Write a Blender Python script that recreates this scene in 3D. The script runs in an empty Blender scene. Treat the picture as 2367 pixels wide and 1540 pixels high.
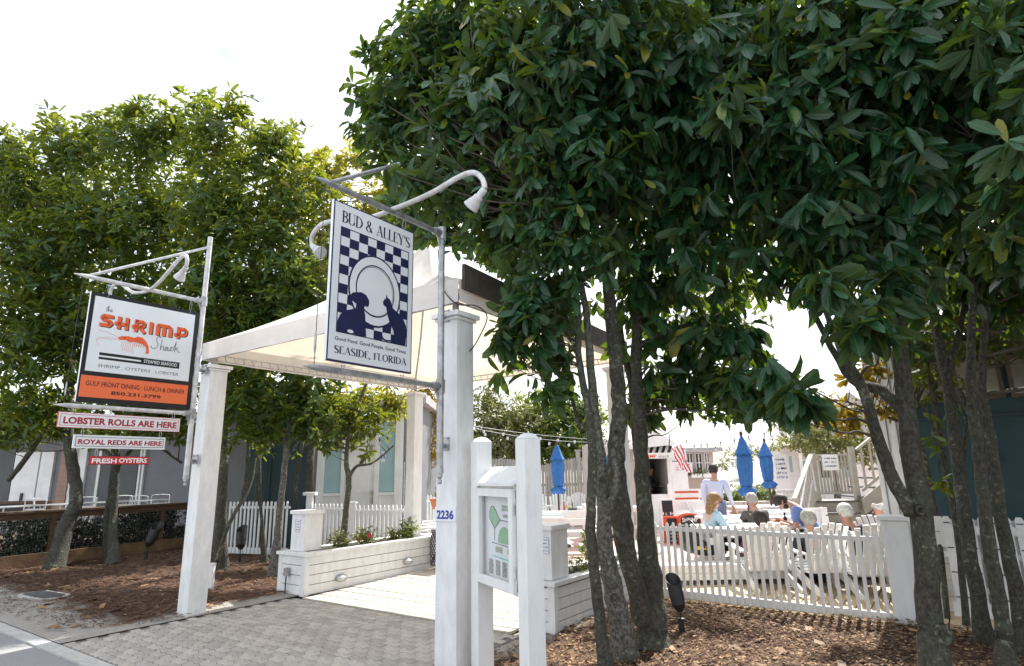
import bpy, bmesh, math, random
import numpy as np
from mathutils import Vector, Matrix, Euler
R = math.radians
sc = bpy.context.scene
col = sc.collection
rnd = random.Random(7)
nrng = np.random.default_rng(11)

# ------------------------------------------------------------ camera, sky, sun, exposure
IW, IH, FPX = 2367., 1540., 1380.
PITCH, ROLL, EYE = R(13.2), R(1.1), 1.6
cd = bpy.data.cameras.new('camera'); cam = bpy.data.objects.new('camera', cd); col.objects.link(cam)
cd.sensor_fit = 'HORIZONTAL'; cd.sensor_width = 36; cd.lens = 36 * FPX / IW
cd.clip_start = .05; cd.clip_end = 3000
cam.matrix_world = Matrix.Translation((0, 0, EYE)) @ Matrix.Rotation(R(90) + PITCH, 4, 'X') @ Matrix.Rotation(-ROLL, 4, 'Z')
sc.camera = cam

SUN_EL, SUN_AZ = R(51), R(31)          # azimuth from +Y towards +X
w = bpy.data.worlds.new('World'); sc.world = w; w.use_nodes = True
nt = w.node_tree; nt.nodes.clear()
def N(tree, t, **k):
    n = tree.nodes.new(t)
    for a, b in k.items(): setattr(n, a, b)
    return n
wo = N(nt, 'ShaderNodeOutputWorld'); bg = N(nt, 'ShaderNodeBackground'); sky = N(nt, 'ShaderNodeTexSky')
sky.sky_type = 'NISHITA'; sky.sun_disc = False; sky.sun_elevation = SUN_EL; sky.sun_rotation = SUN_AZ
sky.air_density = 1.3; sky.dust_density = 2.5; sky.ozone_density = 1.2
tc = N(nt, 'ShaderNodeTexCoord'); mp = N(nt, 'ShaderNodeMapping'); mp.inputs['Scale'].default_value = (1, 1, 2.6)
nz = N(nt, 'ShaderNodeTexNoise'); nz.inputs['Scale'].default_value = 2.2; nz.inputs['Detail'].default_value = 7; nz.inputs['Roughness'].default_value = .58
rp = N(nt, 'ShaderNodeValToRGB'); rp.color_ramp.elements[0].position = .30; rp.color_ramp.elements[1].position = .62
mx = N(nt, 'ShaderNodeMix', data_type='RGBA'); mx.inputs[7].default_value = (9.5, 9.9, 10.5, 1)
L = nt.links.new
L(tc.outputs['Generated'], mp.inputs[0]); L(mp.outputs[0], nz.inputs['Vector']); L(nz.outputs['Fac'], rp.inputs[0])
L(rp.outputs[0], mx.inputs[0]); L(sky.outputs[0], mx.inputs[6]); L(mx.outputs[2], bg.inputs[0]); L(bg.outputs[0], wo.inputs[0])
bg.inputs[1].default_value = .105
sd = bpy.data.lights.new('sun', 'SUN'); sd.energy = 5.0; sd.angle = R(.6); sd.color = (1, .955, .88)
so = bpy.data.objects.new('sun', sd); col.objects.link(so)
sv = Vector((math.sin(SUN_AZ) * math.cos(SUN_EL), math.cos(SUN_AZ) * math.cos(SUN_EL), math.sin(SUN_EL)))
so.rotation_euler = sv.to_track_quat('Z', 'Y').to_euler()
vs = sc.view_settings; vs.view_transform = 'Standard'; vs.look = 'None'; vs.exposure = .98; vs.gamma = 1; vs.use_curve_mapping = False
try:
    sc.cycles.max_bounces = 8; sc.cycles.transparent_max_bounces = 8; sc.cycles.use_denoising = True
except Exception: pass

# ------------------------------------------------------------ surveying helpers (the place measured from the picture)
_f = (0, math.cos(PITCH), math.sin(PITCH)); _u = (0, -math.sin(PITCH), math.cos(PITCH)); _c, _s = math.cos(ROLL), math.sin(ROLL)
def ray(px, py):
    a = (px - IW / 2) / FPX; b = -(py - IH / 2) / FPX
    x = a * _c + b * _s; y = -a * _s + b * _c
    return (x, _f[1] + y * _u[1], _f[2] + y * _u[2])
def at(px, py, Y):
    d = ray(px, py); k = Y / d[1]; return Vector((d[0] * k, Y, EYE + d[2] * k))
def gp(px, py, z=0.):
    d = ray(px, py); k = (z - EYE) / d[2]; return Vector((d[0] * k, d[1] * k, z))
HD = R(35.5); V2 = (math.sin(HD), math.cos(HD)); U2 = (V2[1], -V2[0]); O2 = (-3.95, 7.8)
def W(a, b, z=0.):          # site frame: a along the street, b into the courtyard
    return Vector((O2[0] + a * U2[0] + b * V2[0], O2[1] + a * U2[1] + b * V2[1], z))
def AB(x, y):
    x -= O2[0]; y -= O2[1]; return (x * U2[0] + y * U2[1], x * V2[0] + y * V2[1])
def onb(px, py, b):         # the ray through a pixel meets the wall line b = const
    d = ray(px, py); k = (b + O2[0] * V2[0] + O2[1] * V2[1]) / (d[0] * V2[0] + d[1] * V2[1])
    return Vector((d[0] * k, d[1] * k, EYE + d[2] * k))
def proj(P):
    x, y, z = P[0], P[1], P[2] - EYE
    dep = y * _f[1] + z * _f[2]; yy = y * _u[1] + z * _u[2]
    a = x / dep; b = yy / dep
    return IW / 2 + (a * _c - b * _s) * FPX, IH / 2 - (a * _s + b * _c) * FPX, dep
RZU = -HD                   # local x along the street
RZV = R(90) - HD            # local x into the courtyard

# ------------------------------------------------------------ mesh building
class MB:
    def __init__(s): s.v = []; s.f = []; s.m = []
    def add(s, vs, fs, mi=0):
        n = len(s.v); s.v += [tuple(p) for p in vs]; s.f += [tuple(i + n for i in f) for f in fs]; s.m += [mi] * len(fs); return s
    def box(s, x0, x1, y0, y1, z0, z1, mi=0):
        v = [(x0, y0, z0), (x1, y0, z0), (x1, y1, z0), (x0, y1, z0), (x0, y0, z1), (x1, y0, z1), (x1, y1, z1), (x0, y1, z1)]
        return s.add(v, [(3, 2, 1, 0), (4, 5, 6, 7), (0, 1, 5, 4), (1, 2, 6, 5), (2, 3, 7, 6), (3, 0, 4, 7)], mi)
    def bar(s, p, q, wd, ht, up=(0, 0, 1), mi=0):
        p = Vector(p); q = Vector(q); d = (q - p).normalized(); sd_ = d.cross(Vector(up))
        if sd_.length < 1e-4: sd_ = d.cross(Vector((1, 0, 0)))
        sd_.normalize(); up_ = sd_.cross(d).normalized(); a = sd_ * wd / 2; b = up_ * ht / 2
        v = [p - a - b, p + a - b, p + a + b, p - a + b, q - a - b, q + a - b, q + a + b, q - a + b]
        return s.add(v, [(0, 1, 2, 3)[::-1], (4, 5, 6, 7), (0, 1, 5, 4), (1, 2, 6, 5), (2, 3, 7, 6), (3, 0, 4, 7)], mi)
    def tube(s, pts, rad, n=8, cap=True, jit=0., mi=0):
        pts = [Vector(p) for p in pts]; k = len(pts)
        if not hasattr(rad, '__len__'): rad = [rad] * k
        ref = Vector((.31, .2, .93)); vs = []
        for i, p in enumerate(pts):
            d = (pts[min(i + 1, k - 1)] - pts[max(i - 1, 0)]).normalized()
            a = d.cross(ref)
            if a.length < .1: a = d.cross(Vector((1, 0, 0)))
            a.normalize(); b = d.cross(a)
            for j in range(n):
                t = 2 * math.pi * j / n; r = rad[i] * (1 + (rnd.uniform(-jit, jit) if jit else 0))
                vs.append(p + a * (math.cos(t) * r) + b * (math.sin(t) * r))
        fs = [(i * n + j, i * n + (j + 1) % n, (i + 1) * n + (j + 1) % n, (i + 1) * n + j) for i in range(k - 1) for j in range(n)]
        if cap: fs += [tuple(range(n))[::-1], tuple((k - 1) * n + j for j in range(n))]
        return s.add(vs, fs, mi)
    def lathe(s, prof, n=16, o=(0, 0, 0), ax='z', mi=0):
        vs = []
        for r, h in prof:
            for j in range(n):
                t = 2 * math.pi * j / n; c, q = math.cos(t) * r, math.sin(t) * r
                p = {'z': (c, q, h), 'y': (c, h, q), 'x': (h, c, q)}[ax]
                vs.append((p[0] + o[0], p[1] + o[1], p[2] + o[2]))
        k = len(prof)
        fs = [(i * n + j, i * n + (j + 1) % n, (i + 1) * n + (j + 1) % n, (i + 1) * n + j) for i in range(k - 1) for j in range(n)]
        fs += [tuple(range(n))[::-1], tuple((k - 1) * n + j for j in range(n))]
        return s.add(vs, fs, mi)
    def prism(s, poly, y0, y1, mi=0):       # polygon in local x,z extruded in y
        n = len(poly); v = [(x, y0, z) for x, z in poly] + [(x, y1, z) for x, z in poly]
        return s.add(v, [tuple(range(n)), tuple(range(2 * n - 1, n - 1, -1))] + [(j, (j + 1) % n, (j + 1) % n + n, j + n)[::-1] for j in range(n)], mi)
    def slab(s, poly, z0, z1, mi=0):        # polygon in x,y extruded in z
        n = len(poly); v = [(x, y, z0) for x, y in poly] + [(x, y, z1) for x, y in poly]
        return s.add(v, [tuple(range(n))[::-1], tuple(range(n, 2 * n))] + [(j, (j + 1) % n, (j + 1) % n + n, j + n) for j in range(n)], mi)
    def quad(s, a, b, c, d, mi=0): return s.add([a, b, c, d], [(0, 1, 2, 3)], mi)
    def build(s, name, mats, parent=None, smooth=False, loc=None, rz=0, bevel=0, fix=True):
        me = bpy.data.meshes.new(name); me.from_pydata(s.v, [], s.f)
        if not isinstance(mats, (list, tuple)): mats = [mats]
        for m_ in mats: me.materials.append(m_)
        if len(mats) > 1: me.polygons.foreach_set('material_index', s.m)
        if fix:
            bm = bmesh.new(); bm.from_mesh(me); bmesh.ops.recalc_face_normals(bm, faces=bm.faces); bm.to_mesh(me); bm.free()
        if smooth: me.polygons.foreach_set('use_smooth', [True] * len(me.polygons))
        me.update()
        o = bpy.data.objects.new(name, me); col.objects.link(o)
        if parent: o.parent = parent
        if loc is not None: o.location = loc
        o.rotation_euler.z = rz
        if bevel:
            b = o.modifiers.new('edge', 'BEVEL'); b.width = bevel; b.segments = 2; b.limit_method = 'ANGLE'
        return o
def inst(o, parent=None, loc=None, rot=None, scale=None):
    c = o.copy(); col.objects.link(c); c.parent = parent if parent else o.parent
    if loc is not None: c.location = loc
    if rot is not None: c.rotation_euler = rot
    if scale is not None: c.scale = scale
    return c
def tag(o, label=None, cat=None, group=None, kind=None):
    if label: o['label'] = label
    if cat: o['category'] = cat
    if group: o['group'] = group
    if kind: o['kind'] = kind
    return o
def thing(name, label, cat, loc=(0, 0, 0), rz=0, group=None):
    o = bpy.data.objects.new(name, None); col.objects.link(o); o.location = loc; o.rotation_euler = (0, 0, rz); o.empty_display_size = .1
    return tag(o, label, cat, group)
def copy_tree(o, parent=None):
    c = o.copy(); col.objects.link(c); c.parent = parent
    for ch in [x for x in bpy.data.objects if x.parent == o]: copy_tree(ch, c)
    return c

# ------------------------------------------------------------ materials
MT = {}
def mat(name, c, rough=.6, var=.12, scale=8, bump=.1, bscale=40, metal=0, c2=None, stretch=(1, 1, 1), spec=.5, island=0., bdist=.01, mix=(.35, .65)):
    m = bpy.data.materials.new(name); m.use_nodes = True; t = m.node_tree; l = t.links.new
    p = t.nodes['Principled BSDF']; p.inputs['Roughness'].default_value = rough; p.inputs['Metallic'].default_value = metal
    p.inputs['Specular IOR Level'].default_value = spec
    co = N(t, 'ShaderNodeTexCoord'); mpp = N(t, 'ShaderNodeMapping'); mpp.inputs['Scale'].default_value = stretch
    l(co.outputs['Object'], mpp.inputs[0])
    a = N(t, 'ShaderNodeTexNoise'); a.inputs['Scale'].default_value = scale; a.inputs['Detail'].default_value = 6; a.inputs['Roughness'].default_value = .65; l(mpp.outputs[0], a.inputs['Vector'])
    r_ = N(t, 'ShaderNodeValToRGB'); r_.color_ramp.elements[0].position = mix[0]; r_.color_ramp.elements[1].position = mix[1]
    c2 = c2 or tuple(x * (1 - var * 2) for x in c)
    r_.color_ramp.elements[0].color = (*c2, 1); r_.color_ramp.elements[1].color = (*c, 1)
    l(a.outputs['Fac'], r_.inputs[0]); out = r_.outputs[0]
    if island:
        g = N(t, 'ShaderNodeNewGeometry'); oi = N(t, 'ShaderNodeObjectInfo'); ad = N(t, 'ShaderNodeMath', operation='ADD'); fr = N(t, 'ShaderNodeMath', operation='FRACT')
        l(g.outputs['Random Per Island'], ad.inputs[0]); l(oi.outputs['Random'], ad.inputs[1]); l(ad.outputs[0], fr.inputs[0])
        mr = N(t, 'ShaderNodeMapRange'); mr.inputs[3].default_value = 1 - island; mr.inputs[4].default_value = 1 + island; l(fr.outputs[0], mr.inputs[0])
        vm = N(t, 'ShaderNodeVectorMath', operation='SCALE'); l(out, vm.inputs[0]); l(mr.outputs[0], vm.inputs['Scale']); out = vm.outputs[0]
    l(out, p.inputs['Base Color'])
    if bump:
        b2 = N(t, 'ShaderNodeTexNoise'); b2.inputs['Scale'].default_value = bscale; b2.inputs['Detail'].default_value = 5; l(mpp.outputs[0], b2.inputs['Vector'])
        bp = N(t, 'ShaderNodeBump'); bp.inputs['Strength'].default_value = bump; bp.inputs['Distance'].default_value = bdist; l(b2.outputs['Fac'], bp.inputs['Height']); l(bp.outputs[0], p.inputs['Normal'])
    MT[name] = m; return m
mat('white_paint', (.78, .79, .79), .5, .085, 3.4, .45, 30, stretch=(3, 3, 1), spec=.4, bdist=.006)
mat('white_worn', (.77, .775, .77), .6, .07, 4, .35, 25, stretch=(3, 3, .8), mix=(.25, .5))
mat('white_far', (.83, .83, .82), .6, .08, 2, .1)
mat('white_plain', (.82, .83, .84), .55, .03, 2, 0)
mat('sign_white', (.74, .77, .80), .38, .03, 2, .02, 60)
mat('sign_black', (.012, .013, .016), .4, .1, 6, 0)
mat('sign_navy', (.012, .018, .075), .45, .1, 4, 0)
mat('sign_orange', (.80, .16, .055), .45, .04, 3, 0)
mat('sign_red', (.55, .03, .03), .45, .04, 3, 0)
mat('letter_red', (.35, .015, .03), .5, .04, 3, 0)
mat('letter_orange', (.78, .12, .03), .5, .04, 3, 0)
mat('letter_grey', (.16, .17, .19), .5, .04, 3, 0)
mat('letter_blue', (.01, .03, .30), .4, .04, 3, 0)
mat('pale_pink', (.75, .45, .40), .5, .04, 3, 0)
mat('galv', (.46, .47, .48), .42, .22, 14, .15, 60, metal=.55)
mat('pipe_white', (.66, .66, .67), .42, .18, 10, .1, 60)
mat('steel', (.55, .56, .57), .3, .1, 10, 0, metal=.8)
mat('dark_metal', (.03, .032, .035), .45, .2, 10, .1)
mat('black', (.015, .015, .017), .5, .2, 8, .1)
mat('lens', (.62, .64, .66), .15, .05, 8, 0)
mat('bark', (.105, .098, .08), .9, .3, 34, 1., 55, c2=(.035, .033, .027), stretch=(1, 1, .7), bdist=.03, mix=(.40, .66))
mat('bark_pale', (.23, .22, .195), .9, .3, 36, 1., 55, c2=(.06, .056, .048), stretch=(1, 1, .8), bdist=.03, mix=(.40, .64))
mat('twig', (.09, .075, .055), .85, .2, 12, .4)
mat('mulch', (.11, .062, .031), .95, .3, 26, 1, 60, c2=(.035, .018, .011), stretch=(1, 1, 1), bdist=.03)
mat('needle', (.125, .066, .031), .9, .2, 9, 0, island=.65)
mat('dry_leaf', (.26, .14, .06), .7, .2, 9, 0, island=.5)
mat('chip', (.30, .19, .10), .9, .2, 9, 0, island=.6)
mat('sand', (.50, .47, .43), .95, .18, 7, .7, 90, c2=(.24, .21, .18))
mat('asphalt', (.33, .33, .335), .9, .2, 70, .8, 120, c2=(.22, .22, .22))
mat('concrete', (.52, .51, .49), .85, .14, 9, .4, 60)
mat('paver', (.435, .405, .37), .88, .14, 9, .5, 70, island=.16)
mat('joint', (.19, .175, .16), .95, .2, 30, .5)
mat('deck', (.56, .51, .45), .75, .15, 5, .5, 30, c2=(.42, .37, .31), stretch=(1, 9, 1), island=.08)
mat('boardwalk', (.62, .47, .29), .7, .12, 5, .4, 30, stretch=(9, 1, 1), island=.09)
mat('boardwalk_edge', (.24, .15, .03), .7, .2, 5, .4, 30)
mat('pink_paving', (.56, .40, .34), .9, .1, 14, .3, 60, island=.07)
mat('teal', (.014, .052, .062), .6, .12, 3, .15)
mat('teal_dark', (.02, .05, .06), .6, .15, 3, .1)
mat('aqua', (.33, .50, .52), .5, .04, 3, 0)
mat('trim_brown', (.11, .08, .055), .6, .2, 8, .2)
mat('wood_brown', (.13, .075, .04), .8, .25, 6, .5, 30, stretch=(1, 1, 6))
mat('wood_base', (.22, .13, .065), .8, .25, 4, .5, 30, c2=(.10, .06, .03))
mat('clap_tan', (.36, .22, .16), .7, .1, 6, .2)
mat('clap_pink', (.55, .47, .43), .7, .06, 6, .2)
mat('wall_grey', (.19, .195, .21), .7, .08, 2, .1)
mat('wall_dark', (.10, .105, .11), .7, .08, 2, .1)
mat('brown_canvas', (.075, .062, .048), .8, .2, 12, .4, 30)
mat('blue_fabric', (.035, .16, .42), .75, .15, 9, .4, 30, c2=(.02, .11, .36))
mat('pole_dark', (.07, .035, .025), .5, .1, 9, 0)
mat('glass_dark', (.02, .024, .028), .08, .1, 2, 0)
mat('glass_cream', (.30, .29, .22), .12, .25, 1.2, 0)
mat('stair_beige', (.40, .38, .32), .7, .1, 6, .2)
mat('stair_dark', (.13, .13, .13), .7, .1, 6, .2)
mat('fence_weathered', (.40, .38, .35), .85, .2, 5, .4, 30, stretch=(3, 3, .6), island=.15)
mat('skin', (.55, .30, .21), .5, .06, 9, 0)
mat('skin_pale', (.66, .40, .31), .5, .06, 9, 0)
mat('hair_dark', (.035, .022, .016), .6, .3, 30, .5, 60)
mat('hair_grey', (.46, .43, .38), .6, .25, 30, .5, 60)
mat('hair_white', (.72, .70, .66), .6, .2, 30, .5, 60)
mat('hair_blond', (.42, .24, .10), .55, .3, 30, .5, 60)
mat('cloth_lavender', (.60, .64, .82), .85, .05, 9, .3, 20)
mat('cloth_lightblue', (.42, .58, .68), .85, .05, 9, .3, 20)
mat('cloth_blue', (.17, .27, .60), .85, .08, 9, .3, 20)
mat('cloth_vest', (.10, .105, .10), .8, .1, 9, .3, 20)
mat('cloth_dark', (.02, .022, .03), .8, .1, 9, .3, 20)
mat('cloth_navy', (.018, .018, .05), .8, .1, 9, .3, 20)
mat('cloth_maroon', (.13, .015, .03), .8, .1, 9, .3, 20)
mat('denim', (.17, .23, .36), .85, .15, 14, .3, 20)
mat('yellow', (.75, .65, .05), .5, .05, 9, 0)
mat('map_green', (.30, .52, .34), .5, .05, 9, 0)
mat('map_olive', (.38, .42, .33), .5, .05, 9, 0)
mat('map_cyan', (.25, .62, .66), .5, .05, 9, 0)
mat('paper', (.76, .79, .81), .5, .03, 9, 0)
mat('chalkboard', (.018, .024, .03), .7, .2, 9, 0)
mat('frame_red', (.62, .09, .04), .5, .08, 9, 0)
mat('stone', (.55, .51, .45), .9, .2, 8, .5, 20)
mat('flower_red', (.55, .01, .05), .6, .2, 20, 0)
mat('roof_grey', (.42, .41, .40), .7, .1, 8, .2)
mat('terracotta', (.5, .16, .07), .7, .1, 8, .1)
def canvas():
    m = mat('canvas', (.84, .84, .84), .7, .05, 4, .15, 50)
    t = m.node_tree; p = t.nodes['Principled BSDF']; o = t.nodes['Material Output']
    tr = N(t, 'ShaderNodeBsdfTranslucent'); tr.inputs[0].default_value = (.86, .70, .52, 1)
    ms = N(t, 'ShaderNodeMixShader'); ms.inputs[0].default_value = .27
    t.links.new(p.outputs[0], ms.inputs[1]); t.links.new(tr.outputs[0], ms.inputs[2]); t.links.new(ms.outputs[0], o.inputs[0])
canvas()
def lichen(name, amt):
    t = MT[name].node_tree; l = t.links.new; p = t.nodes['Principled BSDF']; base = p.inputs['Base Color'].links[0].from_socket
    co = N(t, 'ShaderNodeTexCoord'); n1 = N(t, 'ShaderNodeTexNoise'); n1.inputs['Scale'].default_value = 26; n1.inputs['Detail'].default_value = 3; l(co.outputs['Object'], n1.inputs['Vector'])
    n2 = N(t, 'ShaderNodeTexNoise'); n2.inputs['Scale'].default_value = 2.6; n2.inputs['Detail'].default_value = 3; l(co.outputs['Object'], n2.inputs['Vector'])
    ad = N(t, 'ShaderNodeMath', operation='MULTIPLY'); l(n1.outputs['Fac'], ad.inputs[0]); l(n2.outputs['Fac'], ad.inputs[1])
    mr = N(t, 'ShaderNodeMapRange'); mr.inputs[1].default_value = .31; mr.inputs[2].default_value = .36; mr.inputs[4].default_value = amt; l(ad.outputs[0], mr.inputs[0])
    mm = N(t, 'ShaderNodeMix', data_type='RGBA'); l(mr.outputs[0], mm.inputs[0]); l(base, mm.inputs[6]); mm.inputs[7].default_value = (.30, .31, .26, 1)
    g2 = N(t, 'ShaderNodeMapRange'); g2.inputs[1].default_value = .42; g2.inputs[2].default_value = .6; g2.inputs[4].default_value = .5; l(n2.outputs['Fac'], g2.inputs[0])
    m2 = N(t, 'ShaderNodeMix', data_type='RGBA'); l(g2.outputs[0], m2.inputs[0]); l(mm.outputs[2], m2.inputs[6]); m2.inputs[7].default_value = (.075, .085, .05, 1); l(m2.outputs[2], p.inputs['Base Color'])
lichen('bark', .75); lichen('bark_pale', .9)
def leafmat(name, dark, light, back, trans, tw=.35, rough=.3, yellow=.06):
    m = bpy.data.materials.new(name); m.use_nodes = True; t = m.node_tree; l = t.links.new
    p = t.nodes['Principled BSDF']; o = t.nodes['Material Output']
    g = N(t, 'ShaderNodeNewGeometry'); oi = N(t, 'ShaderNodeObjectInfo'); ad = N(t, 'ShaderNodeMath', operation='ADD'); fr = N(t, 'ShaderNodeMath', operation='FRACT')
    l(g.outputs['Random Per Island'], ad.inputs[0]); l(oi.outputs['Random'], ad.inputs[1]); l(ad.outputs[0], fr.inputs[0])
    r_ = N(t, 'ShaderNodeValToRGB'); cr = r_.color_ramp
    cr.elements[0].position = 0; cr.elements[0].color = (*dark, 1); cr.elements[1].position = 1 - yellow * 1.6; cr.elements[1].color = (*light, 1)
    e = cr.elements.new(1 - yellow); e.color = (.12, .16, .018, 1); e = cr.elements.new(1.); e.color = (.19, .15, .02, 1)
    l(fr.outputs[0], r_.inputs[0])
    co = N(t, 'ShaderNodeTexCoord'); nz_ = N(t, 'ShaderNodeTexNoise'); nz_.inputs['Scale'].default_value = 14; l(co.outputs['Object'], nz_.inputs['Vector'])
    mr = N(t, 'ShaderNodeMapRange'); mr.inputs[1].default_value = .3; mr.inputs[2].default_value = .7; mr.inputs[3].default_value = .75; mr.inputs[4].default_value = 1.25; l(nz_.outputs['Fac'], mr.inputs[0])
    vm = N(t, 'ShaderNodeVectorMath', operation='SCALE'); l(r_.outputs[0], vm.inputs[0]); l(mr.outputs[0], vm.inputs['Scale'])
    mb = N(t, 'ShaderNodeMix', data_type='RGBA'); l(g.outputs['Backfacing'], mb.inputs[0]); l(vm.outputs[0], mb.inputs[6]); mb.inputs[7].default_value = (*back, 1)
    uv = N(t, 'ShaderNodeUVMap'); sp = N(t, 'ShaderNodeSeparateXYZ'); l(uv.outputs[0], sp.inputs[0])
    ab_ = N(t, 'ShaderNodeMath', operation='ABSOLUTE'); l(sp.outputs[0], ab_.inputs[0])
    rib = N(t, 'ShaderNodeMapRange'); rib.inputs[1].default_value = .008; rib.inputs[2].default_value = .022; rib.inputs[3].default_value = 1; rib.inputs[4].default_value = 0; l(ab_.outputs[0], rib.inputs[0])
    k1 = N(t, 'ShaderNodeMath', operation='MULTIPLY_ADD'); l(ab_.outputs[0], k1.inputs[0]); k1.inputs[1].default_value = -.9; l(sp.outputs[1], k1.inputs[2])
    k2 = N(t, 'ShaderNodeMath', operation='MULTIPLY'); l(k1.outputs[0], k2.inputs[0]); k2.inputs[1].default_value = 62.
    vn = N(t, 'ShaderNodeMath', operation='SINE'); l(k2.outputs[0], vn.inputs[0])
    vr = N(t, 'ShaderNodeMapRange'); vr.inputs[1].default_value = .55; vr.inputs[2].default_value = 1.; vr.inputs[3].default_value = 0; vr.inputs[4].default_value = .35; l(vn.outputs[0], vr.inputs[0])
    mv = N(t, 'ShaderNodeMath', operation='MAXIMUM'); l(rib.outputs[0], mv.inputs[0]); l(vr.outputs[0], mv.inputs[1])
    mr2 = N(t, 'ShaderNodeMix', data_type='RGBA'); ms2 = N(t, 'ShaderNodeMath', operation='MULTIPLY'); l(mv.outputs[0], ms2.inputs[0]); ms2.inputs[1].default_value = .45; l(ms2.outputs[0], mr2.inputs[0]); l(mb.outputs[2], mr2.inputs[6]); mr2.inputs[7].default_value = (light[0] * 3 + .02, light[1] * 2.2 + .02, light[2] * 2, 1)
    l(mr2.outputs[2], p.inputs['Base Color'])
    rr = N(t, 'ShaderNodeMapRange'); rr.inputs[3].default_value = rough; rr.inputs[4].default_value = .7; l(g.outputs['Backfacing'], rr.inputs[0]); l(rr.outputs[0], p.inputs['Roughness'])
    p.inputs['Specular IOR Level'].default_value = .42
    b2 = N(t, 'ShaderNodeTexNoise'); b2.inputs['Scale'].default_value = 45; l(co.outputs['Object'], b2.inputs['Vector'])
    hh_ = N(t, 'ShaderNodeMath', operation='SUBTRACT'); l(b2.outputs['Fac'], hh_.inputs[0]); l(mv.outputs[0], hh_.inputs[1])
    bp = N(t, 'ShaderNodeBump'); bp.inputs['Strength'].default_value = .35; bp.inputs['Distance'].default_value = .006; l(hh_.outputs[0], bp.inputs['Height']); l(bp.outputs[0], p.inputs['Normal'])
    tr = N(t, 'ShaderNodeBsdfTranslucent'); tr.inputs[0].default_value = (*trans, 1)
    ms = N(t, 'ShaderNodeMixShader'); ms.inputs[0].default_value = tw
    l(p.outputs[0], ms.inputs[1]); l(tr.outputs[0], ms.inputs[2]); l(ms.outputs[0], o.inputs[0]); MT[name] = m
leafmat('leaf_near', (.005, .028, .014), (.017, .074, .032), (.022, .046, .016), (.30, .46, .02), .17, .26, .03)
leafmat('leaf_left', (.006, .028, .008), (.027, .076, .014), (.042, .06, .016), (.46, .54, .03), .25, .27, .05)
leafmat('leaf_left_lit', (.03, .06, .010), (.10, .14, .018), (.10, .11, .03), (.66, .60, .04), .36, .3, .08)  # lighter copy of the left magnolia leaf, sunlit yellow put into the colour
leafmat('leaf_backlit', (.04, .055, .012), (.13, .11, .02), (.09, .08, .02), (.62, .42, .03), .40, .35, .1)  # gold of the backlight put into the leaf colour
leafmat('leaf_far', (.05, .075, .03), (.13, .15, .06), (.14, .14, .07), (.34, .36, .09), .3, .45, .1)
leafmat('leaf_shrub', (.05, .085, .02), (.11, .15, .03), (.1, .12, .05), (.30, .38, .06), .3, .4, .05)
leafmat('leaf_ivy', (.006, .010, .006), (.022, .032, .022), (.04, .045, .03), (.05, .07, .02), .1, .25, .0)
# clouds and paving patterns use their own nodes below

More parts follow.
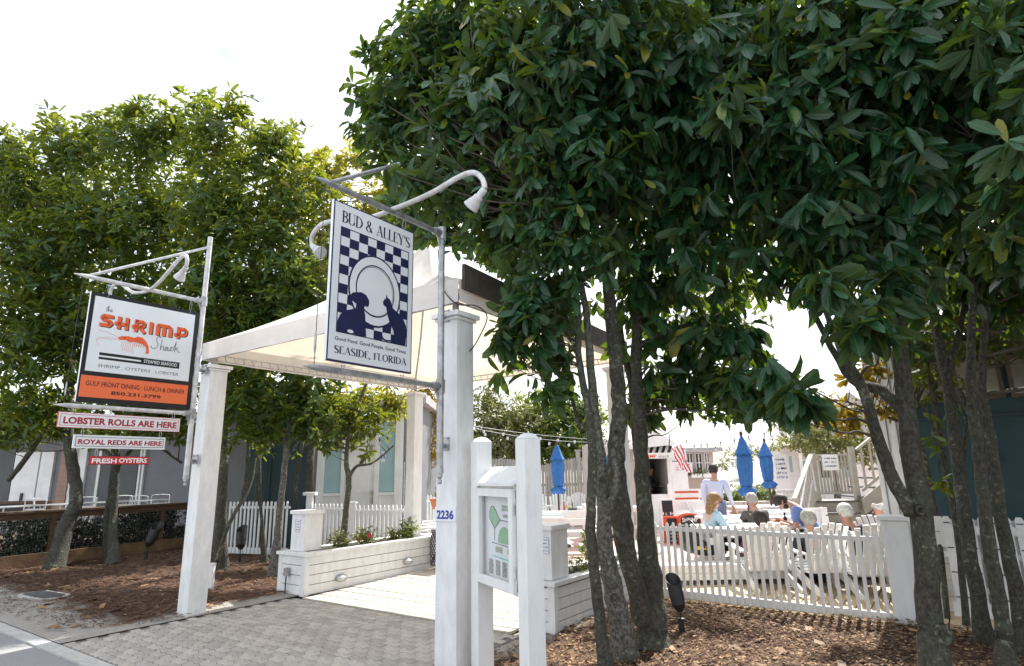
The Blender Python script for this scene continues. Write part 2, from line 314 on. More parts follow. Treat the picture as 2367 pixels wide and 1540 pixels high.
# ------------------------------------------------------------ lettering
def text(body, size, m, parent, x, z, y=-.003, align='LEFT', sx=1., bold=0., shear=0., space=1., name='lettering', rot=0.):
    cu = bpy.data.curves.new(name, 'FONT'); cu.body = body; cu.size = size; cu.align_x = align; cu.extrude = .0012; cu.offset = bold; cu.shear = shear; cu.space_character = space
    cu.resolution_u = 3; cu.materials.append(MT[m])
    o = bpy.data.objects.new(name, cu); col.objects.link(o); o.parent = parent; o.location = (x, y, z); o.rotation_euler = Euler((R(90), rot, 0)); o.scale = (sx, 1, 1)
    return o
def fit(o, width, height=None):      # stretch lettering to its measured width (and height)
    bpy.context.view_layer.update(); d = o.dimensions
    if d.x > 0: o.scale.x *= width / d.x
    if height and d.y > 0: o.scale.y *= height / d.y
    return o
SER = {   # strokes: ('v',x,y0,y1) stem, ('t',x0,y0,x1,y1) thin, ('k',x0,y0,x1,y1) thick diagonal, ('a',cx,cy,rx,ry,deg0,deg1) bowl, ('s',x,y) serif
 'B': (.62, [('v', .14, 0, 1), ('a', .2, .76, .30, .24, 90, -90), ('a', .2, .27, .36, .27, 90, -90), ('s', .14, 0), ('s', .14, 1)]),
 'U': (.76, [('v', .13, .28, 1), ('t', .64, .28, .64, 1), ('a', .385, .28, .255, .28, 180, 360), ('s', .13, 1), ('s', .64, 1)]),
 'D': (.76, [('v', .14, 0, 1), ('a', .2, .5, .48, .5, 90, -90), ('s', .14, 0), ('s', .14, 1)]),
 'A': (.78, [('t', .1, 0, .38, 1), ('k', .38, 1, .66, 0), ('t', .2, .34, .54, .34), ('s', .1, 0), ('s', .68, 0)]),
 'L': (.58, [('v', .14, 0, 1), ('t', .14, .02, .52, .02), ('t', .52, 0, .52, .2), ('s', .14, 1)]),
 'E': (.60, [('v', .14, 0, 1), ('t', .14, .02, .52, .02), ('t', .14, .98, .5, .98), ('t', .14, .52, .42, .52), ('t', .52, 0, .52, .18), ('t', .5, .82, .5, 1)]),
 'Y': (.72, [('k', .08, 1, .36, .48), ('t', .62, 1, .36, .48), ('v', .36, 0, .5), ('s', .08, 1), ('s', .62, 1), ('s', .36, 0)]),
 'S': (.56, [('a', .28, .75, .2, .24, 30, 250), ('k', .14, .66, .42, .36), ('a', .28, .26, .2, .25, 60, -150)]),
 'I': (.32, [('v', .16, 0, 1), ('s', .16, 0), ('s', .16, 1)]),
 'F': (.56, [('v', .14, 0, 1), ('t', .14, .98, .5, .98), ('t', .14, .52, .42, .52), ('t', .5, .82, .5, 1), ('s', .14, 0)]),
 'O': (.80, [('a', .4, .5, .31, .5, 0, 360)]),
 'R': (.68, [('v', .14, 0, 1), ('a', .2, .75, .30, .25, 90, -90), ('k', .3, .5, .6, 0), ('s', .14, 0), ('s', .14, 1)]),
 '&': (.82, [('a', .34, .78, .15, .2, 0, 360), ('k', .24, .66, .68, .02), ('a', .32, .27, .24, .27, 100, 330), ('t', .54, .16, .7, .5)]),
 "'": (.2, [('v', .1, .78, 1)]), ',': (.22, [('v', .08, -.12, .1)]), ' ': (.34, [])}
def serif(body, h, m, parent, x0, x1, z, y=-.003):
    tot = sum(SER[c][0] for c in body); kx = (x1 - x0) / tot; mb = MB(); x = x0
    def q(pts): mb.prism(pts, y - .0012, y)
    def seg(ax, ay, bx, by, wa):
        dx, dy = bx - ax, by - ay; l_ = math.hypot(dx, dy) or 1; nx, ny = -dy / l_ * wa / 2, dx / l_ * wa / 2
        q([(ax + nx, ay + ny), (bx + nx, by + ny), (bx - nx, by - ny), (ax - nx, ay - ny)])
    TH, TN = .15 * kx, .035 * h
    for c in body:
        wd, st = SER[c]; mb.v, mb.f, mb.m = [], [], []
        X = lambda a: x + a * kx
        Z = lambda b: z + b * h
        for s_ in st:
            if s_[0] == 'v': seg(X(s_[1]), Z(s_[2]), X(s_[1]), Z(s_[3]), TH)
            elif s_[0] == 't': seg(X(s_[1]), Z(s_[2]), X(s_[3]), Z(s_[4]), TN)
            elif s_[0] == 'k': seg(X(s_[1]), Z(s_[2]), X(s_[3]), Z(s_[4]), TH * .95)
            elif s_[0] == 's': seg(X(s_[1] - .13), Z(s_[2]), X(s_[1] + .13), Z(s_[2]), TN)
            else:
                _, cx, cy, rx, ry, d0, d1 = s_; n = 14
                for i in range(n):
                    t0 = R(d0 + (d1 - d0) * i / n); t1 = R(d0 + (d1 - d0) * (i + 1) / n)
                    o_ = []
                    for t_ in (t0, t1):
                        ww = (TN + (TH - TN) * abs(math.cos(t_)) ** 1.5) / 2
                        px, pz = X(cx + rx * math.cos(t_)), Z(cy + ry * math.sin(t_)); cc, ss = math.cos(t_), math.sin(t_)
                        o_.append(((px + cc * ww, pz + ss * ww), (px - cc * ww, pz - ss * ww)))
                    q([o_[0][0], o_[1][0], o_[1][1], o_[0][1]])
        x += wd * kx
        if mb.v: mb.build('letter', MT[m], parent, fix=False)
def stroke(pts, wd, m, parent, name='drawing', y=-.003, closed=False):
    mb = MB(); p = [Vector((a, y, b)) for a, b in pts]
    for i in range(len(p) - 1): mb.bar(p[i], p[i + 1], .0016, wd, up=(0, 0, 1) if abs((p[i + 1] - p[i]).z) < abs((p[i + 1] - p[i]).x) * 4 else (1, 0, 0))
    return mb.build(name, MT[m], parent)
def curve(pts, k=6):     # Catmull-Rom
    pts = [Vector(p) for p in pts]; q = [pts[0]] + pts + [pts[-1]]; o = []
    for i in range(1, len(q) - 2):
        for j in range(k):
            t = j / k; a, b, c, d = q[i - 1], q[i], q[i + 1], q[i + 2]
            o.append(.5 * ((2 * b) + (c - a) * t + (2 * a - 5 * b + 4 * c - d) * t * t + (3 * b - a - 3 * c + d) * t ** 3))
    return o + [pts[-1]]
def scribble(parent, x0, x1, z, h, m, seed, name='lettering', y=-.004):
    r = random.Random(seed); mb = MB(); x = x0
    while x < x1:
        wd = h * r.uniform(.35, .6)
        if r.random() < .84:
            mb.box(x, x + wd * .22, y - .001, y, z, z + h * r.uniform(.7, 1)); mb.box(x, x + wd * .8, y - .001, y, z + h * r.choice((0, .4, .78)), z + h * r.choice((0, .4, .78)) + h * .2)
        x += wd
    if mb.v: mb.build(name, MT[m], parent, fix=False)

# ------------------------------------------------------------ ground, road, paving
def site_mesh(name, polys, m, z0, z1, **k):          # polygons given as (a, b) lists
    mb = MB()
    for p in polys: mb.slab([tuple(W(a, b))[:2] for a, b in p], z0, z1)
    return mb.build(name, MT[m], **k)
g = MB(); g.quad((-900, -300, -.03), (900, -300, -.03), (900, 1500, -.03), (-900, 1500, -.03)); tag(g.build('ground', MT['sand'], fix=False), kind='structure')
tag(site_mesh('road', [[(-40, -14), (40, -14), (40, -1.56), (-40, -1.56)]], 'asphalt', -.2, -.012), kind='structure')
tag(site_mesh('kerb', [[(-40, -1.55), (40, -1.55), (40, -1.405), (-40, -1.405)]], 'concrete', -.2, .006), kind='structure')
tag(site_mesh('courtyard_paving', [[(-1.5, 5.75), (60, 5.75), (60, 46), (-1.5, 46)]], 'pink_paving', -.1, .012), kind='structure')
# mulch: an uneven sheet, sandy along the kerb and the paving
def height(a, b):
    return .018 * math.sin(a * 2.3 + b) + .014 * math.sin(b * 3.1 - a * 1.3) + .008 * math.sin(a * 9 + b * 7)
def mulch_sheet(a0, a1, b0, b1, name, step=.09):
    na, nb = int((a1 - a0) / step), int((b1 - b0) / step); vs = []; fs = []
    for i in range(na + 1):
        for j in range(nb + 1):
            a = a0 + (a1 - a0) * i / na; b = b0 + (b1 - b0) * j / nb
            e = min(1, min(abs(a - a0), abs(a - a1), abs(b - b0), abs(b - b1)) / .3)
            p = W(a, b, .012 + e * (.022 + height(a, b) + rnd.uniform(-.006, .006))); vs.append(tuple(p))
    for i in range(na):
        for j in range(nb): fs.append((i * (nb + 1) + j, (i + 1) * (nb + 1) + j, (i + 1) * (nb + 1) + j + 1, i * (nb + 1) + j + 1))
    mb = MB(); mb.add(vs, fs); o = mb.build(name, MT['mulch_sand'], fix=False, smooth=True); return tag(o, kind='structure')
def mulch_mat():
    m = mat('mulch_sand', (.15, .062, .03), .95, .3, 30, 1, 70, c2=(.035, .018, .011), bdist=.04); t = m.node_tree; l = t.links.new; p = t.nodes['Principled BSDF']
    base = p.inputs['Base Color'].links[0].from_socket
    co = N(t, 'ShaderNodeTexCoord'); mpp = N(t, 'ShaderNodeMapping', vector_type='TEXTURE')
    mpp.inputs['Location'].default_value = (O2[0], O2[1], 0); mpp.inputs['Rotation'].default_value = (0, 0, RZU)
    l(co.outputs['Object'], mpp.inputs[0]); sx_ = N(t, 'ShaderNodeSeparateXYZ'); l(mpp.outputs[0], sx_.inputs[0])
    n1 = N(t, 'ShaderNodeTexNoise'); n1.inputs['Scale'].default_value = 1.6; n1.inputs['Detail'].default_value = 8; n1.inputs['Roughness'].default_value = .7; l(co.outputs['Object'], n1.inputs['Vector'])
    # distance from the kerb line b=-1.4 and from the paving edge a=.2
    kb = N(t, 'ShaderNodeMapRange'); kb.inputs[1].default_value = -1.4; kb.inputs[2].default_value = -.2; kb.inputs[3].default_value = 1; kb.inputs[4].default_value = 0; l(sx_.outputs[1], kb.inputs[0])
    ab_ = N(t, 'ShaderNodeMath', operation='SUBTRACT'); l(sx_.outputs[0], ab_.inputs[0]); ab_.inputs[1].default_value = 2.1
    aa = N(t, 'ShaderNodeMath', operation='ABSOLUTE'); l(ab_.outputs[0], aa.inputs[0])
    ka = N(t, 'ShaderNodeMapRange'); ka.inputs[1].default_value = 1.85; ka.inputs[2].default_value = 2.5; ka.inputs[3].default_value = .9; ka.inputs[4].default_value = 0; l(aa.outputs[0], ka.inputs[0])
    mxm = N(t, 'ShaderNodeMath', operation='MAXIMUM'); l(kb.outputs[0], mxm.inputs[0]); l(ka.outputs[0], mxm.inputs[1])
    ad = N(t, 'ShaderNodeMath', operation='ADD'); l(mxm.outputs[0], ad.inputs[0]); l(n1.outputs['Fac'], ad.inputs[1])
    st = N(t, 'ShaderNodeMapRange'); st.inputs[1].default_value = .78; st.inputs[2].default_value = 1.02; l(ad.outputs[0], st.inputs[0])
    n2 = N(t, 'ShaderNodeTexNoise'); n2.inputs['Scale'].default_value = 60; l(co.outputs['Object'], n2.inputs['Vector'])
    r2 = N(t, 'ShaderNodeValToRGB'); r2.color_ramp.elements[0].color = (.30, .27, .24, 1); r2.color_ramp.elements[1].color = (.56, .53, .49, 1); l(n2.outputs['Fac'], r2.inputs[0])
    mm = N(t, 'ShaderNodeMix', data_type='RGBA'); l(st.outputs[0], mm.inputs[0]); l(base, mm.inputs[6]); l(r2.outputs[0], mm.inputs[7]); l(mm.outputs[2], p.inputs['Base Color'])
mulch_mat()
mulch_sheet(-13, .175, -1.404, 3.62, 'mulch_bed')
mulch_sheet(-13, -1.6, 3.64, 9, 'planting_bed', .3)
mulch_sheet(4.04, 13, -1.404, 3.62, 'mulch_bed')
# pine straw, bark chips: nobody could count them
def litter(name, m, n, a0, a1, b0, b1, ln, wd, keep):
    P = []; 
    k = 0
    A = nrng.uniform(a0, a1, n); B = nrng.uniform(b0, b1, n)
    vs = np.zeros((n * 4, 3)); cnt = 0
    for a, b in zip(A, B):
        if not keep(a, b): continue
        p = W(a, b); t = rnd.uniform(0, math.pi); l_ = ln * rnd.uniform(.5, 1.2); w_ = wd * rnd.uniform(.6, 1.3)
        d = Vector((math.cos(t), math.sin(t), rnd.uniform(-.12, .22))) * l_ / 2; s = Vector((-math.sin(t), math.cos(t), rnd.uniform(-.5, .5))) * w_ / 2
        z = .04 + height(a, b) + rnd.uniform(0, .022); c = Vector((p.x, p.y, z))
        vs[cnt * 4:cnt * 4 + 4] = [c - d - s * .6, c + d - s, c + d * .9 + s, c - d * .8 + s]; cnt += 1
    vs = vs[:cnt * 4]; me = bpy.data.meshes.new(name); me.from_pydata(vs.tolist(), [], np.arange(cnt * 4).reshape(-1, 4).tolist()); me.materials.append(MT[m])
    o = bpy.data.objects.new(name, me); col.objects.link(o); return tag(o, kind='stuff')
def keepL(a, b):
    s = max(0, 1 - (b + 1.4) / 1.1) * .95 + max(0, 1 - (.2 - a) / .55) * .7
    return rnd.random() > s + .12 * math.sin(a * 3 + b * 5)
def keepR(a, b):
    s = max(0, 1 - (b + 1.4) / .8) * .9 + max(0, 1 - (a - 4.1) / .5) * .5
    return rnd.random() > s
litter('pine_straw', 'needle', 26000, -9, .14, -1.3, 3.6, .085, .011, keepL)
litter('bark_chips', 'chip', 1500, -9, .14, -1.3, 3.6, .05, .02, lambda a, b: rnd.random() < .5)
litter('pine_straw', 'needle', 20000, 4.1, 10.5, -1., 3.6, .07, .012, keepR)
litter('bark_chips', 'chip', 15000, 4.1, 10.5, -1., 3.6, .038, .016, keepR)

litter('fallen_leaves', 'dry_leaf', 170, -8, .14, -1.2, 3.4, .15, .06, lambda a, b: True)
litter('fallen_leaves', 'dry_leaf', 110, 4.1, 9, -.8, 3.4, .14, .055, lambda a, b: True)

# pavers: the zigzag interlocking kind
def paving():
    pg = thing('paving', None, None, W(0, 0), RZU); tag(pg, kind='structure')
    base = MB(); base.box(.16, 4.05, -1.4, 1.30, -.05, -.004); o = base.build('paving_bed', MT['joint'], pg)
    Lp, Wp, am = .205, .102, .012
    def shape():
        n = 8; top = []; xs = [i / n for i in range(n + 1)]; zz = [0, am, 0, -am, 0, am, 0, -am, 0]
        g_ = .003
        lo = [(-Lp / 2 + g_ + (Lp - 2 * g_) * x, -Wp / 2 + g_ + z) for x, z in zip(xs, zz)]
        hi = [(-Lp / 2 + g_ + (Lp - 2 * g_) * x, Wp / 2 - g_ + z) for x, z in zip(xs, zz)]
        return lo + hi[::-1]
    poly = shape(); cells = []
    nx, ny = int(3.84 / Lp), int(2.68 / Wp)
    for j in range(ny):
        for i in range(-1, nx + 1):
            x = .19 + Lp / 2 + (i + (.5 if j % 2 else 0)) * Lp; y = -1.385 + Wp / 2 + j * Wp
            if x - Lp / 2 < .17 or x + Lp / 2 > 4.05: continue
            P = W(x, y); u_, v_, dp = proj(P)
            vis = -60 < u_ < IW + 60 and v_ < IH + 40
            cells.append((x, y, dp, vis))
    vis = sorted([c for c in cells if c[3]], key=lambda c: c[2]); near = set(vis[:300]); rest = MB(); src = None
    for c in cells:
        x, y = c[0], c[1]; dz = rnd.uniform(-.0015, .0015)
        if c in near:
            if src is None:
                m_ = MB(); m_.slab(poly, -.03, 0); src = m_.build('paver', MT['paver'], pg, loc=(x, y, .006 + dz), bevel=0)
            else: inst(src, pg, (x, y, .006 + dz), (rnd.uniform(-.008, .008), rnd.uniform(-.008, .008), rnd.uniform(-.01, .01)))
        else: rest.slab([(px + x, py + y) for px, py in poly], -.03, .006 + dz)
    if rest.v: tag(rest.build('pavers', MT['paver'], pg), kind='stuff')
paving()
def boards(root_name, m, a0, a1, b0, b1, bw, along, z0, z1, gap=.013, kind='structure', th=.03):
    r_ = thing(root_name, None, None, W(0, 0), RZU); tag(r_, kind=kind)
    s_ = MB(); s_.box(a0 + .02, a1 - .02, b0 + .03, b1 - .02, -.15, -.03); s_.build('under_deck_slab', MT['black'], r_)  # one solid black slab under the boards, darkening the gaps
    src = None; L0 = (b1 - b0) if along == 'u' else (a1 - a0); n = int(L0 / bw)
    for i in range(n):
        t = (i + .5) / n; z = z0 + (z1 - z0) * t
        mb = MB()
        if src is None:
            if along == 'u': mb.box(-(a1 - a0) / 2, (a1 - a0) / 2, -bw / 2 + gap / 2, bw / 2 - gap / 2, -th, 0)
            else: mb.box(-bw / 2 + gap / 2, bw / 2 - gap / 2, -(b1 - b0) / 2, (b1 - b0) / 2, -th, 0)
        loc = ((a0 + a1) / 2, b0 + bw * (i + .5), z) if along == 'u' else (a0 + bw * (i + .5), (b0 + b1) / 2, z)
        loc = (loc[0], loc[1], z + rnd.uniform(-.001, .001))
        if src is None: src = mb.build('board', MT[m], r_, loc=loc, bevel=.003)
        else: inst(src, r_, loc, (rnd.uniform(-.002, .002), rnd.uniform(-.002, .002), 0))
    return r_
boards('entrance_deck', 'deck', .345, 3.80, 1.31, 5.7, .14, 'u', .012, .10)
bw_ = boards('boardwalk', 'boardwalk', 4.15, 9.5, 3.60, 5.72, .145, 'v', .035, .035)
e_ = MB(); e_.box(4.15, 9.5, 3.565, 3.598, -.06, .033); e_.build('edge_board', MT['boardwalk_edge'], bw_)
# service cover in the sand
cv = thing('utility_cover', 'dark oblong utility cover in a pale rim, half buried in pine straw near the kerb', 'utility cover', gp(100, 1385), RZU + .1)
m_ = MB(); n_ = 20
def rrect(hx, hy, r, k=5):
    o = []
    for cx, cy, a0 in ((hx - r, hy - r, 0), (-hx + r, hy - r, 90), (-hx + r, -hy + r, 180), (hx - r, -hy + r, 270)):
        for i in range(k + 1): t = R(a0 + 90 * i / k); o.append((cx + math.cos(t) * r, cy + math.sin(t) * r))
    return o
m_.slab(rrect(.42, .2, .16), 0, .058); m_.build('rim', MT['concrete'], cv)
m_ = MB(); m_.slab(rrect(.36, .14, .1), .05, .066); m_.build('lid', MT['dark_metal'], cv)

# ------------------------------------------------------------ the entrance: posts, canopy
def big_post(a, b, zt, label, wd=.235, z0=0., rz=RZU):
    t = thing('entrance_post', label, 'post', W(a, b), rz, 'white posts carrying the entrance canopy'); h = wd / 2
    m_ = MB(); m_.box(-h, h, -h, h, z0, zt - .05); m_.build('shaft', MT['white_paint'], t, bevel=.004)
    m_ = MB(); m_.box(-h - .022, h + .022, -h - .022, h + .022, zt - .075, zt - .048); m_.box(-h - .045, h + .045, -h - .045, h + .045, zt - .045, zt)
    m_.build('cap', MT['white_paint'], t, bevel=.004)
    m_ = MB(); m_.tube([(0, 0, zt), (0, 0, zt + .26)], .032, 12); m_.build('pipe_stub', MT['galv'], t, smooth=False)
    return t
pFL = big_post(0, 0, 3.05, 'white square post standing in pine straw, the shrimp sign pole bolted to it')
pFR = big_post(4.17, .05, 3.05, 'tall white square post carrying the 2236 number plate')
pBL = big_post(.03, 3.7, 3.05, 'slim white post rising from the far end of the long planter box', .2)
pBR = big_post(4.02, 3.7, 3.05, 'white post mostly hidden behind the cluster of magnolia trunks', .2)
npl = MB(); npl.box(-.118, .118, -.012, -.001, -.058, .058); t_ = npl.build('number_plate', MT['sign_white'], pFR, loc=(.0, -.1175, 1.27)); t_['label'] = 'small white plate with the blue number 2236'
fit(text('2236', .1, 'letter_blue', t_, -.095, -.038, y=-.0135, bold=.003), .19, .074)
e_ = MB(); e_.box(.0, .2, -.14, .14, 0, .12)
def canopy():
    z1, z0 = 3.36, 3.135
    C = [W(-.14, -.12), W(4.31, -.07), W(4.16, 3.84), W(-.11, 3.84)]; ct = sum((Vector((c.x, c.y)) for c in C), Vector((0, 0))) / 4
    t = thing('entrance_canopy', 'white peaked fabric canopy over the entrance with a cream glowing underside', 'canopy', (ct.x, ct.y, 0)); H_ = 1.5
    def P(c, z): return (c[0] - ct.x, c[1] - ct.y, z)
    vs = []; fs = []; NR, NS = 18, 16; ring = []
    for k in range(4):
        a, b = C[k], C[(k + 1) % 4]
        for i in range(NS): ring.append((a.x + (b.x - a.x) * i / NS, a.y + (b.y - a.y) * i / NS))
    n = len(ring)
    for r_ in range(NR + 1):
        s = 1 - r_ / NR
        for i, (x, y) in enumerate(ring):
            dx, dy = x - ct.x, y - ct.y
            e = abs(((i % NS) / NS) - .5) * 2        # 1 at the hips
            prof = (1 - s) * .62 + .38 * (1 - s) ** 2.3
            sag = -.10 * (1 - e ** 2) * math.sin(math.pi * s) + .012 * math.sin(i * 1.7) * s * (1 - s) * 4
            vs.append((dx * s, dy * s, z1 + H_ * prof + sag))
    for r_ in range(NR):
        for i in range(n): fs.append((r_ * n + i, r_ * n + (i + 1) % n, (r_ + 1) * n + (i + 1) % n, (r_ + 1) * n + i))
    m_ = MB(); m_.add(vs, fs); m_.build('roof_fabric', MT['canvas'], t, smooth=True, fix=False)
    for k in range(4):
        a, b = C[k], C[(k + 1) % 4]; m_ = MB(); vs = []; fs = []; NN = 24; d = (b - a).normalized(); nn = Vector((d.y, -d.x, 0))
        for j in range(3):
            for i in range(NN + 1):
                p = a + (b - a) * i / NN + nn * (.006 * math.sin(i * 1.9 + k) * j)
                vs.append(P(p, z1 + (z0 - z1) * j / 2 - (.012 * math.sin(math.pi * i / NN) if j == 2 else 0)))
        for j in range(2):
            for i in range(NN): q = j * (NN + 1) + i; fs.append((q, q + 1, q + NN + 2, q + NN + 1))
        m_.add(vs, fs); v_ = m_.build('valance', MT['canvas'], t, fix=False)
        if k == 1:
            m_ = MB(); o_ = nn * .03
            m_.bar(P(a + d * .03 + o_, z1 + .02), P(b - d * .1 + o_, z1 - .07), .035, .24); q = m_.build('rolled_curtain', MT['brown_canvas'], t); q['label'] = 'dark brown side curtain tied up along the eave'
    for k in range(4):           # the light frame laced to the valance
        a, b = C[k], C[(k + 1) % 4]; d = (b - a).normalized(); nn = Vector((d.y, -d.x, 0)); a2 = a - nn * .05 + d * .05; b2 = b - nn * .05 - d * .05
        m_ = MB()
        for z in (z0 + .01, z0 + .085): m_.tube([P(a2, z), P(b2, z)], .009, 6)
        L_ = (b2 - a2).length; nn_ = int(L_ / .13)
        for i in range(nn_ + 1): p = a2 + (b2 - a2) * i / nn_; m_.tube([P(p, z0 + .01), P(p + d * .025, z0 + .085)], .006, 5)
        m_.build('frame_truss', MT['galv'], t)
    m_ = MB()
    for c in C: m_.tube([(((c.x - ct.x) * .98), ((c.y - ct.y) * .98), z1 - .03), ((c.x - ct.x) * .5, (c.y - ct.y) * .5, z1 + .42), (0, 0, z1 + H_ - .04)], .016, 8)
    m_.build('rafters', MT['galv'], t)
canopy()
# cable from the right post up to the canopy
m_ = MB(); p0 = W(4.17, .05, 3.12)
m_.tube(curve([p0 + Vector((-.16, -.1, .55)), p0 + Vector((-.12, -.1, .2)), p0 + Vector((.02, -.16, .0)), p0 + Vector((.2, -.14, -.02)), p0 + Vector((.30, -.1, -.12)), p0 + Vector((.2, -.06, -.34)), p0 + Vector((.13, -.02, -.42))]), .006, 5)
tag(m_.build('cable', MT['black']), 'thin black cable looping round the cap of the 2236 post', 'cable')

# ------------------------------------------------------------ planters
def planter(a0, a1, b0, b1, h, label, zf=.02, gray=False, exposed='u+'):
    t = thing('planter_box', label, 'planter', W((a0 + a1) / 2, b0), RZU, 'white boarded planter boxes by the entrance deck'); hx = (a1 - a0) / 2; Lb = b1 - b0
    MW = MT['white_paint']
    nb = 4; bh = (h - .06) / nb
    def side(x, sgn):
        for i in range(nb):
            m_ = MB(); m_.bar((x, .07, zf + bh * (i + .5)), (x, Lb - .07, zf + bh * (i + .5)), .02 + .0 * i, bh - .008); m_.build('board', MW, t, bevel=.002)
    side(hx - .012, 1); side(-hx + .012, -1)
    for y in (.012, Lb - .012):
        for i in range(nb):
            m_ = MB(); m_.bar((-hx + .05, y, zf + bh * (i + .5)), (hx - .05, y, zf + bh * (i + .5)), .02, bh - .008); m_.build('board', MW, t, bevel=.002)
    for sx_ in (-1, 1):
        for y in (0, Lb):
            m_ = MB(); s1 = -1 if y == 0 else 1
            m_.box(sx_ * hx - (.085 if sx_ > 0 else -.0) - .0, sx_ * hx + (.0 if sx_ > 0 else .085), min(y, y - s1 * .085), max(y, y - s1 * .085), zf - .01, h - .045)
            m_.build('corner_board', MW, t, bevel=.003)
    m_ = MB(); e = .028
    m_.box(-hx - e, hx + e, -e, .13, h - .045, h); m_.box(-hx - e, hx + e, Lb - .13, Lb + e, h - .045, h)
    m_.box(-hx - e, -hx + .11, .131, Lb - .131, h - .045, h); m_.box(hx - .11, hx + e, .131, Lb - .131, h - .045, h); m_.build('top_rim', MW, t, bevel=.004)
    m_ = MB(); m_.box(-hx + .03, hx - .03, .03, Lb - .03, zf, h - .1); m_.build('soil', MT['mulch'], t)
    return t
plL = planter(-.29, .32, 1.34, 4.1, .575, 'long white boarded planter with two oval lamps, left of the entrance deck')
plR = planter(3.83, 4.25, 1.5, 4.25, .50, 'white boarded planter right of the deck, beside the magnolia trunks', 0.)
def pedestal(a, b, z0, z1, wd, label, dx=0.):
    t = thing('pedestal', label, 'pedestal', W(a, b, z0), RZU, 'white capped pedestals on the planter ends'); h = wd / 2
    m_ = MB(); m_.box(-h, h, -h, h, .002, z1 - z0 - .05); m_.build('shaft', MT['white_paint'], t, bevel=.004)
    m_ = MB(); m_.box(-h - .025, h + .025, -h - .025, h + .025, z1 - z0 - .05, z1 - z0); m_.build('cap', MT['white_paint'], t, bevel=.005)
    n = MB(); n.box(-.055 + dx, .055 + dx, -h - .006, -h - .001, .3 - .08 + .04, .3 + .13); q = n.build('notice', MT['paper'], t); q['label'] = 'small printed notice'
    fr = MB()
    for z in (.262, .427): fr.box(-.052 + dx, .052 + dx, -h - .0075, -h - .0062, z, z + .003)
    for x in (-.053, .050): fr.box(x + dx, x + .003 + dx, -h - .0075, -h - .0062, .262, .43)
    fr.build('notice_border', MT['letter_blue'], q, loc=(0, 0, 0))
    for k in range(4): scribble(q, -.035 + dx, .035 + dx, .395 - k * .036, .014, 'letter_blue', k, y=-h - .0068)
    return t
pedestal(.02, 1.56, .577, 1.13, .30, 'white capped pedestal on the near end of the long planter')
pedestal(4.03, 1.72, .502, 1.05, .34, 'white capped pedestal with a notice, beside the map case', dx=.09)
def bulkhead(parent, y, z, x):
    t = thing('bulkhead_lamp', None, 'lamp', W(x, y, z), RZU, 'oval bulkhead lamps on the long planter')
    n = 18; el = [(math.cos(2 * math.pi * i / n) * .10, math.sin(2 * math.pi * i / n) * .052) for i in range(n)]
    m_ = MB(); m_.add([(0, p[0], p[1]) for p in el] + [(.03, p[0], p[1]) for p in el] + [(.03, p[0] * .8, p[1] * .75) for p in el], [(i, (i + 1) % n, n + (i + 1) % n, n + i) for i in range(n)] + [(n + i, n + (i + 1) % n, 2 * n + (i + 1) % n, 2 * n + i) for i in range(n)] + [tuple(range(n))])
    m_.build('housing', MT['galv'], t)
    vs = []; fs = []
    for r_ in range(5):
        a = R(90 * r_ / 4); vs += [(.028 + .035 * math.sin(a), p[0] * .8 * math.cos(a), p[1] * .75 * math.cos(a)) for p in el]
    for r_ in range(4): fs += [(r_ * n + i, r_ * n + (i + 1) % n, (r_ + 1) * n + (i + 1) % n, (r_ + 1) * n + i) for i in range(n)]
    m_ = MB(); m_.add(vs, fs); m_.build('lens', MT['lens'], t, smooth=True)
    m_ = MB(); m_.tube([(.03, -.09, 0), (.068, -.05, 0), (.072, .05, 0), (.03, .09, 0)], .005, 5)
    for yy in (-.035, .035): m_.tube([(.03, yy, -.045), (.068, yy, 0), (.03, yy, .045)], .005, 5)
    m_.build('wire_guard', MT['galv'], t); return t
b1 = bulkhead(plL, 1.34 + .62, .17, .325); b1['label'] = 'oval wire guarded lamp on the planter board, nearer the street'
b2 = bulkhead(plL, 1.34 + 1.95, .24, .325); b2['label'] = 'oval wire guarded lamp on the planter board, nearer the courtyard'
def outlet(x, b, z, rzz, label, cord=True):
    t = thing('outlet_box', label, 'outlet box', W(x, b, z), RZU + rzz, 'grey weatherproof outlet boxes')
    m_ = MB(); m_.box(-.035, .035, -.055, 0, 0, .11); m_.build('box', MT['galv'], t, bevel=.005)
    m_ = MB(); m_.tube(curve([(0, -.03, 0), (.0, -.035, -.08), (.01, -.04, -.16), (.02, -.045, -z + .03)]), .009, 6); m_.build('conduit', MT['dark_metal'], t)
outlet(-.02, 1.325, .26, 0, 'grey outlet box with a black lead on the end of the long planter')
outlet(3.93, 1.485, .2, 0, 'grey outlet box low on the end of the planter behind the map case')
# metal bin behind the planter
bn = thing('mesh_bin', 'perforated grey metal bin with a pale lid beside the far end of the long planter', 'bin', W(.58, 4.0, .09), RZU)
m_ = MB(); m_.box(-.2, .2, -.2, .2, 0, .62)
m_.build('liner', MT['sign_white'], bn)
m_ = MB()
for f_ in range(4):
    for k in range(9):
        for (p, q) in (((-.21 + k * .0525, 0), (-.21 + min(8, k + 6) * .0525, .6 * min(1, (8 - k) / 6)))), ((-.21 + k * .0525, 0), (-.21 + max(0, k - 6) * .0525, .6 * min(1, k / 6))), ((-.21, .6 * k / 9), (-.21 + (9 - k) * .0467, .6)), ((.21, .6 * k / 9), (.21 - (9 - k) * .0467, .6)):
            if abs(p[0] - q[0]) + abs(p[1] - q[1]) < .02: continue
            rt = Matrix.Rotation(R(90) * f_, 3, 'Z'); m_.bar(rt @ Vector((p[0], -.207, p[1] + .01)), rt @ Vector((q[0], -.207, q[1] + .01)), .004, .012)
m_.build('lattice', MT['dark_metal'], bn)
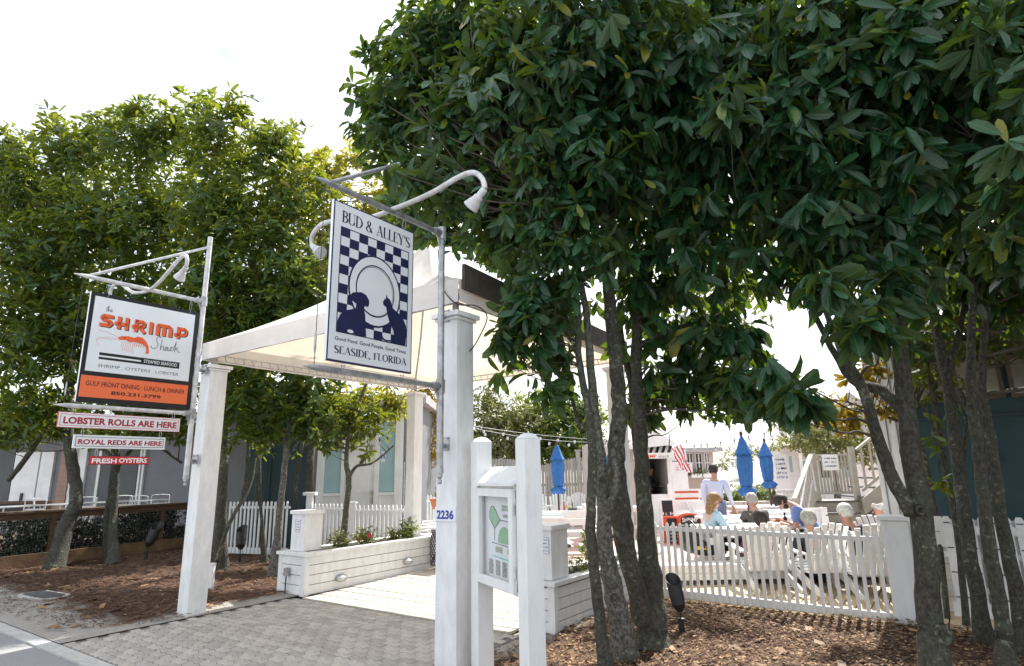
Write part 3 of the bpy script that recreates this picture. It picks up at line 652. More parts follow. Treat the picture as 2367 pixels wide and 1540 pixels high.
m_ = MB(); m_.box(-.23, .23, -.23, .23, .6, .64); m_.build('lid', MT['white_plain'], bn, bevel=.01)

# ------------------------------------------------------------ sign poles and hanging signs
def lamp_head(parent, p, d, size=1.):     # flared reflector lamp pointing along d
    d = Vector(d).normalized(); q = d.to_track_quat('Z', 'Y').to_matrix().to_4x4()
    prof = [(.02, 0), (.028, .01), (.028, .07), (.038, .078), (.038, .1), (.05, .13), (.064, .175), (.062, .178), (.03, .172)]
    m_ = MB(); m_.lathe([(a * size, b * size) for a, b in prof], 16)
    m_.v = [tuple(q @ Vector(v_) + Vector(p)) for v_ in m_.v]; h = m_.build('lamp_head', MT['pipe_white'], parent, smooth=False)
    m_ = MB(); m_.lathe([(.058 * size, .170 * size), (.05 * size, .183 * size), (.02 * size, .189 * size)], 16); m_.v = [tuple(q @ Vector(v_) + Vector(p)) for v_ in m_.v]; m_.build('lens', MT['lens'], h, smooth=True)
def pole_set(name, label, P, zt, zb, zarm, zlow, Larm, mt, lamp, brackets, stay, cable=True, cut=1.):
    # local x: into the courtyard, -x: out over the street; -y faces the viewer
    t = thing(name, label, 'sign pole', (P.x, P.y, 0), RZV, 'pipe brackets that carry the hanging signs')
    m_ = MB(); m_.tube([(0, 0, zb), (0, 0, zt)], .031, 14); m_.build('pole', MT[mt], t, smooth=False)
    m_ = MB(); m_.lathe([(.034, zb - .012), (.034, zb + .03)], 12); m_.lathe([(.012, zb - .10), (.02, zb - .09), (.02, zb - .07), (.012, zb - .06), (.026, zb - .04), (.026, zb - .012)], 10); m_.build('finial', MT['galv'], t)
    for z, nm in ((zarm, 'upper_arm'), (zlow, 'lower_arm')):
        m_ = MB(); m_.tube([(0, 0, z), (-Larm + .14, 0, z + .0), (-Larm + .12, 0, z), (-Larm, 0, z)], [.025, .025, .024, .004], 12); m_.build(nm, MT[mt], t)
        m_ = MB(); m_.tube([(0, 0, z - .06), (0, 0, z + .06)], .042, 12); m_.tube([(-.02, 0, z), (-.1, 0, z)], .035, 12); m_.tube([(-.01, 0, z - .17), (-.05, 0, z - .05), (-.08, 0, z - .02)], .012, 6); m_.build('pipe_fitting', MT['galv'], t)
    m_ = MB(); a_, b_ = Vector((-Larm + .16, 0, zarm + .02)), Vector((0, 0, stay)); m_.tube([a_, a_ + (b_ - a_) * cut], .017, 10); m_.build('stay_rod', MT[mt], t)
    if cable:
        m_ = MB(); m_.tube([(-Larm + .1, 0, zarm), (-Larm + .09, 0, zlow + .02)], .0028, 5); m_.build('stay_cable', MT['dark_metal'], t)
        m_ = MB(); m_.lathe([(.004, zlow + .1), (.009, zlow + .13), (.009, zlow + .22), (.004, zlow + .25)], 8, (-Larm + .09, 0, 0)); m_.build('turnbuckle', MT['galv'], t)
    for z in brackets:
        m_ = MB(); m_.box(.12, .128, -.0, .12, z - .06, z + .06); m_.tube([(0, 0, z), (.05, .04, z - .012), (.125, .07, z - .02)], .02, 8)
        for yy, zz in ((.02, .045), (.1, .045), (.02, -.045), (.1, -.045)): m_.lathe([(.009, .108), (.009, .122)], 8, (0, yy, z + zz), 'x')
        m_.build('wall_bracket', MT['galv'], t)
    lx = lamp['x']
    pts = curve([(lx, -o_, z_) for o_, z_ in lamp['path']], 5)
    m_ = MB(); m_.tube(pts, .021, 10); m_.build('lamp_arm', MT['pipe_white'], t, smooth=True)
    for (o_, z_) in (lamp['path'][0], lamp['path'][-1]): lamp_head(t, (lx, -o_, z_), (0, .8 if o_ > 0 else -.8, -.62), 1.0)
    return t
PB_ = at(1018, 900, 5.2); PS_ = at(440, 1000, 7.5)
poleB = pole_set('sign_pole', 'galvanised pole and arms that carry the checkered restaurant sign', PB_, 3.83, 1.62, 3.78, 2.35, 1.40, 'galv', dict(x=-.62, path=[(-1.09, 3.74), (-1.10, 3.84), (-.985, 3.92), (-.79, 3.91), (-.5, 3.84), (-.227, 3.80), (0, 3.80), (.17, 3.80), (.465, 3.815), (.74, 3.86), (.89, 3.85), (.976, 3.77), (1.0, 3.68)]), (3.02, 1.86), 4.62, cut=.55)
poleS = pole_set('sign_pole', 'white pole and arms that carry the shrimp sign', PS_, 4.76, 1.62, 3.86, 2.40, 1.46, 'pipe_white', dict(x=-.66, path=[(-1.18, 4.0), (-1.18, 4.10), (-1.05, 4.16), (-.85, 4.10), (-.5, 3.93), (-.2, 3.87), (0, 3.865), (.256, 3.93), (.64, 4.10), (.80, 4.12), (.857, 4.05), (.85, 3.97)]), (2.98, 1.84), 4.62)
def board_sign(name, label, cat, P, l0, l1, z0, z1, th=.03, group=None):   # local x 0..1 across, z up, front face at y=0
    v = Vector((V2[0], V2[1], 0)); c = Vector((P.x, P.y, 0)) + v * l0
    return thing(name, label, cat, (c.x, c.y, z0), RZV, group), l1 - l0, z1 - z0
def plate(parent, x0, x1, z0, z1, y0, y1, m, name, bevel=0): 
    m_ = MB(); m_.box(x0, x1, y0, y1, z0, z1); return m_.build(name, MT[m], parent, bevel=bevel)
def hooks(parent, xs, z, dz, y=.0):
    for x in xs:
        m_ = MB(); m_.tube(curve([(x, y, z - .03), (x + .008, y - .012, z + dz * .4), (x, y, z + dz), (x - .008, y + .012, z + dz * .4), (x, y, z - .03)]), .0028, 5); m_.build('hanger', MT['galv'], parent)
# checkered sign
S, w_, h_ = board_sign('hanging_sign', 'tall checkered sign with dog and cat silhouettes in front of a plate', 'sign', PB_, -1.212, -.36, 2.418, 3.672)
plate(S, 0, w_, 0, h_, 0, .028, 'sign_navy', 'panel'); plate(S, .012, w_ - .012, .012, h_ - .012, -.0025, .0, 'sign_white', 'face')
plate(S, -.002, -.0005, 0, h_, 0, .028, 'sign_white', 'edge')
X = lambda a: a * w_
Z = lambda b: b * h_
cx0, cx1, cz0, cz1 = .083, .93, .176, .841
fr = MB(); q = .007
fr.box(X(cx0), X(cx1), -.0042, -.0027, Z(cz0), Z(cz0) + q); fr.box(X(cx0), X(cx1), -.0042, -.0027, Z(cz1) - q, Z(cz1)); fr.box(X(cx0), X(cx0) + q, -.0042, -.0027, Z(cz0), Z(cz1)); fr.box(X(cx1) - q, X(cx1), -.0042, -.0027, Z(cz0), Z(cz1)); fr.build('border', MT['sign_navy'], S)
nc, nr = 8, 11; dx_, dz_ = (cx1 - cx0) / nc, (cz1 - cz0) / nr
src = None
for i in range(nc):
    for j in range(nr):
        if (i + (nr - 1 - j)) % 2 == 0:
            x, z = X(cx0 + i * dx_), Z(cz0 + j * dz_)
            if src is None:
                m_ = MB(); m_.box(0, X(dx_), -.0015, 0, 0, Z(dz_)); src = m_.build('check_square', MT['sign_navy'], S, loc=(x, -.0028, z))
            else: inst(src, S, (x, -.0028, z))
def disc(cx, cz, rx, rz_, m, y, name, n=40, inner=None):
    m_ = MB(); P_ = [(cx + math.cos(2 * math.pi * i / n) * rx, cz + math.sin(2 * math.pi * i / n) * rz_) for i in range(n)]
    if inner is None: m_.prism(P_, y - .0012, y)
    else:
        for i in range(n):
            j = (i + 1) % n; f = lambda k: (cx + (P_[k][0] - cx) * inner + (0), cz + (P_[k][1] - cz) * inner)
            m_.prism([P_[i], P_[j], f(j), f(i)], y - .0012, y)
    return m_.build(name, MT[m], S)
pc = (X(.508), Z(.49))
disc(*pc, X(.318), Z(.236), 'sign_navy', -.0045, 'plate_edge'); disc(*pc, X(.301), Z(.224), 'sign_white', -.0060, 'plate_rim')
disc(pc[0], pc[1], X(.236), Z(.171), 'sign_navy', -.0075, 'plate_ring', inner=.955); disc(pc[0] - .004, pc[1] - .003, X(.222), Z(.160), 'sign_navy', -.0075, 'plate_ring', inner=.985)
dog = [(0.085, 0.180), (0.089, 0.244), (0.118, 0.286), (0.181, 0.319), (0.281, 0.344), (0.287, 0.375), (0.235, 0.39), (0.215, 0.416), (.235, .437), (0.273, 0.447), (0.342, 0.457), (0.396, 0.447), (0.431, 0.418), (0.435, 0.395), (.425, .378), (0.411, 0.373), (0.384, 0.377), (.375, .352), (0.392, 0.318), (.40, .26), (0.413, 0.183)]
cat_ = [(0.6, 0.431), (0.618, 0.454), (0.636, 0.462), (0.64, 0.489), (0.659, 0.469), (0.685, 0.464), (.70, .45), (0.728, 0.41), (0.819, 0.38), (0.873, 0.348), (0.908, 0.312), (0.910, 0.238), (0.904, 0.182), (0.834, 0.178), (0.764, 0.182), (0.761, 0.218), (0.744, 0.267), (0.696, 0.302), (0.655, 0.371), (0.644, 0.405), (0.611, 0.414)]
m_ = MB(); m_.prism([(X(a), Z(b)) for a, b in dog], -.0105, -.009); m_.build('dog_silhouette', MT['sign_navy'], S)
m_ = MB(); m_.prism([(X(a), Z(b)) for a, b in cat_], -.0105, -.009); m_.build('cat_silhouette', MT['sign_navy'], S)
stroke([(X(.60), Z(.208)), (X(.622), Z(.19)), (X(.66), Z(.186)), (X(.77), Z(.196))], .012, 'sign_navy', S, 'cat_tail', y=-.0098)
disc(X(.232), Z(.194), X(.034), Z(.010), 'sign_white', -.0108, 'dog_paw')
serif("BUD & ALLEY'S", Z(.074), 'sign_navy', S, X(.09), X(.945), Z(.872))
fit(text('Good Food. Good People. Good Times.', .04, 'sign_navy', S, X(.075), Z(.127), y=-.0028, bold=.0002), X(.85), Z(.03))
serif('SEASIDE, FLORIDA', Z(.044), 'sign_navy', S, X(.075), X(.93), Z(.050))
hooks(S, (w_ * .16, w_ * .86), h_, .09); hooks(S, (w_ * .18, w_ * .88), 0, -.05)
# shrimp sign
S, w_, h_ = board_sign('hanging_sign', 'square black framed sign reading the Shrimp Shack above an orange band', 'sign', PS_, -1.265, -.036, 2.446, 3.703)
plate(S, 0, w_, 0, h_, 0, .03, 'sign_black', 'panel'); plate(S, -.003, -.0005, 0, h_, 0, .03, 'white_plain', 'edge')
plate(S, X(.035), X(.955), Z(.278), Z(.964), -.0022, 0, 'sign_white', 'face'); plate(S, X(.014), X(.959), Z(.047), Z(.238), -.0022, 0, 'sign_orange', 'face')
# SHRIMP in heavy square-cut letters with a black drop
GL = {'S': ([[(.95, .86), (.25, .86), (.12, .72), (.2, .58), (.75, .46), (.86, .3), (.72, .14), (.02, .14)]], .26), 'H': ([[(.26, 0), (.26, 1)], [(.78, 0), (.78, 1)], [(0, .42), (.78, .42)]], .25), 'R': ([[(.26, 0), (.26, 1)], [(.26, .86), (.72, .86), (.84, .72), (.84, .6), (.7, .46), (0, .4)], [(.5, .42), (.9, 0)]], .25),
      'I': ([[(.5, 0), (.5, 1)]], .5), 'M': ([[(.14, 0), (.14, .86)], [(.14, .86), (.76, .86), (.88, .72), (.88, 0)], [(.5, 0), (.5, .8)]], .22), 'P': ([[(.3, 0), (.3, 1)], [(.3, .86), (.74, .86), (.88, .72), (.88, .5), (.74, .36), (.02, .30)]], .25)}
def heavy(body, x0s, z0, h, m, dx, dz, y):
    for (c, (xa, xb)) in zip(body, x0s):
        mb = MB()
        st, tw = GL[c]; wl = xb - xa; th = .27 * h if c != 'I' else wl * .9
        for pl in st:
            for (p, q) in zip(pl, pl[1:]):
                a = Vector((xa + p[0] * wl + dx, y, z0 + p[1] * h + dz)); b = Vector((xa + q[0] * wl + dx, y, z0 + q[1] * h + dz)); d = (b - a).normalized()
                vert = abs(d.z) > .9; tt = th if not vert else (wl * tw if c != 'I' else wl * .9); e = d * (0 if vert else tt * .18)
                mb.bar(a - e, b + e, .0014, tt, up=(0, 0, 1) if abs(d.z) < .9 else (1, 0, 0))
        mb.build('letter', MT[m], S, fix=True)
cells = [(.10, .205), (.225, .352), (.375, .497), (.522, .558), (.582, .745), (.765, .895)]; cells = [(X(a), X(b)) for a, b in cells]
heavy('SHRIMP', cells, Z(.69), Z(.118), 'sign_black', .012, -.004, -.0035); heavy('SHRIMP', cells, Z(.693), Z(.118), 'letter_orange', 0, 0, -.0058)
stroke([(X(.135), Z(.873)), (X(.155), Z(.873))], .006, 'letter_grey', S, 'lettering')
stroke([(X(a), Z(b)) for a, b in ((.152, .892), (.140, .85), (.143, .838), (.152, .842), (.158, .892), (.154, .838), (.160, .856), (.168, .858), (.170, .84), (.178, .842), (.188, .858), (.182, .866), (.176, .852), (.180, .84), (.196, .846))], .005, 'letter_grey', S, 'lettering')
shack = [[(.632, .668), (.645, .682), (.622, .684), (.604, .655), (.610, .632), (.625, .606), (.618, .575), (.590, .556), (.566, .566), (.560, .585)],
         [(.660, .66), (.652, .60), (.650, .552), (.658, .588), (.676, .596), (.680, .572), (.680, .552), (.694, .560), (.716, .590), (.700, .592), (.692, .572), (.700, .554), (.716, .560), (.722, .590), (.722, .560), (.736, .556), (.764, .594), (.748, .598), (.738, .578), (.746, .558), (.770, .566), (.796, .66), (.790, .600), (.786, .552), (.792, .584), (.818, .604), (.800, .586), (.830, .556), (.846, .562)]]
for p_ in shack: stroke([(X(a), Z(b)) for a, b in p_], .0075, 'letter_grey', S, 'lettering')
body = [(0.263, 0.612), (0.296, 0.632), (0.356, 0.639), (0.405, 0.633), (0.437, 0.651), (0.475, 0.645), (0.508, 0.619), (0.539, 0.575), (0.552, 0.503), (0.516, 0.496), (0.524, 0.532), (0.510, 0.565), (0.48, 0.585), (0.42, 0.592), (0.361, 0.586), (0.334, 0.600), (0.281, 0.592)]
m_ = MB(); m_.prism([(X(a), Z(b)) for a, b in body], -.0040, -.0026); m_.build('shrimp_drawing', MT['letter_orange'], S)
for pl in (((.093, .657), (.18, .645), (.271, .618)), ((.274, .596), (.20, .586), (.12, .583), (.092, .572), (.095, .550), (.113, .518)), ((.266, .602), (.18, .602), (.113, .590), (.085, .562))): stroke([(X(a), Z(b)) for a, b in pl], .0045, 'pale_pink', S, 'shrimp_feeler')
for k in range(6): stroke([(X(.315 + k * .017), Z(.588)), (X(.300 + k * .019), Z(.55)), (X(.322 + k * .019), Z(.50 - .004 * k))], .005, 'pale_pink', S, 'shrimp_leg')
for k in range(5): stroke([(X(.42 + k * .02), Z(.59)), (X(.408 + k * .02), Z(.552))], .006, 'letter_orange', S, 'shrimp_leg')
for k in range(3): stroke([(X(.425 + k * .035), Z(.645 - k * .008)), (X(.432 + k * .028), Z(.595))], .003, 'sign_red', S, 'shrimp_stripe', y=-.0045)
disc(X(.322), Z(.618), .007, .007, 'sign_black', -.0042, 'shrimp_eye', 12)
plate(S, X(.13), X(.849), Z(.430), Z(.455), -.0036, -.0022, 'sign_black', 'stripe'); plate(S, X(.13), X(.849), Z(.393), Z(.414), -.0036, -.0022, 'sign_black', 'stripe'); plate(S, X(.488), X(.849), Z(.393), Z(.4555), -.0042, -.0036, 'sign_black', 'stripe')
fit(text('STEAMED SEAFOOD', .05, 'white_plain', S, X(.513), Z(.410), y=-.0046), X(.31), Z(.032)); fit(text('SHRIMP . OYSTERS . LOBSTER', .05, 'letter_grey', S, X(.13), Z(.322), y=-.0026), X(.72), Z(.028))
fit(text('GULF FRONT DINING . LUNCH & DINNER', .05, 'sign_black', S, X(.055), Z(.150), y=-.0026), X(.87), Z(.042)); fit(text('850.231.3799', .05, 'sign_black', S, X(.268), Z(.085), y=-.0026, bold=.001), X(.436), Z(.032))
hooks(S, (w_ * .14, w_ * .9), h_, .14); hooks(S, (w_ * .12, w_ * .9), 0, -.06)
def strip(label, l0, l1, z0, z1, face, edge, body, tm, frame=None, m_side=.03):
    global S
    S, w, h = board_sign('hanging_sign', label, 'sign', PS_, l0, l1, z0, z1, group='small strip signs hung below the shrimp sign')
    plate(S, 0, w, 0, h, 0, .018, edge, 'panel', .002); plate(S, .004, w - .004, .004, h - .004, -.0015, 0, face, 'face')
    if frame:
        f = MB(); i = .02; t = .005
        f.box(i, w - i, -.0028, -.0016, i, i + t); f.box(i, w - i, -.0028, -.0016, h - i - t, h - i); f.box(i, i + t, -.0028, -.0016, i, h - i); f.box(w - i - t, w - i, -.0028, -.0016, i, h - i); f.build('border', MT[frame], S)
    return w, h
w, h = strip('long white strip sign reading LOBSTER ROLLS ARE HERE', -1.40, -.135, 2.165, 2.33, 'sign_white', 'sign_red', 'x', 'letter_red', 'sign_red')
fit(text('LOBSTER ROLLS ARE HERE', .1, 'letter_red', S, .045, .045, bold=.0032), w - .09, h - .09); hooks(S, (w * .11, w * .93), h, .07)
w, h = strip('white strip sign reading ROYAL REDS ARE HERE, under the longer one', -1.233, -.285, 1.950, 2.094, 'sign_white', 'sign_white', 'x', 'letter_red', 'sign_black')
fit(text('ROYAL REDS ARE HERE', .1, 'letter_red', S, .042, .044, bold=.0028), w - .085, h - .088); hooks(S, (w * .08, w * .93), h, .075)
w, h = strip('small red strip sign reading FRESH OYSTERS, lowest of the strip signs', -1.058, -.446, 1.776, 1.868, 'sign_red', 'sign_black', 'x', 'sign_white')
o = text('FRESH', .07, 'white_plain', S, .022, .016, bold=.002); fit(o, w * .40, h * .58); o = text('OYSTERS', .07, 'white_plain', S, w * .48, .022, bold=.002); fit(o, w * .48, h * .58); hooks(S, (w * .1, w * .9), h, .085)

# ------------------------------------------------------------ map case between two posts
KL, KR = at(1112, 1010, 5.25), at(1219, 1000, 4.5)
kv = Vector((KR.x - KL.x, KR.y - KL.y, 0)); kl = kv.length; krz = math.atan2(kv.y, kv.x)
K = thing('map_case', 'white glazed map case hung between two peaked white posts', 'notice board', (KL.x, KL.y, 0), krz)
def peaked(x, zt, label=None):
    m_ = MB(); h = .07; m_.box(x - h, x + h, -h, h, 0, zt - .045)
    v = [(x - h, -h, zt - .045), (x + h, -h, zt - .045), (x + h, h, zt - .045), (x - h, h, zt - .045), (x - h * .55, -h * .55, zt - .012), (x + h * .55, -h * .55, zt - .012), (x + h * .55, h * .55, zt - .012), (x - h * .55, h * .55, zt - .012), (x, 0, zt)]
    m_.add(v, [(0, 1, 5, 4), (1, 2, 6, 5), (2, 3, 7, 6), (3, 0, 4, 7), (4, 5, 8), (5, 6, 8), (6, 7, 8), (7, 4, 8)]); m_.build('post', MT['white_worn'], K, bevel=.006)
peaked(0, KL.z); peaked(kl, KR.z)
bx0, bx1 = .075, kl - .075; zb, zt = .74, 1.50
m_ = MB(); m_.box(bx0, bx1, .0, .12, zb, zt); m_.build('backboard', MT['white_worn'], K, bevel=.003)
def ringbox(x0, x1, y0, y1, z0, z1, t, m, name, par):
    m_ = MB(); m_.box(x0, x1, y0, y1, z0, z0 + t); m_.box(x0, x1, y0, y1, z1 - t, z1); m_.box(x0, x0 + t, y0, y1, z0 + t, z1 - t); m_.box(x1 - t, x1, y0, y1, z0 + t, z1 - t); return m_.build(name, MT[m], par, bevel=.002)
ringbox(bx0, bx1, -.05, -.002, zb, zt, .03, 'white_worn', 'case_side', K)
dr = ringbox(bx0 - .0, bx1 - .035, -.088, -.053, zb + .02, zt - .015, .062, 'white_worn', 'door', K)
m_ = MB(); m_.prism([(0, 0), (0, 0)], 0, 0) if False else None
m_.add([(bx0 - .01, -.11, zt + .005), (bx1 + .01, -.11, zt + .005), (bx1 + .01, .1, zt + .13), (bx0 - .01, .1, zt + .13), (bx0 - .01, -.11, zt + .03), (bx1 + .01, -.11, zt + .03), (bx1 + .01, .08, zt + .155), (bx0 - .01, .08, zt + .155)], [(0, 1, 2, 3), (4, 5, 6, 7), (0, 1, 5, 4), (1, 2, 6, 5), (2, 3, 7, 6), (3, 0, 4, 7)]); m_.build('sloped_hood', MT['white_worn'], K)
for z in (zb + .16, zt - .16):
    m_ = MB(); m_.tube([(bx1 - .03, -.072, z - .04), (bx1 - .03, -.072, z + .04)], .008, 8); m_.box(bx1 - .034, bx1 - .004, -.058, -.052, z - .03, z + .03); m_.build('hinge', MT['pipe_white'], K)
mp_ = plate(K, bx0 + .04, bx1 - .04, zb + .04, zt - .04, -.02, -.004, 'paper', 'town_map'); mp_['label'] = 'printed town map with green squares'
mx0, mz0, mw, mh = bx0 + .075, zb + .085, (bx1 - bx0) - .185, (zt - zb) - .17
MX = lambda a: mx0 + a * mw
MZ = lambda b: mz0 + b * mh
def mpoly(pts, m, name, y=-.022):
    q_ = MB(); q_.prism([(MX(a), MZ(b)) for a, b in pts], y - .001, y); q_.build(name, MT[m], mp_)
mpoly([(.12, .80), (.18, .87), (.28, .87), (.36, .80), (.44, .72), (.50, .70), (.40, .64), (.30, .60), (.18, .66), (.12, .74)], 'map_green', 'green_square')
mpoly([(.42, .42)] + [(.64 + .22 * math.cos(R(a)), .46 + .17 * math.sin(R(a))) for a in range(180, -1, -15)] + [(.86, .42)], 'map_green', 'green_square')
for pl in ([(.12, .80), (.18, .875), (.28, .88), (.5, .71), (.80, .70), (1.0, .56)], [(.12, .80), (.12, .72), (.3, .59), (.5, .71)], [(.3, .59), (.3, .44)], [(.2, .41), (1., .385)]):
    stroke([(MX(a), MZ(b)) for a, b in pl], .004, 'sign_navy', mp_, 'street_line', y=-.0235)
for (a, b, ww, hh) in ((.56, .83, .26, .08), (.60, .75, .16, .04)):
    for i in range(3):
        for j in range(2): mpoly([(a + ww * i / 3, b + hh * j / 2), (a + ww * (i + .8) / 3, b + hh * j / 2), (a + ww * (i + .8) / 3, b + hh * (j + .8) / 2), (a + ww * i / 3, b + hh * (j + .8) / 2)], 'map_green' if (i + j) % 2 else 'map_olive', 'plot')
for a in (.32, .74): mpoly([(a, .30), (a + .24, .295), (a + .24, .365), (a, .37)], 'map_olive', 'plot')
mpoly([(.2, .235), (1.0, .21), (1., .225), (.2, .25)], 'map_cyan', 'shoreline')
for c in range(4):
    for r_ in range(12): scribble(mp_, MX(.08 + c * .24), MX(.24 + c * .24), MZ(.185 - r_ * .0155), .006, 'letter_grey', c * 20 + r_, y=-.0225)
m_ = MB(); m_.box(bx0 + .06, bx1 - .095, -.073, -.069, zb + .08, zt - .075)
gm = bpy.data.materials.new('pane_glass'); gm.use_nodes = True; t_ = gm.node_tree; gl = N(t_, 'ShaderNodeBsdfGlossy'); gl.inputs['Roughness'].default_value = .05; tp = N(t_, 'ShaderNodeBsdfTransparent'); ms_ = N(t_, 'ShaderNodeMixShader'); ms_.inputs[0].default_value = .06
t_.links.new(tp.outputs[0], ms_.inputs[1]); t_.links.new(gl.outputs[0], ms_.inputs[2]); t_.links.new(ms_.outputs[0], t_.nodes['Material Output'].inputs[0]); MT['pane_glass'] = gm
m_.build('pane', gm, dr)

# ------------------------------------------------------------ fences
def picket_fence(label, P0, P1, zt, zb, n, pw=.036, rails=((.82, .045), (.08, .1)), m='white_worn', dz=(0, 0), group='white picket fences', peak=.03):
    d = Vector((P1.x - P0.x, P1.y - P0.y, 0)); L_ = d.length; t = thing('picket_fence', label, 'fence', (P0.x, P0.y, 0), math.atan2(d.y, d.x), group)
    src = None
    for i in range(n):
        x = (i + .5) / n * L_; s = (i + .5) / n; z_ = dz[0] + (dz[1] - dz[0]) * s
        if src is None:
            h = pw / 2; m_ = MB(); m_.prism([(-h, zb), (h, zb), (h, zt - peak), (h * .45, zt), (-h * .45, zt), (-h, zt - peak)], -.012, .012); src = m_.build('picket', MT[m], t, loc=(x, -.022, z_))
        else: inst(src, t, (x, -.022 + rnd.uniform(-.002, .002), z_ + rnd.uniform(-.004, .004)), (0, rnd.uniform(-.006, .006), 0))
    for z, hh in rails:
        m_ = MB(); m_.bar((0, .012, z + dz[0]), (L_, .012, z + dz[1]), .042, hh); m_.build('rail', MT[m], t, bevel=.003)
    return t
fR = picket_fence('white picket gate panel on the right with diners behind it', W(4.34, 3.68), W(7.02, 3.68), .945, .05, 31, rails=((.865, .05), (.075, .12)), dz=(0, -.03))
def panel_post(P, zt, wd, label, rz=RZU):
    t = thing('fence_post', label, 'post', (P.x, P.y, 0), rz, 'capped white fence posts'); h = wd / 2
    m_ = MB(); m_.box(-h, h, -h, h, 0, zt - .05); m_.build('shaft', MT['white_worn'], t, bevel=.003)
    for sx, sy in ((0, -1), (-1, 0), (1, 0)):
        fr_ = MB(); e = .006
        for (x0, x1, z0_, z1_) in ((-h, -h + .045, 0, zt - .05), (h - .045, h, 0, zt - .05), (-h + .045, h - .045, zt - .11, zt - .05)):
            if sy: fr_.box(x0, x1, -h - e, -h - .0005, z0_, z1_)
            else: fr_.box(sx * h + (.0005 if sx > 0 else -e), sx * h + (e if sx > 0 else -.0005), x0 + (.0005 if sy == 0 else 0), x1 - .0005, z0_, z1_)
        fr_.build('trim_board', MT['white_worn'], t)
    m_ = MB(); m_.box(-h - .03, h + .03, -h - .03, h + .03, zt - .045, zt); m_.build('cap', MT['white_worn'], t, bevel=.004)
    return t
panel_post(W(7.16, 3.7), 1.085, .235, 'square white capped post at the right end of the picket panel')
panel_post(onb(735, 1200, 5.0) * 1.0, 1.05, .12, 'small white capped post at the left end of the lit picket fence') if False else None
# white clapboard stub right of the post
m_ = thing('clapboard_screen', 'short white clapboard screen behind the capped post', 'screen', W(7.42, 4.5), RZU)
for i in range(6):
    q_ = MB(); q_.box(-.12, .14, -.02 + .004 * (i % 2), .01, .02 + i * .17, .02 + i * .17 + .163); q_.build('board', MT['white_worn'], m_)
q_ = MB(); q_.box(-.06, .06, -.045, -.022, .16, .3); q_.build('outlet_cover', MT['galv'], m_); q_ = MB(); q_.box(-.08, .0, -.045, -.022, .82, .96); q_.build('outlet_cover', MT['galv'], m_)
def shadow_fence(label, a0, a1, b, zt, n):
    t = thing('board_fence', label, 'fence', W(a0, b), RZU, 'white board fences in front of the dark teal building'); L_ = a1 - a0; pw = L_ / n
    src = None; s2 = None
    for i in range(n):
        x = (i + .5) * pw; h = pw * .36
        if src is None: q = MB(); q.prism([(-h, .06), (h, .06), (h, zt - .03), (h * .6, zt), (-h * .6, zt), (-h, zt - .03)], -.035, -.015); src = q.build('board', MT['white_worn'], t, loc=(x, 0, 0))
        else: inst(src, t, (x, rnd.uniform(-.002, .002), rnd.uniform(-.003, .003)))
        if i < n - 1:
            if s2 is None: q = MB(); q.box(-h, h, .05, .07, .06, zt - .04); s2 = q.build('back_board', MT['white_worn'], t, loc=(x + pw / 2, 0, 0))
            else: inst(s2, t, (x + pw / 2, 0, 0))
    for z, hh, yy in ((zt - .14, .09, -.045), (.1, .16, -.045), (zt - .4, .06, .005), (zt - .75, .06, .005)):
        q = MB(); q.box(-.02, L_ + .02, yy - .01, yy + .01, z - hh / 2, z + hh / 2); q.build('rail', MT['white_worn'], t)
    q = MB()
    for i in range(n):
        for z in (zt - .07, zt - .33, zt - .58, zt - .83): q.box((i + .22) * pw, (i + .78) * pw, -.040, -.0355, z, z + .011)
    q.build('slots', MT['black'], t)
shadow_fence('white board fence panel just right of the big magnolia trunk', 7.55, 9.0, 4.3, 1.05, 14)
shadow_fence('white board fence panel running out of view at the right', 9.08, 11.6, 4.3, 1.03, 24)

# picket fences on the left, in front of the restroom building
def lat(px, py, Y): p = at(px, py, Y); return Vector((p.x, p.y, 0))
fl1 = picket_fence('white picket fence in the shade behind the left magnolia trunks', lat(528, 1200, 13.2), lat(668, 1200, 12.7), 1.12, .1, 16, rails=((1.0, .05), (.14, .12)))
fl2 = picket_fence('sunlit white picket fence behind the long planter', lat(716, 1200, 12.4), lat(812, 1200, 11.9), 1.08, .05, 11, rails=((.97, .05), (.1, .1)))
fl3 = picket_fence('sunlit white picket fence between the planter tree and the slim post', lat(808, 1200, 11.9), lat(952, 1200, 11.5), 1.06, .05, 15, rails=((.95, .05), (.1, .1)))
fl4 = picket_fence('short white picket fence just left of the 2236 post', lat(985, 1200, 14), lat(1060, 1200, 14), 1.15, .05, 11, rails=((1.02, .05), (.1, .1)))
t = thing('fence_post', 'grey white fence post behind the planter tree', 'post', lat(812, 1200, 11.86), 0, 'capped white fence posts'); m_ = MB(); m_.box(-.07, .07, -.05, .05, 0, 1.09); m_.build('shaft', MT['white_worn'], t, bevel=.003); m_ = MB(); m_.box(-.09, .09, -.07, .07, 1.09, 1.12); m_.build('cap', MT['white_worn'], t)
t = thing('fence_post', 'white fence post with a ball cap left of the lit picket fence', 'post', lat(714, 1200, 12.45), 0, 'capped white fence posts'); m_ = MB(); m_.box(-.06, .06, -.05, .05, 0, 1.24); m_.build('shaft', MT['white_worn'], t, bevel=.003); m_ = MB(); m_.box(-.12, .12, -.09, .09, 1.24, 1.30); m_.build('cap', MT['white_worn'], t)
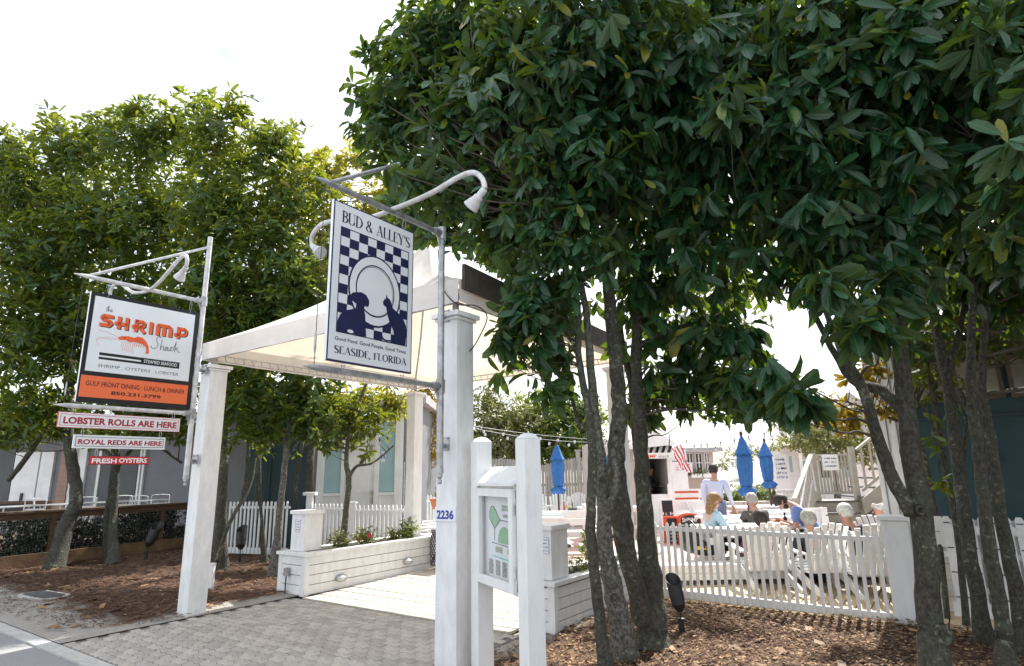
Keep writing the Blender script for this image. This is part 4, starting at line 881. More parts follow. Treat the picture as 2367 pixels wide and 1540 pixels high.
# weathered tall fence across the courtyard
t = thing('privacy_fence', 'tall weathered board fence behind the umbrella table across the courtyard', 'fence', lat(1090, 1100, 23), 0)
xA, xB = lat(1090, 1100, 23).x, lat(1400, 1100, 23).x; n = 46; src = None
for i in range(n):
    s = (i + .5) / n; h = 1.88 + .28 * abs(math.sin(s * math.pi * 1.5 + .6)) ; wd = (xB - xA) / n * .44
    q = MB(); q.prism([(-wd, 0), (wd, 0), (wd, h - .05), (0, h), (-wd, h - .05)], -.01, .01); q.build('board', MT['fence_weathered'], t, loc=((i + .5) / n * (xB - xA), rnd.uniform(-.005, .005), 0))
for z in (.4, 1.1, 1.7): q = MB(); q.box(0, xB - xA, .012, .05, z, z + .09); q.build('rail', MT['fence_weathered'], t)
for px, hh in ((1236, 2.15), (1338, 2.35), (1130, 2.0)):
    x = lat(px, 1100, 23).x - xA; q = MB(); q.box(x - .08, x + .08, -.05, .05, 0, hh); q.box(x - .12, x + .12, -.09, .09, hh, hh + .06); q.build('post', MT['fence_weathered'], t)

# ivy railing on the left with a timber kick board
I0, I1 = gp(-120, 1338), gp(478, 1262); d_ = (I1 - I0); L_ = d_.length; rz = math.atan2(d_.y, d_.x)
t = thing('wire_railing', 'brown timber railing with wire mesh and ivy on the left', 'railing', (I0.x, I0.y, 0), rz)
def zat(px, py, s):
    P = I0 + d_ * s; return at(px, py, P.y).z
ztop = 1.02
m_ = MB(); m_.box(-.1, L_, -.09, .09, ztop, ztop + .045); m_.build('handrail', MT['wood_brown'], t, bevel=.005)
m_ = MB(); m_.box(-.1, L_, -.03, .02, ztop - .12, ztop - .002); m_.build('top_rail', MT['wood_brown'], t)
for k in range(2):
    m_ = MB(); m_.box(-.1 + k * (L_ + .1) / 2, (L_) * (k + 1) / 2 - .01, -.06, -.02, 0, .27 - .0 * k); m_.build('kick_board', MT['wood_base'], t, bevel=.004)
src = None
for x in np.linspace(.4, L_ - .1, 5):
    if src is None: m_ = MB(); m_.box(-.05, .05, -.018, .055, 0, ztop - .003); src = m_.build('post', MT['wood_brown'], t, loc=(x, 0, 0))
    else: inst(src, t, (x, 0, 0))
m_ = MB()
for i in range(int(L_ / .05)): m_.bar((i * .05, .06, .28), (i * .05, .06, ztop - .12), .004, .004)
for j in range(13): m_.bar((0, .064, .29 + j * .05), (L_, .064, .29 + j * .05), .004, .004)
tag(m_.build('wire_mesh', MT['galv'], t), kind='stuff')
IVY = (I0.copy(), d_.copy(), L_, ztop, rz, t)

# ------------------------------------------------------------ left-hand buildings
def wall_box(name, par, x0, x1, y0, y1, z0, z1, m): q = MB(); q.box(x0, x1, y0, y1, z0, z1); return q.build(name, MT[m], par)
BL0 = Vector((-26, 21.5, 0)); t = thing('patio_building', 'grey and white building behind the left magnolias with a tan clapboard bay', 'building', BL0, R(-4))
wall_box('wall', t, 0, 18.5, .0, 3, 0, 3.3, 'wall_grey')
def lx(px, Y=21): return at(px, 1100, Y).x - BL0.x
for (p0, p1, m, nm, z1) in ((0, 62, 'wall_dark', 'window', 3.0), (64, 122, 'white_far', 'door', 2.6), (272, 356, 'wall_dark', 'window', 3.1), (358, 362, 'white_far', 'trim', 3.1), (366, 370, 'white_far', 'trim', 3.1), (197, 233, 'white_far', 'panel', 2.9), (262, 268, 'white_far', 'trim', 3.1), (126, 156, 'white_far', 'panel', 2.6)):
    q = wall_box(nm, t, lx(p0, 21.4), lx(p1, 21.4), -.09, -.002, .02, z1, m)
    if nm == 'door': wall_box('handle', q, lx(p0 + (p1 - p0) * .5, 21.4), lx(p0 + (p1 - p0) * .5, 21.4) + .06, -.16, -.1, 1.0, 1.25, 'dark_metal')
for i in range(22):
    wall_box('clapboard', t, lx(160), lx(183), -.2 - .012 * (i % 2), -.1, .1 + i * .15, .1 + i * .15 + .143, 'clap_tan'); wall_box('clapboard', t, lx(184), lx(194), -.16 - .012 * (i % 2), -.1, .1 + i * .15, .1 + i * .15 + .143, 'white_far')
wall_box('roof', t, -1, 19.5, -1., 4, 3.3, 3.6, 'roof_grey')
# timber planter box by the building
t = thing('timber_box', 'low brown timber box with dark ivy in front of the grey building', 'planter', lat(20, 1150, 16.5), 0)
wall_box('side', t, -1.5, 1.15, 0, .05, 0, 1.05, 'black'); wall_box('rail', t, -1.5, 1.2, -.03, .08, 1.05, 1.12, 'wood_brown'); wall_box('post', t, 1.08, 1.2, -.02, .06, 0, 1.05, 'wood_brown')
q = MB(); n_ = Vector((-math.sin(rz), math.cos(rz), 0)); a_, b_ = I0 + n_ * .12, I1 + n_ * .12; c_ = b_ + n_ * 9 + Vector((2, 0, 0)); e_ = a_ + n_ * 9
q.slab([(a_.x - 3, a_.y - 1), (b_.x, b_.y), (c_.x, c_.y), (e_.x - 3, e_.y)], -.1, .30); tag(q.build('patio', MT['wood_brown']), kind='structure')
# cafe tables and metal chairs on that patio
def cafe_table():
    t = thing('cafe_table', '', 'table', (0, 0, 0), 0, 'bare metal cafe tables on the patio')
    m_ = MB(); m_.box(-.45, .45, -.4, .4, .735, .76); m_.build('tabletop', MT['steel'], t, bevel=.006)
    for sx in (-1, 1):
        for sy in (-1, 1): m_ = MB(); m_.tube([(sx * .4, sy * .35, 0), (sx * .4, sy * .35, .735)], .016, 6); m_.build('leg', MT['steel'], t)
    return t
def cafe_chair():
    t = thing('cafe_chair', '', 'chair', (0, 0, 0), 0, 'aluminium cafe chairs on the patio')
    m_ = MB(); m_.box(-.2, .2, -.2, .2, .44, .46); m_.build('seat', MT['steel'], t, bevel=.006)
    m_ = MB(); m_.tube(curve([(-.2, .2, .45), (-.21, .23, .8), (-.17, .25, .9), (.17, .25, .9), (.21, .23, .8), (.2, .2, .45)], 4), .012, 6)
    for z in (.58, .68, .78): m_.bar((-.19, .22, z), (.19, .22, z), .008, .035)
    m_.build('backrest', MT['pipe_white'], t)
    for sx in (-1, 1):
        for sy in (-1, 1): m_ = MB(); m_.tube([(sx * .2, sy * .2, 0), (sx * .19, sy * .19, .45)], .011, 6); m_.build('leg', MT['pipe_white'], t)
    return t
ct = cafe_table(); cc = cafe_chair()
tabs = [(35, 14.6, 'bare metal table, leftmost above the timber railing'), (150, 15.6, 'bare metal table between the two left trunks'), (235, 16.3, 'bare metal table behind the twin left trunk'), (330, 17.0, 'bare metal table nearest the shrimp sign post')]
for i, (px, Y, lb) in enumerate(tabs):
    o = ct if i == 0 else copy_tree(ct); o.location = lat(px, 1200, Y) + Vector((0, 0, .303)); o.rotation_euler.z = rnd.uniform(-.3, .3) + rz; o['label'] = lb
chs = [(8, 13.9, 2.7, 'aluminium chair at the left picture edge'), (66, 14.2, .3, 'aluminium chair by the leftmost metal table'), (100, 15.4, 2.2, 'aluminium chair tipped against a table left of the leaning trunk'), (185, 15.2, .2, 'aluminium chair right of the leaning trunk'), (285, 16, .8, 'aluminium chair behind the lower strip signs'), (305, 15.5, .1, 'aluminium chair just right of the twin trunk'), (365, 16.4, .5, 'aluminium chair nearest the white corner post')]
for i, (px, Y, a, lb) in enumerate(chs):
    o = cc if i == 0 else copy_tree(cc); o.location = lat(px, 1200, Y) + Vector((0, 0, .303)); o.rotation_euler.z = a; o['label'] = lb

# restroom building
Yr = 15.; t = thing('restroom_building', 'white building with pale aqua panels and a restroom sign behind the planter tree', 'building', lat(540, 1150, Yr), 0); ox = t.location.x
rx = lambda px: at(px, 1150, Yr).x - ox
wall_box('wall', t, rx(500), rx(972), 0, 4, 0, 3.3, 'wall_grey')
wall_box('recess_shade_panel', t, rx(570), rx(716), -.05, -.002, 0, 3.0, 'teal_dark'); wall_box('recess_frame', t, rx(620), rx(624), -.08, -.052, 0, 3., 'teal')  # flat panel: teal door darkened to show the shade of a recess
wall_box('corner_board', t, rx(716), rx(733), -.1, -.002, 0, 3.3, 'wall_grey')
for p0, p1 in ((733, 750), (789, 797), (866, 877), (913, 930)): wall_box('trim_board', t, rx(p0), rx(p1), -.14, -.002, 0, 3.3, 'white_far')
for p0, p1 in ((750, 789), (877, 913)): wall_box('aqua_panel', t, rx(p0) + .002, rx(p1) - .002, -.09, -.002, 1.22, 3.3, 'aqua'); wall_box('sill', t, rx(p0) + .002, rx(p1) - .002, -.16, -.002, 1.14, 1.21, 'white_far'); wall_box('apron', t, rx(p0) + .002, rx(p1) - .002, -.1, -.002, 0., 1.135, 'white_far')
d1 = wall_box('door', t, rx(797) + .002, rx(866) - .002, -.08, -.002, .02, 2.3, 'white_far'); wall_box('door_panel', d1, rx(805), rx(858), -.1, -.082, 1.2, 2.2, 'white_far'); wall_box('lock_plate', d1, rx(860), rx(864), -.13, -.083, .95, 1.25, 'galv'); wall_box('head_panel', t, rx(797) + .002, rx(866) - .002, -.08, -.002, 2.32, 3.3, 'white_far')
q = wall_box('restroom_sign', t, rx(879), rx(890), -.1, -.092, 1.92, 2.18, 'sign_white')
for k, xo in ((0, 880.5), (1, 886)):
    wall_box('figure', q, rx(xo), rx(xo + 2.6), -.104, -.1005, 2.0, 2.1, 'letter_blue'); m_ = MB(); m_.lathe([(.012, -.104), (.012, -.1005)], 10, (rx(xo + 1.3), 0, 2.125), 'y'); m_.build('figure', MT['letter_blue'], q)
wall_box('roof', t, rx(480), rx(990), -.6, 4.5, 3.3, 3.5, 'roof_grey')
sb = thing('pennant', 'small blue cloth pennant on a thin post between the slim post and the restroom building', 'flag', lat(934, 1120, 14.6), 0)
q = MB(); q.tube([(0, 0, 0), (0, 0, 1.9)], .015, 8); q.build('post', MT['pipe_white'], sb)
q = MB(); q.prism([(.016, 1.84), (.12, 1.80), (.10, 1.5), (.05, 1.42), (.016, 1.5)], -.006, .006); q.build('cloth', MT['letter_blue'], sb)
# flower pot on the far left of the courtyard
t = thing('flower_pot', 'terracotta flower pot left of the 2236 post', 'plant pot', at(1010, 1165, 12.6) - Vector((0, 0, .1)), 0)
m_ = MB(); m_.lathe([(.09, 0), (.14, .17), (.15, .17), (.15, .2), (.1, .2)], 14); m_.build('pot', MT['terracotta'], t)
# small white stub light on the left post
t = thing('junction_box', 'small white junction box on the mulch behind the left post', 'electrical box', lat(491, 1300, 9.4), 0); m_ = MB(); m_.box(-.04, .04, -.03, .03, .0, .36); m_.build('box', MT['white_plain'], t, bevel=.004); m_ = MB(); m_.box(-.045, .045, -.035, .035, .36, .38); m_.build('lid', MT['white_plain'], t)

# ------------------------------------------------------------ dark teal building on the right
Yt = W(7.14, 6.0); t = thing('teal_building', 'dark teal building with cream glass windows high under its brown eave at the right', 'building', Yt, RZU)
wall_box('wall', t, .12, 9, 0, 5, 0, 2.20, 'teal'); wall_box('wall', t, .12, 9, .03, 5, 2.24, 3.04, 'teal'); wall_box('wall', t, .12, 9, .03, 5, 3.042, 3.6, 'trim_brown'); wall_box('band', t, .1, 9.05, -.03, 5, 2.202, 2.238, 'teal_dark')
wall_box('white_corner', t, -.26, .115, .05, 5, 0, 3.6, 'white_far')
for k in range(3): wall_box('batten', t, -.20 + k * .12, -.188 + k * .12, .035, .048, 0.01, 3.6, 'wall_grey')
for k in range(10):
    x0 = .21 + k * .575; q = wall_box('window', t, x0, x0 + .52, -.03, .028, 2.43, 2.99, 'trim_brown'); wall_box('pane', q, x0 + .05, x0 + .47, -.036, -.031, 2.48, 2.94, 'glass_cream')
wall_box('eave', t, -.4, 9.5, -.8, 5, 3.6, 3.72, 'trim_brown'); wall_box('fascia', t, -.4, 9.5, -.85, -.802, 3.5, 3.74, 'trim_brown'); wall_box('wall_lamp', t, 1.02, 1.1, -.12, -.002, 1.62, 1.78, 'lens')

# ------------------------------------------------------------ shrimp shack across the courtyard
Ys = 17.5; t = thing('seafood_kiosk', 'white takeaway kiosk with a black striped awning and open counter', 'building', lat(1560, 1180, Ys), 0); ox = t.location.x
kx = lambda px, Y=Ys: at(px, 1100, Y).x - ox
kz = lambda py, px=1560, Y=Ys: at(px, py, Y).z
z_e = kz(1048); zl = kz(1150)
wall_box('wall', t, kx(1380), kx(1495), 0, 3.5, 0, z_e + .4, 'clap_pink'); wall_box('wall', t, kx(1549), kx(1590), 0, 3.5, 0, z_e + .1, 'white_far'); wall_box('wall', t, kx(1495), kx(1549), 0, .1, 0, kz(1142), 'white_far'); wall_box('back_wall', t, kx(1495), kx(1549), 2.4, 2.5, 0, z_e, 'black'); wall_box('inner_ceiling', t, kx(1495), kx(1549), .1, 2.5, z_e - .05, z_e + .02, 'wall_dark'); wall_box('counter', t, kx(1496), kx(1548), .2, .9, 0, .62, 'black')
wall_box('step', t, kx(1470), kx(1600), -.5, -.01, 0, .14, 'white_far'); wall_box('step', t, kx(1470), kx(1600), -1., -.52, 0, .07, 'white_far')
wall_box('door_frame', t, kx(1543), kx(1552), -.06, -.002, .1, z_e - .1, 'white_far'); wall_box('door_frame', t, kx(1490), kx(1494.5), -.06, -.002, .1, z_e - .1, 'white_far'); wall_box('shelf', t, kx(1498), kx(1545), 1.8, 2.3, 1.25, 1.3, 'steel')
wall_box('fascia', t, kx(1462), kx(1556), -.35, -.302, kz(1060), kz(1047), 'white_far')
o = fit(text('SHRIMP', .12, 'letter_orange', t, kx(1474), kz(1058), y=-.352, bold=.003), kx(1514) - kx(1474), .09); fit(text('shack', .09, 'letter_grey', t, kx(1517), kz(1058), y=-.352), .32, .08)
src = None
za, zb2 = kz(1047), kz(1030); n = 14; x0 = kx(1462); dx = (kx(1560) - x0) / n
for i in range(n):
    m_ = MB(); sk = .16; y0, y1 = -.34, .0
    m_.add([(x0 + i * dx, y0, za), (x0 + (i + 1) * dx, y0, za), (x0 + (i + 1) * dx + sk, y1, zb2), (x0 + i * dx + sk, y1, zb2), (x0 + i * dx, y0, za - .02), (x0 + (i + 1) * dx, y0, za - .02), (x0 + (i + 1) * dx + sk, y1, zb2 - .02), (x0 + i * dx + sk, y1, zb2 - .02)], [(0, 1, 2, 3), (7, 6, 5, 4), (0, 4, 5, 1), (1, 5, 6, 2), (2, 6, 7, 3), (3, 7, 4, 0)])
    q = m_.build('awning_stripe', MT['black' if i % 2 else 'white_plain'], t)
zr = kz(1010); m_ = MB()
m_.add([(kx(1440), -.5, za + .1), (kx(1560), -.5, za + .22), (kx(1500), -.5, zr + .3), (kx(1440), 3.6, za + .1), (kx(1560), 3.6, za + .22), (kx(1500), 3.6, zr + .3)], [(0, 1, 2), (5, 4, 3), (0, 2, 5, 3), (2, 1, 4, 5), (1, 0, 3, 4)]); m_.build('roof', MT['white_far'], t)
# side wing with tall windows
t = thing('window_wing', 'cream building wing with tall dark windows and white window boxes', 'building', lat(1620, 1180, 19.5), R(-3)); ox = t.location.x
kx = lambda px, Y=19.5: at(px, 1100, Y).x - ox
kz = lambda py, Y=19.5: at(1620, py, Y).z
wall_box('wall', t, kx(1566), kx(1652), 0, 4, 0, kz(1044), 'clap_pink'); wall_box('fascia', t, kx(1556), kx(1668), -.4, -.352, kz(1046), kz(1040), 'roof_grey'); wall_box('roof', t, kx(1556), kx(1668), -.35, 4.4, kz(1045), kz(1036), 'roof_grey')
for p0, p1 in ((1590, 1604), (1610, 1625), (1631, 1642)):
    q = wall_box('window', t, kx(p0), kx(p1), -.03, .02, kz(1094), kz(1047), 'white_plain')
    for s in (0, 1):
        a = kx(p0) + .03 + s * (kx(p1) - kx(p0)) / 2; b = a + (kx(p1) - kx(p0)) / 2 - .05
        for zz in ((kz(1092), kz(1071)), (kz(1069), kz(1049))): wall_box('pane', q, a, b, -.045, -.032, *zz, 'glass_dark')
for p0, p1 in ((1592, 1616), (1619, 1640)): wall_box('window_box', t, kx(p0), kx(p1), -.38, -.05, kz(1104), kz(1095), 'white_plain')
wall_box('lean_door', t, kx(1572), kx(1583), -.05, -.002, .2, kz(1085), 'aqua')
# white slatted bench back with red lines, picket sign
t = thing('menu_rack', 'white rack with two red printed strips behind the arched menu board', 'rack', lat(1587, 1150, 15.8), 0)
for k in range(3): wall_box('slat', t, -.42, .42, -.02, .0, .3 + k * .3, .52 + k * .3, 'white_far')
wall_box('post', t, -.46, -.4, 0, .04, 0, 1.25, 'white_far'); wall_box('post', t, .4, .46, 0, .04, 0, 1.25, 'white_far'); wall_box('red_strip', t, -.3, .3, -.026, -.0205, 1.02, 1.07, 'frame_red'); wall_box('red_strip', t, -.3, .3, -.026, -.0205, .86, .91, 'frame_red')
t = thing('projecting_sign', 'small white hanging sign with a red line of print beside the striped flag', 'sign', lat(1585, 1080, 15.6), 0); zz = at(1585, 1078, 15.6).z
wall_box('board', t, -.33, .17, -.01, .01, zz - .16, zz + .09, 'sign_white'); wall_box('bracket', t, -.36, .1, -.005, .005, zz + .12, zz + .14, 'dark_metal'); wall_box('post', t, -.38, -.34, -.02, .02, 0, zz + .15, 'white_far')
for k, m in enumerate(('frame_red', 'letter_grey', 'letter_grey')): scribble(t, -.26, .1, zz + .02 - k * .06, .035, m, 60 + k, y=-.012)
# flag
fl = thing('flag', 'red and white striped flag hanging from a slanting pole on the kiosk', 'flag', at(1549, 1033, 15.4), 0)
m_ = MB(); m_.tube([(-.02, .05, -.05), (.02, 0, .32)], .012, 6); m_.build('pole', MT['dark_metal'], fl)
for i in range(7):
    m_ = MB(); o_ = i * .036; vs = []
    for k in range(9):
        s = k / 8; xx = .02 + o_ * 1.0 + s * .20 + .02 * math.sin(s * 9 + i); z_ = -.02 + .03 * i * (1 - s) - s * .52 - .02 * i
        vs += [(xx, .02 * math.sin(s * 7 + i * .5), z_), (xx + .036, .02 * math.sin(s * 7 + i * .5 + .5), z_ + .006)]
    m_.add(vs, [(2 * k, 2 * k + 1, 2 * k + 3, 2 * k + 2) for k in range(8)]); m_.build('stripe', MT['sign_red' if i % 2 == 0 else 'white_plain'], fl, fix=False)

# ------------------------------------------------------------ A-frame boards
def aboard(label, px, pyb, Y, wd, ht, frame, arch=False, seed=0, title=None, lean=.12):
    t = thing('menu_board', label, 'sandwich board', lat(px, pyb, Y), 0, 'chalk menu boards by the kiosk'); h = wd / 2
    def outline(i):
        p = [(-h + i, i), (h - i, i)]
        if arch: p += [(h - i, ht * .82 - i * .5)] + [(math.cos(R(a)) * (h - i), ht * .82 - i * .5 + math.sin(R(a)) * (ht * .18 - i * .5)) for a in range(20, 180, 20)] + [(-h + i, ht * .82 - i * .5)]
        else: p += [(h - i, ht - i), (-h + i, ht - i)]
        return p
    for sg in (-1, 1):
        m_ = MB(); m_.prism(outline(0), -.012, .012); o = m_.build('frame', MT[frame], t, loc=(0, -.14 if sg < 0 else .14, 0)); o.rotation_euler.x = -lean if sg < 0 else lean
        m_ = MB(); m_.prism(outline(.04), -.004, .0); b = m_.build('slate', MT['chalkboard'], o, loc=(0, -.0125, 0))
        if sg < 0:
            if title: fit(text(title, .1, 'white_plain', b, -h * .72, ht * .74, y=-.006, bold=.002), h * 1.35, ht * .13)
            for k in range(5): scribble(b, -h * .75, h * .7, ht * (.62 - k * .125), ht * .065, ('white_plain', 'map_olive', 'white_plain', 'pale_pink', 'map_cyan')[k], seed + k, y=-.006)
aboard('arched menu board with a red frame reading SHRIMP in chalk', 1593, 1200, 13.6, .50, .68, 'frame_red', True, 10, 'SHRIMP')
aboard('small red framed menu board left of the arched one', 1551, 1200, 13.9, .31, .60, 'frame_red', False, 30)
aboard('tall white framed chalk menu board behind the red ones', 1543, 1195, 14.6, .33, .95, 'white_plain', False, 50)

# ------------------------------------------------------------ beach cottage, stairs
t = thing('beach_cottage', 'pale cottage with grey roof behind the stair landing', 'building', lat(1850, 1150, 20), 0); ox = t.location.x
kx = lambda px, Y=20: at(px, 1100, Y).x - ox
kz = lambda py, Y=20: at(1850, py, Y).z
wall_box('wall', t, kx(1808), kx(2060), 0, .9, 0, kz(1030), 'white_far')
for p0, p1, z0, z1, m in ((1822, 1838, 1096, 1050, 'aqua'), (1850, 1885, 1105, 1062, 'aqua'), (1892, 1925, 1110, 1062, 'glass_dark'), (1945, 1970, 1110, 1060, 'aqua')):
    q = wall_box('window', t, kx(p0), kx(p1), -.04, .01, kz(z0), kz(z1), 'white_plain'); wall_box('pane', q, kx(p0) + .06, kx(p1) - .06, -.05, -.041, kz(z0) + .06, kz(z1) - .06, m)
for p in (1815, 1843, 1889, 1935): wall_box('porch_post', t, kx(p), kx(p + 4), -1.2, -1.12, 0, kz(1034), 'white_far')
m_ = MB(); z0, z1 = kz(1032), kz(1004); m_.add([(kx(1790), -1.4, z0), (kx(2080), -1.4, z0), (kx(1935), -1.4, z1 + 1.2), (kx(1790), 1.3, z0), (kx(2080), 1.3, z0), (kx(1935), 1.3, z1 + 1.2)], [(0, 1, 2), (5, 4, 3), (0, 2, 5, 3), (2, 1, 4, 5), (1, 0, 3, 4)]); m_.build('roof', MT['roof_grey'], t)
def railing(par, P, Q, z, h, n, m='stair_beige', name='baluster'):
    P, Q = Vector(P), Vector(Q); src = None
    m_ = MB(); m_.bar(P + Vector((0, 0, h)), Q + Vector((0, 0, h)), .09, .045); m_.build('handrail', MT[m], par); m_ = MB(); m_.bar(P + Vector((0, 0, .1)), Q + Vector((0, 0, .1)), .04, .06); m_.build('bottom_rail', MT[m], par)
    for i in range(n):
        p = P + (Q - P) * (i + .5) / n
        if src is None: m_ = MB(); m_.box(-.018, .018, -.018, .018, .1, h - .02); src = m_.build(name, MT[m], par, loc=p)
        else: inst(src, par, p)
Yd = 13.2; st = thing('deck_stairs', 'beige timber landing and steps with railings at the right of the courtyard', 'stairs', lat(1880, 1200, Yd), 0); ox, oy = st.location.x, st.location.y
kx = lambda px, Y=Yd: at(px, 1150, Y).x - ox
zd = at(1900, 1158, Yd).z
for k in range(4): wall_box('riser', st, kx(1872, Yd - .28 * k), kx(1982, Yd - .28 * k), -.28 * (k), -.28 * (k) + .27, 0, zd * (1 - k / 4) - .035, 'stair_beige'); wall_box('tread', st, kx(1872, Yd - .28 * k) - .03, kx(1982, Yd - .28 * k) + .02, -.28 * k - .03, -.28 * k + .27, zd * (1 - k / 4) - .033, zd * (1 - k / 4), 'stair_dark')
wall_box('landing', st, kx(1868), kx(1985), .0, 1.6, zd - .04, zd - .002, 'stair_beige')
railing(st, (kx(1892, Yd + 1.5), 1.5, zd), (kx(1976, Yd + 1.5), 1.5, zd), 0, .98, 11)
for p, yy, h in ((1888, .05, 1.0), (1980, .05, 1.12), (1980, 1.5, 1.12)): wall_box('newel_post', st, kx(p, Yd + yy), kx(p, Yd + yy) + .1, yy, yy + .1, 0, zd + h, 'stair_beige')
railing(st, (kx(1836, Yd - 1.1), -1.1, 0.05), (kx(1888, Yd), .02, zd), 0, .95, 8); wall_box('notice_board', st, kx(1912, Yd + 1.4), kx(1948, Yd + 1.4), 1.38, 1.4, zd + .62, zd + .98, 'white_plain')
for k in range(3): scribble(st, kx(1915, Yd + 1.4), kx(1944, Yd + 1.4), zd + .88 - k * .09, .04, 'letter_grey', 80 + k, y=1.375)
m_ = MB()
m_.tube(curve([(kx(1852, 11.8), -1.35, 0), (kx(1846, 11.85), -1.3, .75), (kx(1850, 11.95), -1.2, .84), (kx(1884, 13), -.15, zd + .80), (kx(1888, 13.1), -.1, zd + .2)], 6), .02, 8); m_.tube([(kx(1853, 11.85), -1.3, .40), (kx(1885, 13), -.15, zd + .42)], .016, 8); m_.build('pipe_handrail', MT['pipe_white'], st)
# upper flight rising to the right
for k in range(7):
    x = kx(1988) + k * .27; z = zd + .05 + k * .19
    wall_box('upper_tread', st, x - .02, x + .29, -.1, .9, z, z + .035, 'stair_dark')
m_ = MB(); x0 = kx(1985); m_.add([(x0, -.14, zd - .30), (x0, -.14, zd + .03), (x0 + 1.95, -.14, zd + 1.4), (x0 + 1.95, -.14, zd + 1.0), (x0, -.09, zd - .30), (x0, -.09, zd + .03), (x0 + 1.95, -.09, zd + 1.4), (x0 + 1.95, -.09, zd + 1.0)], [(0, 1, 2, 3), (7, 6, 5, 4), (0, 4, 5, 1), (1, 5, 6, 2), (2, 6, 7, 3), (3, 7, 4, 0)]); m_.build('stringer', MT['stair_beige'], st)
railing(st, (x0 + .03, -.12, zd + .1), (x0 + 1.95, -.12, zd + 1.45), 0, .95, 10)
m_ = MB()
for k in range(14):
    a = x0 + k * .13; m_.bar((a, .3, 0), (a + .5, .3, .6), .008, .02); m_.bar((a + .5, .31, 0), (a, .31, .6), .008, .02)
m_.build('lattice', MT['stair_beige'], st); wall_box('under_stair', st, x0, x0 + 2.2, .35, .4, 0, .75, 'stair_dark')
# porch railing left of the steps
pr = thing('porch_railing', 'white railing with thin balusters left of the stair', 'railing', lat(1800, 1200, 15.6), 0); ox = pr.location.x
railing(pr, (at(1795, 1150, 15.6).x - ox, 0, .1), (at(1885, 1150, 15.6).x - ox, 0, .1), 0, .95, 18, 'white_far')
wall_box('base', pr, at(1795, 1150, 15.6).x - ox, at(1885, 1150, 15.6).x - ox, -.02, .1, 0, .13, 'white_far')
# information panel behind third umbrella
t = thing('info_panel', 'tall white panel with blue lettering behind the right-hand umbrella', 'sign', lat(1807, 1100, 17), 0); wall_box('board', t, -.17, .2, -.02, .02, .85, 1.98, 'sign_white'); wall_box('base', t, -.2, .22, -.1, .1, 0, .84, 'black')
for k in range(5): scribble(t, -.13, .14, 1.8 - k * .12, .06, 'letter_blue', 90 + k, y=-.024)
# low stone wall and dune at the back
t = thing('stone_wall', 'low pale stone wall in front of the dune plants', 'wall', lat(1740, 1150, 19), 0); r3 = random.Random(3); src = None
for row in range(4):
    x = -2.6 + .1 * row
    while x < 1.6:
        wd = r3.uniform(.3, .55); q = MB(); q.box(0, wd - .02, 0, .35, 0, .15); o = q.build('stone', MT['stone'], t, loc=(x, r3.uniform(-.02, .02), row * .155), bevel=.02); x += wd
dn = MB(); vs = []
for i in range(30):
    for j in range(14):
        x = -14 + i * 1.7; y = 24 + j * 2.2; vs.append((x, y, .1 + 1.35 * math.sin(math.pi * min(1, j / 7)) * (.8 + .2 * math.sin(i * 1.3)) if j < 8 else .5))
dn.add(vs, [(i * 14 + j, (i + 1) * 14 + j, (i + 1) * 14 + j + 1, i * 14 + j + 1) for i in range(29) for j in range(13)]); tag(dn.build('dune', MT['sand'], fix=False, smooth=True), kind='structure').location.x = 8

# ------------------------------------------------------------ courtyard furniture
def umbrella(px, Y, ytop, ybot, label, seed, ypole=1.0):
    P = lat(px, 1150, Y); zt = at(px, ytop, Y).z; zb = at(px, ybot, Y).z; H_ = zt - zb; r = random.Random(seed)
    t = thing('closed_umbrella', label, 'umbrella', P, r.uniform(0, 1), 'closed blue umbrellas in the courtyard')
    m_ = MB(); m_.tube([(0, 0, 0), (0, 0, zt + .03)], .024, 10); m_.build('pole', MT['pole_dark'], t)
    m_ = MB(); m_.lathe([(.018, zt), (.03, zt + .03), (.034, zt + .06), (.018, zt + .09), (.004, zt + .1)], 10); m_.build('finial', MT['pole_dark'], t)
    m_ = MB(); m_.lathe([(.24, 0), (.24, .05), (.05, .09), (.03, .25)], 18); m_.build('base', MT['dark_metal'], t)
    def fold(prof, nm, nf=8, amp=.22):
        n = 48; vs = []
        for k, (rr, z) in enumerate(prof):
            for j in range(n):
                a = 2 * math.pi * j / n; q = rr * (1 + amp * (1 - abs(math.sin((nf * a + z * 2.2) / 2 + .3 * math.sin(2 * a + seed))) * 1.6) * (rr / .16) + .10 * math.sin(3 * a + seed + z * 3))
                vs.append((q * math.cos(a + z * .5), q * math.sin(a + z * .5), z + .012 * math.sin(nf * a) * (1 if k == len(prof) - 1 else .3)))
        K_ = len(prof); m_ = MB(); m_.add(vs, [(i * n + j, i * n + (j + 1) % n, (i + 1) * n + (j + 1) % n, (i + 1) * n + j) for i in range(K_ - 1) for j in range(n)]); return m_.build(nm, MT['blue_fabric'], t, smooth=True, fix=False)
    fold([(.02, zt), (.07, zt - .10 * H_), (.115, zt - .22 * H_), (.155, zt - .30 * H_), (.16, zt - .315 * H_)], 'vent_cap', 8, .12)
    fold([(.09, zt - .24 * H_), (.128, zt - .34 * H_), (.132, zt - .5 * H_), (.122, zt - .66 * H_), (.112, zt - .78 * H_), (.09, zt - .85 * H_)], 'canopy', 8, .2)
    m_ = MB(); m_.lathe([(.09, zt - .86 * H_), (.095, zt - .85 * H_), (.09, zt - .84 * H_)], 16); m_.build('tie_strap', MT['cloth_navy'], t)
    fold([(.09, zt - .85 * H_), (.13, zt - .88 * H_), (.165, zt - .92 * H_), (.13, zb + .03), (.11, zb)], 'canopy_skirt', 6, .22)
    return t
umbrella(1291, 13.8, 1028, 1142, 'closed blue umbrella over the white table left of the magnolia trunks', 1)
umbrella(1728, 11.8, 1008, 1146, 'larger closed blue umbrella behind the man in the grey vest', 2)
